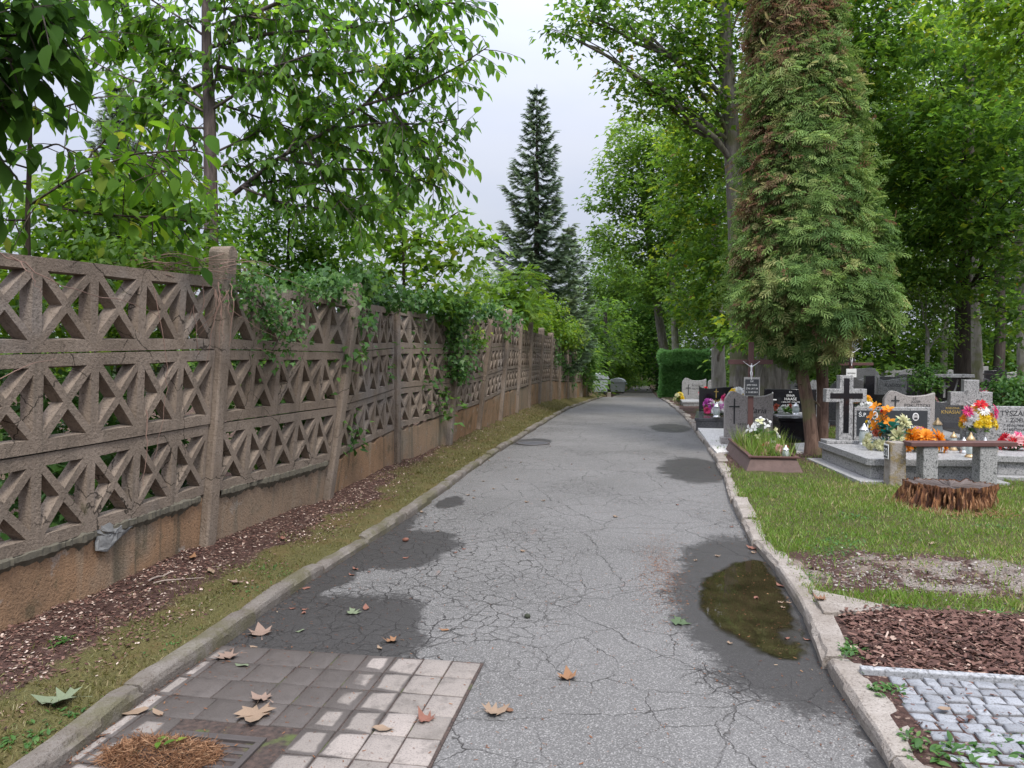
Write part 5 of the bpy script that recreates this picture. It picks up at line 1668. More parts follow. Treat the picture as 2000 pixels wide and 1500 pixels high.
# --- simpler graves
def kx(root, x, z, y, h, w, t, mat, name='cross'):
    m = MB(); m.prism([(x + a, z + c) for a, c in cross_out(w, h, t, h * .68)], y - .012, y - .0005); return m.build(name, mat, root)

g_, w, h, y = grave('rosy grey granite headstone with wavy top beside the dark curved stone', 1730, 1822, 763, 13.2, 'wave', G_ROSE, .12, 1.6, G_LIGHT, .95, .24)
kx(g_, -.23, h - .33, y, .24, .13, .018, M_INK); text(g_, 'Ś.P.', .08, h - .15, y - .002, .045, M_INK); text(g_, 'JÓZEF', .1, h - .205, y - .002, .055, M_INK); text(g_, 'POKUTYCKI', .12, h - .275, y - .002, .075, M_INK); text(g_, '* 2.03.1930 + 8.11.1999', .1, h - .34, y - .002, .05, M_INK)
g_, w, h, y = grave('black headstone with concave top between the wavy grey stone and the granite cross', 1824, 1884, 762, 13.5, 'scoop', G_DGREY, .12, 1.5, G_BLACK, .7, .3)
text(g_, 'RODZINA', .05, h - .33, y - .002, .05, M_GOLD); text(g_, 'KNASIAK', .04, h - .41, y - .002, .085, M_GOLD)
g_, w, h, y = grave('black headstone with grey cross and pale curved band under a flat stone canopy', 1830, 1872, 738, 16.4, 'rect', G_BLACK, .12)
kx(g_, -.08, h - .42, y, .36, .2, .045, G_LIGHT)
cb = MB()
cv = [(.06 + .14 * (t ** .5), h - .4 + .36 * t) for t in np.linspace(0, 1, 9)]
cb.prism([(a, c) for a, c in cv] + [(a - .03, c + .012) for a, c in cv[::-1]], y - .006, y - .0005); cb.build('band', G_GREY, g_)
cn = MB(); cn.box((.02, 0, h + .045), (.85, .5, .07)); cn.box((-.36, 0, h * .5), (.07, .4, h - .02)); cn.box((.38, 0, h * .5), (.07, .4, h - .02)); cn.build('canopy', G_ROUGH, g_, None, .01)
g_, w, h, y = grave('upright pale grey stone with script name and notched right edge', 1716, 1768, 737, 18, 'swave', G_LIGHT, .14)
text(g_, 'Kołodziej', .05, h - .22, y - .002, .12, M_INK, .25)
g_, w, h, y = grave('black stepped headstone, tall block left and low wing right', 1691, 1744, 734, 16.2, 'step', G_BLACK, .14)
g_, w, h, y = grave('wavy-topped rosy headstone behind yellow flowers', 1661, 1703, 735, 19, 'wave', G_ROSE, .14)
g_, w, h, y = grave('dark domed headstone behind the black inlaid cross', 1616, 1674, 741, 16.8, 'dome', G_DGREY, .14)
g_, w, h, y = grave('small pale headstone with pink flowers before it', 1793, 1831, 752, 16.8, 'round', G_LIGHT, .12)
g_, w, h, y = grave('long low black headstone with rounded shoulders and red flowers', 1906, 1992, 744, 17.6, 'round', G_BLACK, .16)
g_, w, h, y = grave('small black headstone with an oval photo behind the granite cross', 1934, 1966, 781, 14.4, 'round', G_BLACK, .1)
portrait(g_, .02, h - .13, y - .004, .11)
g_, w, h, y = grave('rough unpolished boulder headstone between the two thuja stems', 1572, 1610, 741, 16, 'rough', G_ROUGH, .3)
g_, w, h, y = grave('pale headstone with a small dark cross left of the rough boulder stone', 1542, 1577, 740, 20.5, 'peak', G_GREY, .14)
kx(g_, -.02, h - .4, y, .3, .16, .03, M_INK)
g_, w, h, y = grave('white headstone with wavy top standing against the clipped hedge', 1333, 1379, 738, 27.5, 'wave', G_LIGHT, .16, 1.6, G_LIGHT, 1.0, .2)
kx(g_, -.2, .35, y, .36, .16, .022, M_INK); text(g_, 'RODZINA', .12, h - .3, y - .002, .09, M_INK); text(g_, 'NOWAK', .12, h - .42, y - .002, .1, M_INK)
g_, w, h, y = grave('glossy black headstone with gold script and pointed corners nearest the road kerb', 1367, 1432, 754, 17.3, 'swave', G_BLACK, .12, 1.9, G_DGREY, .85, .26, -.09)
kx(g_, .0, h - .26, y, .2, .09, .018, M_GOLD); text(g_, 'Stanisława', .0, h - .36, y - .002, .11, M_GOLD, .3); text(g_, 'Sadowska', .02, h - .47, y - .002, .13, M_GOLD, .3)
g_, w, h, y = grave('grey headstone with thin dark cross and script name behind the wooden cross', 1417, 1508, 764, 12.7, 'wave', G_ROSE, .12)
kx(g_, -.23, h - .54, y, .42, .17, .02, M_INK); text(g_, 'Maria', .12, h - .36, y - .002, .14, M_INK, .3); text(g_, 'Wilkowa', .13, h - .48, y - .002, .09, M_INK, .3); text(g_, '* 8.12.1928  + 14.02.2001', .06, h - .56, y - .002, .045, M_INK, .2)
g_, w, h, y = grave('black granite headstone with white cross and white lettering left of the thuja stem', 1496, 1592, 760, 14.6, 'rect', G_BLACK, .12, 1.3, G_BLACK, .8, .42, 0, None, -.05)
m = MB(); m.box((-.05, -.68, .43), (.72, .95, .03)); m.build('ledger_top', G_GREY, g_, None, .004)
kx(g_, -.33, h - .5, y, .44, .15, .022, M_WHITE)
for s_, dz, sz in (('Ś.P.', .07, .04), ('ERNA', .14, .06), ('HAASE', .21, .075), ('+ 8.05.1979  14.01.1995', .255, .035), ('KAZIMIERZ', .33, .06), ('SADOWSKI', .395, .065), ('ŻYŁ LAT 67', .44, .035)):
    text(g_, s_, .0, h - dz, y - .002, sz, M_WHITE)
# rows of small stones further back
far = [(1702, 1716, 724, 26, 'round', G_LIGHT, 'tiny pale stone far behind the stepped black headstone'), (1722, 1752, 728, 30, 'rect', G_GREY, 'wide low grey stone far back under the trees'), (1772, 1790, 727, 28, 'dome', G_ROUGH, 'dull rounded stone far back left of the elder shrub'),
       (1850, 1864, 722, 27, 'round', G_LIGHT, 'tiny pale stone far back left of the dark maple stem'), (1866, 1884, 712, 24, 'rect', G_ROUGH, 'grey square stone pillar before the dark maple stem'), (1916, 1928, 724, 24, 'rect', G_LIGHT, 'tiny bright stone right of the pale stem with creeper marks'),
       (1604, 1618, 733, 26, 'round', G_GREY, 'tiny grey stone in the gap between the thuja stems'), (1528, 1541, 742, 24, 'rect', G_LIGHT, 'narrow white stone post right of the ridged double trunk'), (1393, 1400, 712, 26, 'rect', G_GREY, 'narrow grey stone post right of the pale maple stem'), (1383, 1394, 742, 26, 'round', G_LIGHT, 'small white stone between the hedge and the pale maple stem')]
for a_, b_, c_, d_, k_, m__, lb in far:
    grave(lb, a_, b_, c_, d_, k_, m__, .14)

# further stones of the rear rows, too far off to tell apart
q = random.Random(88)
for i in range(26):
    D_ = q.uniform(22.5, 27.5); px = q.choice([q.uniform(1640, 1830), q.uniform(1830, 1995), q.uniform(1700, 1995)])
    w_ = q.uniform(.45, .8) / D_ * F; top = 690 + (1.6 - q.uniform(.75, 1.2)) * F / D_
    mm = q.choice([G_LIGHT, G_GREY, G_BLACK, G_DGREY, G_ROSE])
    dark = mm in (G_BLACK, G_DGREY)
    g_, w, h, y = grave('dark headstone standing in the rear rows under the trees' if dark else 'pale grey headstone standing in the rear rows under the trees', px - w_ / 2, px + w_ / 2, top, D_, q.choice(['round', 'wave', 'rect', 'swave', 'dome']), mm, .14)
    g_['group'] = 'dark stones of the rear rows' if dark else 'pale stones of the rear rows'


def iron_cross(label, px, ytop, ybeam, D_, w, t, mat, base=.3, name='grave_cross'):
    p = gpos(px, D_); root = empty(name, p, label, 'grave cross')
    h = zl(ytop, D_, p[2]); zb_ = zl(ybeam, D_, p[2])
    m = MB(); m.prism(cross_out(w, h, t, zb_), -t / 2, t / 2); m.build('cross', mat, root, None, .004)
    m = MB(); m.box((0, 0, .06), (base, base, .16), None, .8); m.build('plinth', G_ROUGH, root, None, .01)
    return root, h, zb_


iron_cross('thin dark iron cross standing in bushes beyond the red flowers', 1950, 712, 731, 21, .75, .035, M_IRON)
iron_cross('weathered white wooden cross far back behind the script-name stone', 1745, 714, 726, 29, .6, .1, G_LIGHT)
rc, h, zb_ = iron_cross('dark wooden grave cross with silver rays and figure above a white plaque', 1662, 676, 711, 13.6, .74, .05, M_WOODP)
corpus(rc, (0, -.04, zb_ - .03), .3, M_SILVER)
ry_ = MB()
for k in range(12):
    a = math.radians(-10 + 200 * k / 11); L = .2 if k % 2 else .13
    c_, s_ = math.cos(a), math.sin(a)
    ry_.prism([(.05 * c_ - .008 * s_, zb_ + .25 + .05 * s_ + .008 * c_), (.05 * c_ + .008 * s_, zb_ + .25 + .05 * s_ - .008 * c_), (L * c_, zb_ + .25 + L * s_)][::1], -.03, -.024)
ry_.build('rays', M_STEEL, rc)
m = MB(); m.box((0, -.04, zb_ - .16), (.17, .02, .15)); m.build('plaque', M_WHITE, rc, None, .003)
text(rc, 'RODZINA', 0, zb_ - .17, -.052, .03, M_INK)

# --- wooden box bed with the brown wooden cross
O0 = at(1455, 920, 9.9); O1 = at(1413, 880, 12.1)
bx, Lx = framed(O0, O1, 'sloping-sided weathered wooden grave box overgrown with grass', 'grave_box')
WX = .74; hb = .17
def side(a0, a1, b1, b0):
    m = MB(); m.add([a0, a1, b1, b0] + [(p[0] + .03 * (1 if p[0] < WX / 2 else -1), p[1] + (.03 if p[1] < Lx / 2 else -.03), p[2]) for p in (a0, a1, b1, b0)],
                    [(0, 1, 2, 3), (7, 6, 5, 4), (3, 2, 6, 7), (1, 0, 4, 5), (0, 3, 7, 4), (2, 1, 5, 6)]); return m
q = .09
side((0, 0, -.05), (WX, 0, -.05), (WX - q, q, hb), (q, q, hb)).build('board', M_WOODG, bx)
side((0, Lx, -.05), (0, 0, -.05), (q, q, hb), (q, Lx - q, hb)).build('board', M_WOODG, bx)
side((WX, 0, -.05), (WX, Lx, -.05), (WX - q, Lx - q, hb), (WX - q, q, hb)).build('board', M_WOODG, bx)
m = MB()
m.box((WX / 2, q - .005, hb + .012), (WX - 2 * q + .08, .05, .022)); m.box((q - .005, Lx / 2 + .04, hb + .0125), (.05, Lx - 2 * q, .022)); m.box((WX - q + .005, Lx / 2 + .04, hb + .0125), (.05, Lx - 2 * q, .022)); m.build('rim', M_WOODP, bx, None, .003)
m = MB(); m.box((WX / 2, Lx / 2, hb - .06), (WX - .24, Lx - .24, .06)); m.build('soil', M_JOINT, bx)
wcx = gpos(1467, 11.7)
wc_ = empty('wooden_cross', wcx, 'brown wooden cross with white figure and black plaque planted in the wooden grave box', 'grave cross', 0)
zt = zl(668, 11.7, wcx[2]); zb_ = zl(707, 11.7, wcx[2])
m = MB(); m.box((0, 0, zt / 2), (.078, .06, zt)); m.build('upright', M_WOODP, wc_, None, .004)
m = MB(); m.box((0, .0615, zb_), (.66, .06, .072)); m.build('beam', M_WOODP, wc_, None, .004)
corpus(wc_, (0, -.045, zb_ - .27), .27, M_SILVER)
zp = zl(755, 11.7, wcx[2])
m = MB(); m.box((.01, -.045, zp), (.235, .02, .29)); m.build('plaque', G_GREY, wc_, None, .003)
m = MB(); m.box((.01, -.0575, zp - .01), (.2, .004, .245)); m.build('name_plate', M_PLATE, wc_)
for k, s_ in enumerate(('Ś.P.', 'JAN WILK', 'ŻYŁ LAT 58', '+ 11.03.2011')): text(wc_, s_, .01, zp + .07 - k * .055, -.0605, .034, M_WHITE)

# --- numbered concrete post, plank bench, stump
np_ = gpos(1752, 8.9)
ps = empty('number_post', np_, 'lichen-stained concrete post with a black and white number plate', 'post', math.radians(5))
hh = zl(863, 8.9, np_[2])
m = MB(); m.box((0, 0, hh / 2 - .05), (.19, .19, hh + .1), None, .92)
pm = NB('lichen_concrete'); cpm = pm.ramp(pm.noise(5, None, 5, .7), [(.35, (.2, .165, .13)), (.6, (.31, .28, .25))]); cpm = pm.mix(pm.math('MULTIPLY', pm.step(pm.noise(3.2, None, 5, .7), .48, .6), .7), cpm, (.23, .16, .03))
M_LICH = pm.done(pm.bsdf(Base_Color=cpm, Roughness=.95, Normal=pm.bump(pm.noise(40, None, 4, .8), .9, .02)))
m.build('shaft', M_LICH, ps, None, .012)
pl_ = MB(); pl_.box((-.101, 0, hh - .115), (.006, .13, .17)); plate = pl_.build('number_plate', M_WHITE, ps)
pl_ = MB(); pl_.box((-.105, 0, hh - .118), (.003, .11, .145)); pl_.build('plate_field', M_PLATE, plate)
t_ = text(ps, '32', -.108, hh - .155, 0, .13, M_WHITE); t_.rotation_euler = (math.pi / 2, 0, -math.pi / 2); t_.scale = (.8, 1, 1); t_.location = (-.1075, 0, hh - .165)
# bench
b0_ = gpos(1775, 8.75); b1_ = gpos(1982, 8.75)
bp_ = gpos(1878, 8.75)
bn_ = empty('bench', bp_, 'plank bench of one brown board on two speckled granite blocks', 'bench', math.atan2(b1_[1] - b0_[1], b1_[0] - b0_[0]))
Lb_ = float(np.linalg.norm(b1_[:2] - b0_[:2])); zs = zl(862, 8.75, bp_[2])
m = MB(); m.box((0, 0, zs - .03), (Lb_, .2, .05)); m.build('seat', M_WOODP, bn_, None, .006)
for px in (1815, 1928):
    q_ = gpos(px, 8.75); x_ = float(np.dot(q_[:2] - bp_[:2], (b1_[:2] - b0_[:2]) / Lb_))
    m = MB(); m.box((x_, .0, (zs - .06) / 2 - .03), (.17 if px < 1900 else .2, .16, zs)); m.build('leg', G_LIGHT, bn_, None, .008)
for px in (1815, 1928):
    pass
# stump
sp_ = gpos(1862, 7.6)
su = empty('tree_stump', sp_, 'crumbling rotten tree stump with splintered orange-brown sides', 'tree stump')
sh = zl(945, 7.6, sp_[2]); V = []; Fc = []; n = 260; rings = 16
rs = random.Random(5)
ang_ = np.linspace(0, 2 * math.pi, n, endpoint=False)
for j in range(rings):
    t = j / (rings - 1)
    ca, sa = np.cos(ang_), np.sin(ang_)
    R = .385 + .04 * np.sin(3 * ang_ + .5) + .025 * np.sin(7 * ang_ + 1)
    R = R + .07 * (1 - t) ** 2.5 * (1 + .8 * np.sin(5 * ang_))
    g1 = fnoise(ca * 6 + 7 + t * .25, sa * 6 + 3, 1.0) - .5; g2 = fnoise(ca * 16 + 9, sa * 16 + t * 1.2, 1.0) - .5; g3 = vnoise(ca * 34, sa * 34 + t * 3, 1.0) - .5
    body = math.sin(math.pi * min(1, .12 + t * 1.02))
    R = R + body * (.26 * g1 - .04) + .15 * g2 * (.4 + body) + .05 * g3
    if t > .9: R = np.maximum(R, .36 + .05 * g2)
    for i in range(n):
        V.append((R[i] * ca[i], R[i] * sa[i] * .72, -.06 + (sh + .06) * t + ((.03 * g2[i] + .04 * g1[i]) if t > .8 else 0)))
for j in range(rings - 1):
    for i in range(n):
        i2 = (i + 1) % n
        Fc.append((j * n + i, j * n + i2, (j + 1) * n + i2, (j + 1) * n + i))
m = MB(); m.add(V, Fc)
sm_ = NB('rotten_wood'); so_ = sm_.obj()
nz_ = sm_.noise(1.0, sm_.map(so_, (26, 26, 5)), 5, .65, .8)
cw = sm_.ramp(nz_, [(.34, (.028, .012, .008)), (.48, (.13, .05, .022)), (.6, (.29, .13, .05)), (.76, (.45, .28, .15))])
cw = sm_.mix(sm_.step(sm_.noise(9, so_, 4), .58, .7), cw, (.05, .022, .014))
m.build('wood', sm_.done(sm_.bsdf(Base_Color=cw, Roughness=.9, Normal=sm_.bump(nz_, 1.0, .03))), su)
m = MB(); tv = [(0, 0, sh - .035)] + [(v[0] * .97, v[1] * .97, v[2] - .008 + rs.uniform(-.006, .004)) for v in V[(rings - 1) * n:]]
tv2 = [(v[0] * .55, v[1] * .55, sh - .03 + rs.uniform(-.012, .012)) for v in V[(rings - 1) * n:]]
m.add(tv + tv2, [(1 + i, 1 + (i + 1) % n, 1 + n + (i + 1) % n, 1 + n + i) for i in range(n)] + [(0, 1 + n + i, 1 + n + (i + 1) % n) for i in range(n)])
m.build('cut_face', plain('weathered_cut', (.1, .078, .068), .9, 0, .45, 25, .8, 60), su)
sf = MB()
for k in range(90):
    a = rs.uniform(3.4, 6.0); R = .4 + abs(rs.gauss(0, .1)); x, y = R * math.cos(a), R * math.sin(a)
    L = rs.uniform(.03, .13); b2 = rs.uniform(0, 3.1)
    sf.tube([(x, y, .012), (x + L * math.cos(b2), y + L * math.sin(b2), .012 + rs.uniform(0, .03))], [.006, .002], 4)
for k in range(50):            # slivers still standing against the rotten side
    a = rs.uniform(2.9, 6.5); R = rs.uniform(.36, .43); x, y = R * math.cos(a), R * math.sin(a) * .85
    z0_ = rs.uniform(.0, sh * .45); L = rs.uniform(.06, sh * .55); tw_ = rs.uniform(-.02, .02)
    sf.tube([(x, y, z0_), (x * 1.01 + tw_ * .5, y * 1.01, z0_ + L * .6), (x * .97 + tw_, y * .97, z0_ + L)], [.007, .009, .002], 4)
sf.build('splinters', plain('wood_splinter', (.22, .11, .05), .9, 0, .4, 9), su)

# --- metal waste bins
def waste_bin(label, px, D_, ang, s=1.0):
    p = gpos(px, D_); root = empty('waste_bin', p, label, 'waste bin', ang)
    W_, Dp, z0, z1 = 1.3 * s, 1.05 * s, .22 * s, 1.05 * s
    m = MB(); m.box((0, 0, (z0 + z1) / 2), (W_ * .86, Dp * .82, z1 - z0), None, 1.14); m.box((0, -Dp * .455, z1 - .18), (.5 * s, .02, .04)); m.build('body', M_STEEL, root, None, .03)
    m = MB(); m.box((0, 0, z1 + .03), (W_ * 1.06, Dp * 1.02, .055)); m.build('rim', M_STEEL, root, None, .01)
    m = MB(); m.prism([(-W_ * .5, z1 + .06), (W_ * .5, z1 + .06)] + [(W_ * .5 * math.cos(a), z1 + .07 + .3 * s * math.sin(a)) for a in np.linspace(.1, math.pi - .1, 14)], -Dp * .48, Dp * .48); m.build('lid', M_STEEL, root, 50, .02)
    for sx in (-1, 1):
        m = MB(); m.tube([(sx * W_ * .56, -.12, z1 - .1), (sx * W_ * .62, 0, z1 - .1), (sx * W_ * .56, .12, z1 - .1)], .03, 6); m.build('handle', M_STEEL, root)
        for sy in (-1, 1):
            m = MB(); m.tube([(sx * W_ * .34 - .03, sy * Dp * .32, .1 * s), (sx * W_ * .34 + .03, sy * Dp * .32, .1 * s)], .1 * s, 12); m.build('wheel', M_RUBBER, root, 40)
            m = MB(); m.box((sx * W_ * .34, sy * Dp * .32, .2 * s), (.07, .05, .1)); m.build('bracket', M_IRON, root)
    return root

waste_bin('galvanised metal waste bin with a domed lid at the end of the fence', 1168, 43, math.radians(8), .86)
waste_bin('second metal waste bin half hidden in shrubs behind the first', 1207, 54, math.radians(-6), .8)
sb = gpos(1190, 43.2); sbo = MB(); sbo.box((0, 0, .14), (.22, .3, .34), None, .9)
tag(sbo.build('concrete_block', M_KERB, None, None, .02, sb), 'small pale concrete block at the foot of the metal bin', 'block')

# --- flowers and lanterns standing on the graves
def on(root, x, y, z):
    return root.matrix_world @ Vector((x, y, z)) if False else Vector(root.location) + Matrix.Rotation(root.rotation_euler.z, 3, 'Z') @ Vector((x, y, z))

fa = on(ga, .64, .92, .286)
big = []
rs = random.Random(9)
for k in range(9): big.append(('lily', 'orange', -.12 + .06 * rs.uniform(-1, 1) * (1 + k * .2), rs.uniform(-.05, .05), .24 + k * .04, .085))
big += [('spike', 'rust', -.16, 0, .53, .035), ('spike', 'orange', -.14, .02, .58, .04), ('spike', 'red', -.12, .0, .5, .045), ('spike', 'yellow', -.3, 0, .36, .04), ('spike', 'yellow', -.26, 0, .3, .045)]
big += [('mum', 'cream', .04, -.14, .19, .14), ('mum', 'cream', .12, -.08, .36, .12), ('mum', 'cream', .2, -.14, .1, .13), ('mum', 'white', .3, -.08, .2, .11), ('mum', 'cream', -.2, -.12, .08, .07), ('mum', 'cream', -.3, -.08, .17, .06), ('mum', 'cream', -.28, -.12, -.0 + .04, .055), ('mum', 'cream', -.16, -.2, .07, .09), ('mum', 'cream', .02, -.22, .06, .1), ('mum', 'white', .14, -.22, .04, .08), ('mum', 'cream', -.33, -.14, .1, .08), ('mum', 'rust', -.2, -.05, .22, .06), ('mum', 'rust', .0, -.08, .27, .05), ('mum', 'rust', .24, -.12, .2, .05)]
bouquet('large upright arrangement of orange lilies and cream chrysanthemums with teal leaves on the granite ledger', fa, big, rad=.34, seed=3, nf=90, fs=.14, folmat=leafmat('teal_leaf', [(0, (.005, .06, .065)), (.5, (.01, .12, .11)), (1, (.06, .16, .08))], .25))
fb_ = on(ga, .95, .7, .286)
bouquet('bushy orange chrysanthemum wreath behind the end of the bench', fb_, [('mum', 'orange', -.14, 0, .17, .15), ('mum', 'orange', .16, 0, .16, .15), ('mum', 'orange', 0, -.03, .19, .13), ('mum', 'orange', -.05, .08, .12, .11), ('mum', 'orange', .06, -.08, .08, .1), ('mum', 'orange', -.2, -.06, .08, .09), ('mum', 'orange', .22, -.05, .08, .09)], rad=.25, seed=4, nf=30)
fv = on(gb, .35, Lb - .5, .281)
vz = empty('flower_vase', fv, 'round granite vase holding the yellow and pink bouquet', 'vase'); m = MB(); m.lathe([(.07, 0), (.085, .1), (.1, .2), (.105, .21), (.08, .205), (.06, .1)], 18); m.build('body', G_LIGHT, vz, 40)
yb = rblooms('mum', ['yellow', 'yellow', 'white', 'yellow', 'orange'], 34, .22, .1, .36, .075, 6) + [('daisy', 'red', .0, -.04, .42, .1), ('daisy', 'pink', -.16, -.06, .32, .1), ('daisy', 'pink', .18, -.05, .3, .09), ('daisy', 'pink', .2, -.02, .36, .08), ('daisy', 'white', .02, -.1, .34, .09), ('daisy', 'orange', -.22, -.04, .22, .07)]
bouquet('round bouquet of yellow and white blooms with red and pink daisies in the granite vase', fv + Vector((0, 0, .1)), yb, rad=.22, seed=7, nf=60, fs=.1)
bouquet('red and white flower tuft on the ledger at the picture margin', on(gb, .42, .62, .281), rblooms('daisy', ['pink', 'red', 'red', 'rose'], 15, .17, .05, .2, .085, 8), rad=.18, seed=8, nf=40)
bouquet('pink blossoms in front of the small pale headstone', gpos(1815, 16.4) + np.array([0, 0, .3]), rblooms('mum', ['rose', 'rose', 'white'], 12, .22, .1, .34, .1, 10), rad=.2, seed=10)
bouquet('crimson flowers on the low black headstone by the bush', gpos(1925, 17.3) + np.array([0, 0, .4]), rblooms('mum', ['pink', 'red', 'lilac'], 16, .28, .1, .35, .1, 11), rad=.2, seed=11)
bouquet('red and white blooms above the oval-photo headstone', gpos(1937, 14.9) + np.array([0, 0, .5]), rblooms('mum', ['red', 'rose', 'white'], 12, .2, .15, .32, .08, 12), rad=.2, seed=12)
bouquet('yellow and orange flowers behind the black inlaid cross', gpos(1684, 14.2) + np.array([0, 0, .35]), rblooms('mum', ['yellow', 'orange', 'yellow'], 13, .16, .25, .5, .07, 13), rad=.2, seed=13)
bouquet('white lilies with dark leaves between the cross and the stepped black headstone', gpos(1695, 13) + np.array([0, 0, .3]), rblooms('lily', ['white'], 11, .17, .15, .38, .1, 14), rad=.2, seed=14, nf=70, folmat=ML_MAPLE)
bouquet('yellow and red potted blooms in front of the rosy grey stone', on(ga, 1.18, 1.35, .286), rblooms('mum', ['yellow', 'red', 'white', 'lilac'], 13, .14, .12, .22, .055, 15), rad=.16, seed=15, nf=60, folmat=ML_DARK)
bouquet('purple flowers at the foot of the gold-lettered black stone', gpos(1386, 16.3) + np.array([0, 0, .27]), rblooms('mum', ['lilac', 'pink', 'white'], 9, .14, .08, .26, .09, 16), rad=.16, seed=16)
bouquet('white and mauve flowers right of the purple ones', gpos(1412, 15.8) + np.array([0, 0, .27]), rblooms('mum', ['white', 'white', 'lilac'], 9, .17, .06, .25, .09, 17), rad=.16, seed=17)
bouquet('pink and yellow flowers peeping over the top of the grey script stone', gpos(1440, 14.4) + np.array([0, 0, .55]), rblooms('mum', ['rose', 'pink', 'yellow', 'white'], 15, .26, .12, .32, .08, 18), rad=.22, seed=18)
bouquet('white and orange flowers with broad leaves on the black granite ledger', gpos(1532, 13.9) + np.array([0, 0, .45]), rblooms('mum', ['white', 'rust', 'orange', 'white'], 9, .2, .03, .16, .065, 19), rad=.24, seed=19, nf=60)
bouquet('yellow flowers left of the white wavy headstone', gpos(1327, 27.2) + np.array([0, 0, .05]), rblooms('mum', ['yellow', 'cream'], 9, .16, .1, .34, .1, 20), rad=.16, seed=20)
bouquet('white flower tuft right of the white wavy headstone', gpos(1379, 27) + np.array([0, 0, .2]), rblooms('mum', ['white', 'yellow', 'red'], 12, .24, .12, .4, .1, 21), rad=.2, seed=21)
# planting of the wooden box: silk blooms, grass tufts
bouquet('white silk lilies standing in the wooden grave box', on(bx, .42, 1.35, .15), rblooms('lily', ['white', 'white', 'cream', 'white'], 22, .27, .1, .42, .06, 22), rad=.26, seed=22, nf=60, fs=.13)
bouquet('faded pink roses at the front of the wooden grave box', on(bx, .45, .5, .12), rblooms('mum', ['rose', 'rose', 'lilac', 'rust'], 9, .2, .06, .24, .06, 23), rad=.24, seed=23, nf=70, fs=.12)
n = 950; r_ = np.random.default_rng(24)
P = np.stack([r_.uniform(.1, WX - .1, n), r_.uniform(.12, Lx - .3, n), np.full(n, .1)], 1)
tf = empty('grass_tuft', on(bx, 0, 0, 0), 'long grass sprouting all over the wooden grave box', 'grass tuft', bx.rotation_euler.z)
leaves('blades', ML_GRASS, tf, P, np.array([0, 0, 1.]) + rdir(n, r_) * .45, rdir(n, r_), r_.uniform(.12, .42, n), T_BLADE, np.clip(r_.normal(.62, .2, n), 0, .95), None, np.full(n, .4))
LN_ = [('tall clear glass lantern in front of the dark name plate', on(ga, .47, La - .42, .286), .3, .065, False), ('clear lantern with gold base on the ledger seen below the bench plank', on(ga, 1.28, .22, .286), .3, .055, True), ('clear lantern with silver base on the ledger under the right half of the bench', on(ga, 1.5, .32, .201), .32, .06, False),
       ('silver-capped lantern beside the orange chrysanthemum wreath', on(ga, 1.4, .62, .286), .2, .045, False), ('gold-capped lantern right of the silver-capped one', on(ga, 1.41, .9, .286), .24, .045, True), ('amber-topped glass lantern before the dark concave stone', gpos(1834, 11.6) + np.array([0, 0, .22]), .34, .075, True),
       ('stout smoky lantern on the grave box beside the roses', on(bx, .55, .25, .12), .2, .05, False), ('white plastic lantern on the black granite ledger', gpos(1556, 13.7) + np.array([0, 0, .45]), .22, .06, False), ('glass lantern at the foot of the gold-lettered stone', gpos(1401, 15.3) + np.array([0, 0, .27]), .3, .065, False),
       ('small lantern at the margin beside the red and white tuft', on(gb, .12, .4, .281), .12, .04, True), ('tiny white lantern at the left foot of the granite cross', on(gb, .28, Lb - .32, .281), .14, .035, False)]
for lb, p_, h_, r0_, g0_ in LN_:
    lantern(lb, p_, h_, r0_, g0_)
# white gravel bed between the kerb and the grave box
gp = gpoly([(1362, 838), (1412, 836), (1428, 884), (1400, 886), (1388, 872)], .085)
m = MB(); m.slab(gp, .04, .1); 
gm = NB('white_gravel'); gv = gm.n('TexVoronoi', {'Vector': gm.pos(), 'Scale': 45.0}, out=None)
gc_ = gm.ramp(gm.n('RGBToBW', {0: gv.outputs[1]}), [(0, (.42, .39, .36)), (1, (.72, .7, .67))])
tag(m.build('gravel_bed', gm.done(gm.bsdf(Base_Color=gc_, Roughness=.9, Normal=gm.bump(gv.outputs[0], .9, .02)))), kind='structure')
gp = gpoly([(1552, 868), (1582, 866), (1588, 884), (1556, 884)], .085)
m = MB(); m.slab(gp, .04, .1); tag(m.build('gravel_bed', bpy.data.materials['white_gravel']), kind='structure')
# ================================================================ ground cover and litter
r = np.random.default_rng(101)
def scatter(n, x0, x1, y0, y1, dens):
    """rejection-sampled ground points, denser near the camera; dens(x, y) in 0..1"""
    y = y0 + (y1 - y0) * r.random(n) ** 1.6
    x = x0 + (x1 - x0) * r.random(n)
    k = r.random(n) < dens(x, y)
    x, y = x[k], y[k]
    return np.stack([x, y, H(x, y)], 1)


def occupied(x, y):
    """1 where graves, bench and stump stand"""
    o = np.zeros_like(x)
    for (c0, c1, w0, w1) in ((A0, A1, -.14, WA + .12), (B0, B1, -.14, WB + .12), (O0, O1, 0, WX)):
        d = (c1[:2] - c0[:2]); L = np.linalg.norm(d); d = d / L; e = np.array([d[1], -d[0]])
        a = (x - c0[0]) * d[0] + (y - c0[1]) * d[1]; b = (x - c0[0]) * e[0] + (y - c0[1]) * e[1]
        o = np.maximum(o, ((a > -.14) & (a < L + .1) & (b > w0) & (b < w1)) * 1.0)
    o = np.maximum(o, (np.hypot(x - sp_[0], (y - sp_[1]) / .85) < .36) * 1.0)
    return o


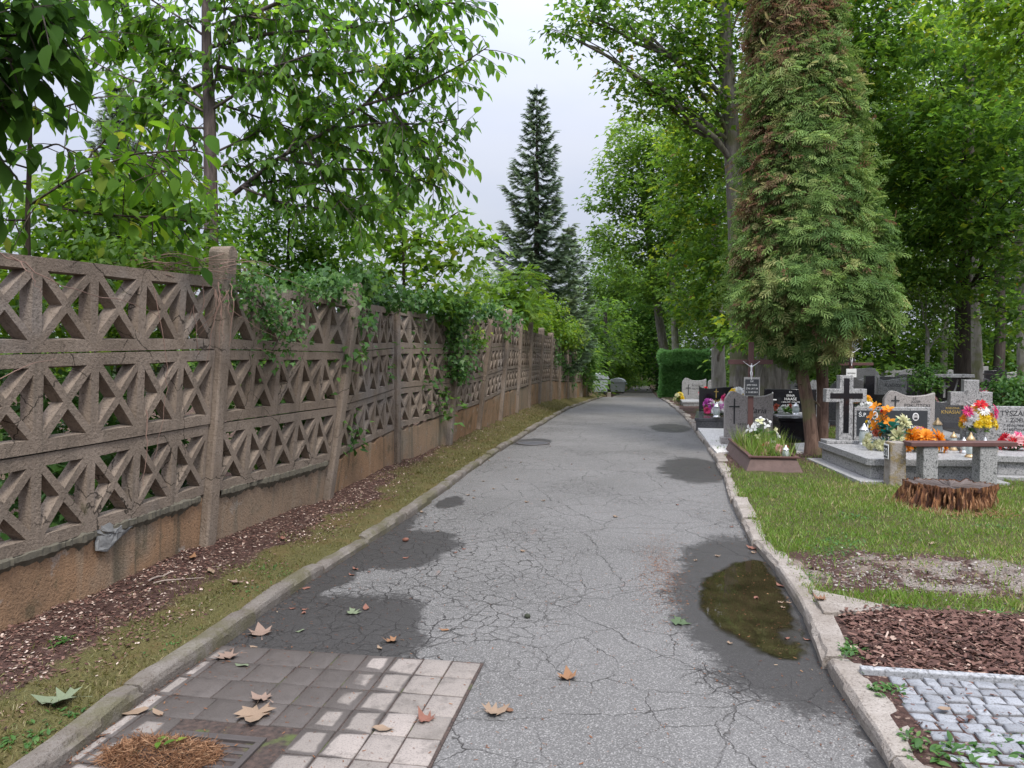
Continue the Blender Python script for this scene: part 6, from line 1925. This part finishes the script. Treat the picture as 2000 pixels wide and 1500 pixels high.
# lawn on the right
P = scatter(190000, .9, 7.5, 3.9, 17, lambda x, y: turf_mask(x, y) * (1 - occupied(x, y)) * np.where(y > 9.5, .5, 1))
n = len(P); print('lawn blades', n)
tall = fnoise(P[:, 0], P[:, 1], 2.0)
dist = np.hypot(P[:, 0], P[:, 1])
hgt = (.022 + .07 * np.clip(tall - .25, 0, 1)) * r.uniform(.6, 1.4, n)
near_s = np.exp(-((np.hypot(P[:, 0] - sp_[0], P[:, 1] - sp_[1]) - .42) / .18) ** 2)
hgt = hgt * (1 + 1.3 * near_s)
dry = np.clip((fnoise(P[:, 0] + 9, P[:, 1], 1.6) - .42) * 2.4, 0, 1) + near_s * .5
t = np.clip(r.normal(.46, .2, n) + .36 * dry + .35 * (r.random(n) < .1), 0, 1)
gr_ = leaves('grass', ML_GRASS, None, P, np.array([0, 0, 1.]) + rdir(n, r) * np.array([.75, .75, .2]), rdir(n, r) + np.array([0, 0, .3]), hgt, T_BLADE, t, None, np.clip(.07 / hgt, .8, 2.6) * (1 + dist * .05))
tag(gr_, kind='stuff')
# clover-like broad weeds in the lawn and the margin of the bark
def weeds(name, cx, cy, n, rx, ry, size, mat, tsh=0.5, T=T_OVATE, upk=.6):
    x = cx + r.normal(0, rx, n); y = cy + r.normal(0, ry, n)
    k = (x < xl(y) - .1) | (x > xr(y) + .06)
    x, y = x[k], y[k]; m_ = len(x)
    P = np.stack([x, y, H(x, y) + .004], 1)
    a = r.uniform(0, 6.283, m_)
    A = np.stack([np.cos(a), np.sin(a), r.uniform(.1, upk + .3, m_)], 1)
    return P, A, np.array([0, 0, 1.]) + rdir(m_, r) * .3, size * .62 * r.uniform(.5, 1.3, m_), np.clip(r.normal(tsh, .2, m_), 0, 1)

WS = []
for (px, py, n_, rx, ry, s_) in ((1660, 1270, 130, .05, .06, .05), (1720, 1345, 60, .05, .05, .05), (1880, 1470, 90, .12, .05, .07), (1620, 1080, 160, .12, .1, .04), (1640, 1060, 120, .1, .1, .05), (1700, 1040, 160, .3, .15, .04), (1590, 1130, 80, .06, .1, .035),
                                 (1820, 1000, 100, .2, .08, .05), (1945, 1030, 60, .1, .06, .05), (1960, 1200, 40, .08, .03, .05), (1780, 1190, 60, .15, .02, .04), (1660, 1010, 70, .1, .08, .06), (1480, 950, 80, .1, .2, .04), (1760, 1440, 60, .03, .06, .04), (1985, 1440, 40, .04, .04, .06)):
    g_ = ground(px, py, .08)
    WS.append(weeds('w', g_[0], g_[1], n_, rx, ry, s_, ML_GRASS))
for (px, py, n_, rx, ry, s_) in ((60, 1440, 90, .1, .06, .05), (120, 1250, 30, .03, .03, .05), (215, 1370, 60, .06, .05, .04), (360, 1250, 80, .1, .1, .03), (560, 1120, 120, .15, .14, .03), (500, 1150, 60, .1, .1, .03), (300, 1400, 50, .05, .03, .035), (330, 1345, 40, .04, .03, .03), (520, 1105, 60, .1, .1, .03), (160, 1385, 50, .06, .03, .04)):
    g_ = ground(px, py, .09)
    WS.append(weeds('w', g_[0], g_[1], n_, rx, ry, s_, ML_GRASS))
P, A, N, S, t = [np.concatenate(c) for c in zip(*WS)]
tag(leaves('weeds', ML_IVY, None, P, A, N, S, T_OVATE, t), kind='stuff')

# moss and short dry grass on the left strip
def mossd(x, y):
    t = xl(y) - x
    m = sstep(.06, .12, t) * sstep(.8, .2, t + (fnoise(x, y, 2.2) - .5) * 1.1)
    return np.where(y > 8.5, np.clip(m + .4 * sstep(1.1, .3, t), 0, 1), m) * np.clip(fnoise(x, y, 3.3) * 1.5 - .1, 0, 1)
P = scatter(120000, -4, -2.2, 2.2, 26, mossd); n = len(P); print('moss', n)
tag(leaves('moss', ML_MOSS, None, P, np.array([0, 0, .8]) + rdir(n, r) * .8, rdir(n, r), r.uniform(.008, .03, n) * (1 + .05 * P[:, 1]), T_BLADE, np.clip(r.normal(.45, .25, n) + .3 * (fnoise(P[:, 0], P[:, 1], 2.) - .5), 0, 1), None, r.uniform(1.4, 3.0, n)), kind='stuff')

# bark mulch: bed on the right, thin scatter along the foot of the fence
MCH = leafmat('bark_chip', [(0, (.03, .014, .01)), (.45, (.1, .048, .036)), (.75, (.18, .1, .075)), (.9, (.3, .2, .15)), (1, (.5, .4, .33))], .02, 1.0, .75, .25)
b0 = gpoly([(1640, 1290), (1690, 1207)], .08)
def barkd(x, y):
    e = (y - BARK_Y) + (fnoise(x, y, 3.) - .5) * .22
    inside = (x > xr(y) + .17 + (fnoise(x + 5, y, 3) - .5) * .25) & (e < 0) & (y > CBY + .055)
    inside2 = (x > xr(y) + .2) & (y < CBY - .42) & (fnoise(x, y, 2) < .5)
    return (inside | inside2) * 1.0
y = r.uniform(2.1, BARK_Y + .2, 90000); x = r.uniform(1.0, 4.2, 90000)
k = r.random(90000) < barkd(x, y) * .75
x, y = x[k], y[k]; n = len(x); print('bark', n)
P = np.stack([x, y, H(x, y) + r.random(n) ** 1.5 * .032], 1)
a = r.uniform(0, 6.283, n)
A = np.stack([np.cos(a), np.sin(a), r.normal(0, .25, n)], 1)
tag(leaves('bark_mulch', MCH, None, P, A, np.array([0, 0, 1.]) + rdir(n, r) * .4, r.uniform(.014, .046, n), T_CHIP, np.clip(r.normal(.46, .22, n), 0, .95), None, r.uniform(.3, .9, n)), kind='stuff')
def litterd(x, y):
    t = xl(y) - x
    return np.clip(sstep(.3, .75, t + (fnoise(x, y, 2.) - .5) * .9) + .12 * (t > .1), 0, 1) * (t < 1.3)
P = scatter(52000, -4, -2.5, 2.2, 22, litterd); n = len(P); print('litter', n)
P[:, 2] += r.random(n) * .012
a = r.uniform(0, 6.283, n)
tag(leaves('litter', MCH, None, P, np.stack([np.cos(a), np.sin(a), r.normal(0, .25, n)], 1), np.array([0, 0, 1.]) + rdir(n, r) * .45, r.uniform(.008, .024, n), T_CHIP, np.clip(r.normal(.5, .26, n) + .6 * (r.random(n) < .08), 0, 1), None, r.uniform(.5, 1.2, n)), kind='stuff')
# chips strayed over the cobbles
n = 420; y = r.uniform(CBY - .75, CBY - .02, n); x = r.uniform(CBX, 3.6, n)
a = r.uniform(0, 6.283, n)
tag(leaves('stray_chips', MCH, None, np.stack([x, y, np.full(n, .087)], 1), np.stack([np.cos(a), np.sin(a), np.full(n, .03)], 1), np.array([0, 0, 1.]) + rdir(n, r) * .2, r.uniform(.008, .03, n), T_CHIP, np.clip(r.normal(.4, .2, n), 0, .9), None, r.uniform(.2, .7, n)), kind='stuff')
# crumbs: needles, scraps and grit on the road, paving and bare soil
LIT = leafmat('dry_scrap', [(0, (.06, .025, .015)), (.5, (.22, .09, .04)), (.8, (.36, .2, .1)), (1, (.45, .34, .22))], .1, 1.0, .8, .2)
n = 6200
y = 2.6 + r.random(n) ** 1.8 * 15; u = r.random(n)
e = np.where(r.random(n) < .5, r.beta(.5, 2.5, n), np.where(r.random(n) < .5, 1 - r.beta(.5, 3, n), r.random(n)))
x = xl(y) + .01 + (xr(y) - xl(y) - .02) * e
red_ = ground(1290, 1100)
m2 = 1900; x[:m2] = red_[0] + r.normal(0, .075, m2) - .07 * np.sin(np.arange(m2) * .013); y[:m2] = red_[1] - .2 + r.normal(0, .55, m2)
x = np.clip(x, xl(y) + .01, xr(y) - .01)
z = Zr(y) + .004 + np.where((x < PX1) & (y < PY1), .0115, 0)
a = r.uniform(0, 6.283, n)
tag(leaves('needle_crumbs', LIT, None, np.stack([x, y, z], 1), np.stack([np.cos(a), np.sin(a), np.full(n, .05)], 1), np.array([0, 0, 1.]) + rdir(n, r) * .2, r.uniform(.005, .02, n), T_CHIP, np.clip(r.normal(.35, .2, n), 0, 1), None, r.uniform(.12, .5, n)), kind='stuff')
# gravelly stones on the bare patch
n = 2600; cs = [DIRT[i % 3] for i in range(n)]
x = np.array([c[0][0] for c in cs]) + r.normal(0, .5, n); y = np.array([c[0][1] for c in cs]) + r.normal(0, .28, n)
k = (x > xr(y) + .2) & (y > BARK_Y + .02); x, y = x[k], y[k]; n = len(x)
PEB = leafmat('pale_grit', [(0, (.08, .065, .055)), (.5, (.18, .155, .13)), (1, (.33, .3, .27))], 0.0, 1, .9, .2)
tag(leaves('gravel', PEB, None, np.stack([x, y, H(x, y) + .003], 1), rdir(n, r) * np.array([1, 1, .3]), np.array([0, 0, 1.]) + rdir(n, r) * .6, r.uniform(.006, .022, n), T_CHIP, np.clip(r.normal(.5, .25, n), 0, 1), None, r.uniform(.8, 1.5, n)), kind='stuff')

# ---------------------------------------------------------------- fallen leaves one by one
MAPLE = [(0, -.1), (.07, .1), (.36, -.06), (.3, .1), (.52, .3), (.3, .32), (.44, .6), (.22, .52), (.16, .68), (0, 1.0), (-.16, .68), (-.22, .52), (-.44, .6), (-.3, .32), (-.52, .3), (-.3, .1), (-.36, -.06), (-.07, .1)]
LM = {'tan': plain('leaf_tan', (.21, .145, .095), .8, 0, .35, 40), 'rust': plain('leaf_rust', (.17, .07, .045), .8, 0, .35, 40), 'pink': plain('leaf_pinkish', (.2, .135, .1), .8, 0, .3, 40), 'green': plain('leaf_green', (.05, .08, .03), .7, 0, .35, 40), 'pale': plain('leaf_pale_green', (.125, .15, .085), .8, 0, .3, 30), 'orange': plain('leaf_orange', (.2, .1, .045), .8, 0, .3, 40), 'brown': plain('leaf_brown', (.17, .085, .045), .8, 0, .35, 40)}


def leaf_mesh(kind, curl, seed):
    q = random.Random(seed)
    if kind == 'maple': out = [(x * q.uniform(.92, 1.1), y * q.uniform(.94, 1.06)) for x, y in MAPLE]
    else: out = [(0, 0), (.16, .12), (.25, .4), (.2, .72), (0, 1), (-.18, .74), (-.26, .42), (-.17, .12)]
    c = (0, .38)
    V = [(c[0], c[1] - .0, .02)]
    for s_ in (.5, 1.0):
        for x, y in out:
            xx = c[0] + (x - c[0]) * s_; yy = c[1] + (y - c[1]) * s_
            d = math.hypot(xx - c[0], yy - c[1])
            V.append((xx, yy, .02 + curl * d * d + q.uniform(-.05, .05) * s_ + .035 * math.sin(5 * math.atan2(yy - c[1], xx)) * s_))
    n = len(out)
    Fc = [(0, 1 + i, 1 + (i + 1) % n) for i in range(n)] + [(1 + i, 1 + n + i, 1 + n + (i + 1) % n, 1 + (i + 1) % n) for i in range(n)]
    # stalk
    k = len(V); V += [(-.03 + q.uniform(-.05, .05), -.45, .03), (-.01, -.45, .04)]
    if kind == 'maple': Fc.append((1 + n, k, k + 1))
    else: V = V[:k]
    lo = min(v[2] for v in V)
    m = MB(); m.add([(x, y - .38, z - lo + .006) for x, y, z in V], Fc)
    return m


FL = [('big five-lobed tan leaf lying on the wet paving beside the drain', 497, 1405, 'maple', 'tan', .17, 3.5, .25), ('crumpled pinkish leaf just behind the big five-lobed tan one', 508, 1372, 'maple', 'pink', .11, 1.2, .5),
      ('broad pinkish leaf on the paving close to the left kerb', 442, 1290, 'maple', 'pink', .13, 2.4, .4), ('dull leaf cluster flattened against the left kerb', 508, 1237, 'maple', 'pink', .15, .6, .3), ('pale tan curled leaf alone on the asphalt right of the paving', 967, 1393, 'maple', 'tan', .12, 5.2, .7),
      ('small brown curl beside the pale tan leaf', 995, 1390, 'oval', 'brown', .06, 1.0, .9), ('green lobed leaf at the dry edge of the puddle', 1328, 1217, 'maple', 'green', .12, 4.4, .3), ('large pale green leaf turned over on the mossy strip', 112, 1370, 'maple', 'pale', .18, 1.8, .5),
      ('tan oval leaf on the corner stone next to the left kerb', 270, 1397, 'oval', 'tan', .12, 2.3, .2), ('torn orange-tan scrap on the paving above the drain', 310, 1400, 'oval', 'tan', .07, 1.2, .2), ('green-yellow leaf on the wet asphalt by the crazed patch', 690, 1198, 'maple', 'pale', .1, 4.6, .3),
      ('rust leaf tip beside the green-yellow one', 715, 1190, 'oval', 'rust', .08, .4, .6), ('orange crumpled leaf at the rear edge of the wet patch', 764, 1254, 'maple', 'orange', .09, 2.2, .7), ('rust leaf folded on the pale dry pavers', 830, 1413, 'maple', 'rust', .09, .8, .8),
      ('tan leaf scrap at the front of the pale dry pavers', 742, 1432, 'oval', 'tan', .1, 4.8, .4), ('orange leaf on the soil near the nearest fence post', 376, 1098, 'oval', 'orange', .09, .3, .5), ('rosy torn leaf on the strip below the nearest fence post', 460, 1138, 'maple', 'pink', .1, 2.9, .5),
      ('brownish leaf on the strip above the rosy torn one', 413, 1120, 'oval', 'tan', .09, .9, .3), ('rust leaf on the strip higher up near the second bay', 552, 1056, 'oval', 'rust', .09, .5, .4), ('thin green leaf on the paving before the broad pinkish leaf', 475, 1306, 'oval', 'pale', .09, 1.3, .2),
      ('small orange chip of leaf in the middle of the wet paving', 497, 1265, 'oval', 'tan', .05, 1.5, .3), ('yellowish leaf chip on the wet patch', 588, 1233, 'oval', 'pale', .06, 2.5, .3), ('tiny pale curl on the wet asphalt by the orange crumpled leaf', 742, 1268, 'oval', 'tan', .05, .7, .6),
      ('orange leaf on the asphalt left of the paving corner', 870, 1232, 'oval', 'orange', .06, 1.9, .5), ('leaf clump in orange and brown on the centre of the asphalt', 1110, 1325, 'maple', 'orange', .11, .2, .8), ('red-brown leaf by the right kerb where the puddle begins', 1470, 1072, 'maple', 'rust', .1, 1.1, .4),
      ('brown leaf at the kerb side of the puddle', 1525, 1146, 'oval', 'rust', .07, .6, .5), ('tan leaf on the cobbles', 1845, 1388, 'oval', 'tan', .08, 2.1, .5), ('russet leaf on the upper cobbles', 1905, 1327, 'oval', 'rust', .06, 1.0, .4), ('yellow leaf on the lawn before the stump', 1822, 1058, 'oval', 'tan', .1, 2.0, .4), ('curled brown leaf on the concrete footing', 1602, 1176, 'maple', 'brown', .08, 1.0, .9),
      ('brown leaf lying at the foot of the left kerb halfway along', 695, 1113, 'oval', 'rust', .07, .9, .4), ('rust scrap near the kerb joint', 600, 1150, 'oval', 'rust', .06, 2.2, .3)]
for i, (lb, px, py, k, c, s_, an, curl) in enumerate(FL):
    g_ = ground(px, py, 0)
    on_left = g_[0] < xl(g_[1]); on_r = g_[0] > xr(g_[1])
    if on_left or on_r: g_ = ground(px, py, .09)
    z = float(H(g_[0], g_[1])) + .012 if (on_left or on_r) else float(Zr(g_[1])) + .003
    if not on_left and g_[0] < PX1 and g_[1] < PY1: z = .0155
    if on_r and g_[1] < CBY: z = .094
    if 'footing' in lb: z = .106
    o = leaf_mesh(k, curl, i).build('fallen_leaf', LM[c], None, 60)
    o.location = (g_[0], g_[1], z); o.scale = (s_, s_, s_); o.rotation_euler = (random.uniform(-.12, .12), random.uniform(-.12, .12), an)
    tag(o, lb, 'fallen leaf', 'leaves fallen along the road')
small = [leaf_mesh('oval', .6, 90).build('fallen_leaf', LM['rust'], None, 60), leaf_mesh('maple', .7, 91).build('fallen_leaf', LM['tan'], None, 60)]
q = random.Random(55); first = [True, True]
for i in range(46):
    k = i % 2
    o = small[k] if first[k] else small[k].copy()
    if first[k]: first[k] = False
    else: COL.objects.link(o)
    yy = 4.2 + q.random() ** 1.5 * 9; e = q.choice([q.betavariate(.5, 2.5), 1 - q.betavariate(.5, 4), q.random()])
    xx = float(xl(yy)) + .03 + (float(xr(yy)) - float(xl(yy)) - .06) * e
    o.location = (xx, yy, float(Zr(yy)) + .003); s_ = q.uniform(.03, .06); o.scale = (s_,) * 3; o.rotation_euler = (0, 0, q.uniform(0, 6.28))
    tag(o, 'small dry leaf scrap lying on the cracked asphalt' if k == 0 else 'small tan lobed leaf scrap lying on the cracked asphalt', 'fallen leaf', 'rust leaf scraps on the asphalt' if k == 0 else 'tan leaf scraps on the asphalt')

# heap of brown needles washed against the drain
hp = ground(318, 1478)
hpo = empty('needle_heap', (hp[0], hp[1] - .02, .01), 'heap of rust-brown pine needles washed against the drain', 'needle heap')
n = 5200; a = r.uniform(0, 6.283, n); q_ = r.random(n) ** .6
bl_ = .75 + .5 * fnoise(np.cos(a) * 2 + 4, np.sin(a) * 2 + 4, 1.5)
P = np.stack([np.cos(a) * .24 * q_ * bl_, np.sin(a) * .14 * q_ * bl_, r.random(n) * .055 * (1 - q_ ** 1.5) + .004], 1)
leaves('needles', leafmat('needle_brown', [(0, (.08, .035, .018)), (.5, (.22, .11, .055)), (1, (.38, .24, .14))], .1, 1, .8, .2), hpo, P, rdir(n, r) * np.array([1, 1, .35]), rdir(n, r), r.uniform(.018, .055, n), T_CHIP, np.clip(r.normal(.5, .22, n), 0, 1), None, np.full(n, .09))
hb_ = MB(); hb_.lathe([(.17, 0), (.14, .015), (.08, .032), (.02, .042)], 18, sy=.62); hb_.build('core', M_JOINT, hpo, 60)
P = np.array([[.0, .0, .06], [.03, -.02, .06], [-.03, .03, .055], [.05, .03, .05], [.01, .04, .058]])
leaves('green_leaf', ML_BRIGHT, hpo, P, rdir(5, r) * np.array([1, 1, .2]), np.tile([0, 0, 1.], (5, 1)), .05, T_OVATE, r.random(5))
# cone, pebble
g_ = ground(792, 1058); m = MB(); m.lathe([(.002, -.03), (.014, -.02), (.018, 0), (.014, .02), (.003, .03)], 10, M=Matrix.Rotation(math.radians(80), 4, 'Y'))
tag(m.build('pine_cone', LM['rust'], None, 60, 0, (g_[0], g_[1], .018)), 'short red-brown cone lying on the wet patch by the left kerb', 'cone')
g_ = ground(1030, 1207); m = MB(); m.lathe([(.012, 0), (.02, .008), (.017, .02), (.006, .026)], 9)
tag(m.build('pebble', plain('moss_lump', (.03, .035, .02), .9, 0, .4, 60), None, 60, 0, (g_[0], g_[1], .001)), 'small dark lump alone on the dry asphalt', 'pebble')
# dry sticks on the strip
for (pa, pb_, rr_, lb) in (((560, 1140), (640, 1118), .008, 'short pale stick against the fence foot below the mortar lump'), ((290, 1140), (335, 1122), .006, 'thin pale stick on the soil by the nearest base plank'), ((300, 1145), (398, 1128), .004, 'long thin twig on the soil by the nearest fence post')):
    a, b = ground(*pa, .1), ground(*pb_, .1)
    for v in (a, b): v[2] = float(H(v[0], v[1])) + .012
    m = MB(); m.tube([Vector(x_) - Vector(a) for x_ in curve(a, b, .01, 5, .03)], [rr_, rr_, rr_ * .9, rr_ * .8, rr_ * .7, rr_ * .5], 6)
    tag(m.build('stick', plain('pale_stick', (.3, .24, .2), .9) if 'pale_stick' not in bpy.data.materials else bpy.data.materials['pale_stick'], None, 60, 0, a), lb, 'stick')

# ---------------------------------------------------------------- creepers on the fence
def vine_stems(label, paths, name='dry_vine', rad=.0042):
    o0 = at(*paths[0][0]); root = empty(name, o0, label, 'vine'); q = random.Random(len(paths))
    m = MB()
    for p in paths:
        pts = [at(*x_) for x_ in p]; fine = []
        for i in range(len(pts) - 1):
            for j in range(5): fine.append(pts[i] + (pts[i + 1] - pts[i]) * j / 5)
        fine.append(pts[-1])
        fine = [fine[0]] + [(fine[i - 1] + fine[i] + fine[i + 1]) / 3 + np.array([q.gauss(0, .004)] * 3) for i in range(1, len(fine) - 1)] + [fine[-1]]
        m.tube([x_ - o0 for x_ in fine], list(np.linspace(rad * q.uniform(.5, 1.1), rad * .35, len(fine))), 5)
    m.build('stems', M_VINE, root, 60)
    return root

q = random.Random(71)
paths = []
for k in range(26):
    x0 = q.uniform(200, 430); y0 = q.uniform(505, 545)
    x1 = x0 + q.uniform(60, 240); y1 = y0 + q.uniform(0, 60)
    paths.append([(x0, y0, 5.75 + .6 * (x0 - 380) / 120 * .35), ((x0 + x1) / 2, (y0 + y1) / 2 - q.uniform(5, 35), 5.72 + .9 * (x0 - 330) / 200), (x1, y1, 5.85 + 1.1 * max(0, x1 - 400) / 220)])
for k in range(12):
    x0 = q.uniform(370, 450); y0 = q.uniform(545, 590)
    paths.append([(x0, y0, 5.72), (x0 + q.uniform(-25, 15), y0 + 40, 5.68), (x0 + q.uniform(-50, 30), y0 + q.uniform(60, 160), 5.7)])
paths += [[(20, 500, 3.95), (60, 535, 3.95), (80, 570, 3.97)], [(-10, 485, 3.9), (120, 560, 4.1), (250, 590, 4.75), (310, 620, 5.1)], [(430, 590, 5.75), (520, 650, 6.2), (558, 665, 6.6)], [(500, 680, 6.3), (540, 690, 6.6), (575, 700, 6.9)],
          [(300, 560, 5.0), (330, 700, 5.1), (320, 800, 5.12), (300, 900, 5.1)], [(285, 800, 4.95), (290, 860, 4.95), (280, 950, 4.95)], [(0, 740, 3.95), (60, 710, 4.1), (110, 700, 4.3)], [(430, 520, 5.8), (560, 545, 6.6), (690, 600, 7.7)]]
vine_stems('tangle of bare brown vine stems hanging over the nearest fence post', paths)


def ivy(label, spots, seed, mat=ML_IVY, size=.085, T=T_TRI, nm='ivy', dens=1.0, rad=.2):
    r_ = np.random.default_rng(seed); o0 = at(*spots[0][:3]); root = empty(nm, o0, label, 'climber')
    cs = []; m = MB(); prev = None
    for (px, py, D_, w, h, k) in spots:
        c = at(px, py, D_)
        if prev is not None: m.tube([x_ - o0 for x_ in curve(prev, c, -.05, 4, .04)], .006, 5)
        prev = c
        for _ in range(int(k * dens)):
            cs.append(c + r_.uniform(-1, 1) * w / F * D_ * RGT * .8 + r_.uniform(-1, 1) * h / F * D_ * np.array([0, 0, 1]) + r_.uniform(-.12, .12) * FWD)
    m.build('stems', MB_TWIG, root)
    P, A, N, S, t = clump_leaves(np.array(cs), 10, rad, .8, size, r_, .8, upw=.5, outw=.6, csc=.18)
    N = N - np.array([FWD[0], FWD[1], 0]) * .6
    leaves('foliage', mat, root, P - o0, A, N, S, T, t)
    return root

ivy('creeper curtain hanging down the fourth and fifth fence posts', [(885, 610, 12.1, 40, 25, 40), (888, 650, 12.0, 20, 25, 22), (890, 690, 12.0, 20, 30, 24), (895, 730, 12.1, 14, 14, 10), (850, 600, 11.6, 60, 16, 36), (940, 605, 13.3, 50, 16, 30)], 5)
ivy('small green tuft growing from the upper row of the fifth bay', [(932, 655, 12.9, 12, 16, 14), (930, 668, 12.9, 8, 12, 6)], 6, ML_BRIGHT, .075)
ivy('leafy creeper lying along the top of the second and third bays', [(640, 560, 7.6, 50, 20, 40), (700, 560, 8.3, 40, 26, 40), (760, 580, 9.9, 40, 16, 34), (820, 590, 11.0, 40, 14, 26), (700, 620, 8.2, 16, 10, 8), (690, 690, 8.1, 8, 14, 4)], 7)
ivy('fine green creeper threaded through the second bay behind the bare stems', [(530, 610, 6.55, 50, 30, 36), (480, 560, 6.1, 50, 20, 30), (560, 640, 6.75, 30, 20, 14), (600, 560, 7.1, 50, 18, 30), (530, 690, 6.55, 20, 12, 5)], 8, ML_IVY, .05)
ivy('leaves and tendrils heaped behind the top of the nearest fence post', [(360, 505, 6.3, 60, 22, 30), (470, 520, 6.6, 30, 30, 16), (300, 495, 5.8, 60, 14, 24), (220, 490, 5.3, 60, 12, 20)], 9, ML_BRIGHT, .07, T_OVATE)
ivy('creeper fringe over the top edge of the sixth to ninth bays', [(985, 640, 15.8, 12, 20, 8), (1000, 622, 17.2, 20, 10, 12), (1085, 690, 25.8, 14, 30, 26), (1100, 700, 28, 14, 40, 30), (1120, 720, 31, 14, 40, 30)], 10, ML_IVY, .1)
# ================================================================ camera, sky, sun
cam = bpy.data.cameras.new('camera'); co = bpy.data.objects.new('camera', cam); COL.objects.link(co)
cam.sensor_width = 36; cam.lens = F / 2000 * 36; cam.clip_end = 2000; cam.clip_start = .05
co.location = CAM
co.rotation_euler = (math.pi / 2 - PIT, 0, YAW)
SC.camera = co

SUN_EL, SUN_AZ = math.radians(56), math.radians(150)      # azimuth clockwise from +Y
wd = bpy.data.worlds.new('World'); SC.world = wd; wd.use_nodes = True
nt = wd.node_tree; nt.nodes.clear()
def wn(t, **p):
    nd = nt.nodes.new('ShaderNode' + t)
    for k, v in p.items(): setattr(nd, k, v)
    return nd
wo = wn('OutputWorld'); bg = wn('Background'); nt.links.new(bg.outputs[0], wo.inputs[0])
sky = wn('TexSky', sky_type='NISHITA', sun_disc=False, sun_elevation=SUN_EL, sun_rotation=SUN_AZ)
sky.air_density = 1.2; sky.dust_density = 3.0
tc = wn('TexCoord'); sp = wn('SeparateXYZ'); nt.links.new(tc.outputs['Generated'], sp.inputs[0])
mr_ = wn('MapRange'); nt.links.new(sp.outputs[2], mr_.inputs[0])
mr_.inputs[1].default_value = 0; mr_.inputs[2].default_value = 1; mr_.inputs[3].default_value = 4.6; mr_.inputs[4].default_value = 4.6
zp_ = wn('Math', operation='POWER', use_clamp=False); zc_ = wn('Math', operation='MAXIMUM'); zc_.inputs[1].default_value = 0.0
nt.links.new(sp.outputs[2], zc_.inputs[0]); nt.links.new(zc_.outputs[0], zp_.inputs[0]); zp_.inputs[1].default_value = 2.0
zm_ = wn('Math', operation='MULTIPLY_ADD'); nt.links.new(zp_.outputs[0], zm_.inputs[0]); zm_.inputs[1].default_value = 19.0; zm_.inputs[2].default_value = 3.8
no = wn('TexNoise'); mp_ = wn('Mapping'); mp_.inputs['Scale'].default_value = (1, 1, 2.6)
nt.links.new(tc.outputs['Generated'], mp_.inputs[0]); nt.links.new(mp_.outputs[0], no.inputs[0])
no.inputs['Scale'].default_value = 2.2; no.inputs['Detail'].default_value = 5
cr_ = wn('ValToRGB'); nt.links.new(no.outputs[0], cr_.inputs[0])
cr_.color_ramp.elements[0].position = .3; cr_.color_ramp.elements[0].color = (.8, .87, 1.1, 1)
cr_.color_ramp.elements[1].position = .75; cr_.color_ramp.elements[1].color = (1.0, 1.03, 1.14, 1)
vm = wn('VectorMath', operation='SCALE'); nt.links.new(cr_.outputs[0], vm.inputs[0]); nt.links.new(zm_.outputs[0], vm.inputs[3])
mx = wn('Mix', data_type='RGBA'); mx.inputs[0].default_value = .88
nt.links.new(sky.outputs[0], mx.inputs[6]); nt.links.new(vm.outputs[0], mx.inputs[7])
nt.links.new(mx.outputs[2], bg.inputs[0]); bg.inputs[1].default_value = .1

sl = bpy.data.lights.new('sun', 'SUN'); sl.energy = 2.0; sl.angle = math.radians(14); sl.color = (1, .96, .9)
so = bpy.data.objects.new('sun', sl); COL.objects.link(so)
dirv = Vector((math.sin(SUN_AZ) * math.cos(SUN_EL), math.cos(SUN_AZ) * math.cos(SUN_EL), math.sin(SUN_EL)))
so.rotation_euler = dirv.to_track_quat('Z', 'Y').to_euler()
so.location = (0, -5, 30)

SC.view_settings.view_transform = 'Standard'; SC.view_settings.look = 'None'
SC.view_settings.gamma = 1; SC.view_settings.use_curve_mapping = False
SC.view_settings.exposure = 0.8
cy = SC.cycles
cy.max_bounces = 10; cy.diffuse_bounces = 8; cy.glossy_bounces = 2; cy.transmission_bounces = 4; cy.transparent_max_bounces = 6
cy.sample_clamp_indirect = 8; cy.caustics_reflective = False; cy.caustics_refractive = False
cy.use_denoising = True
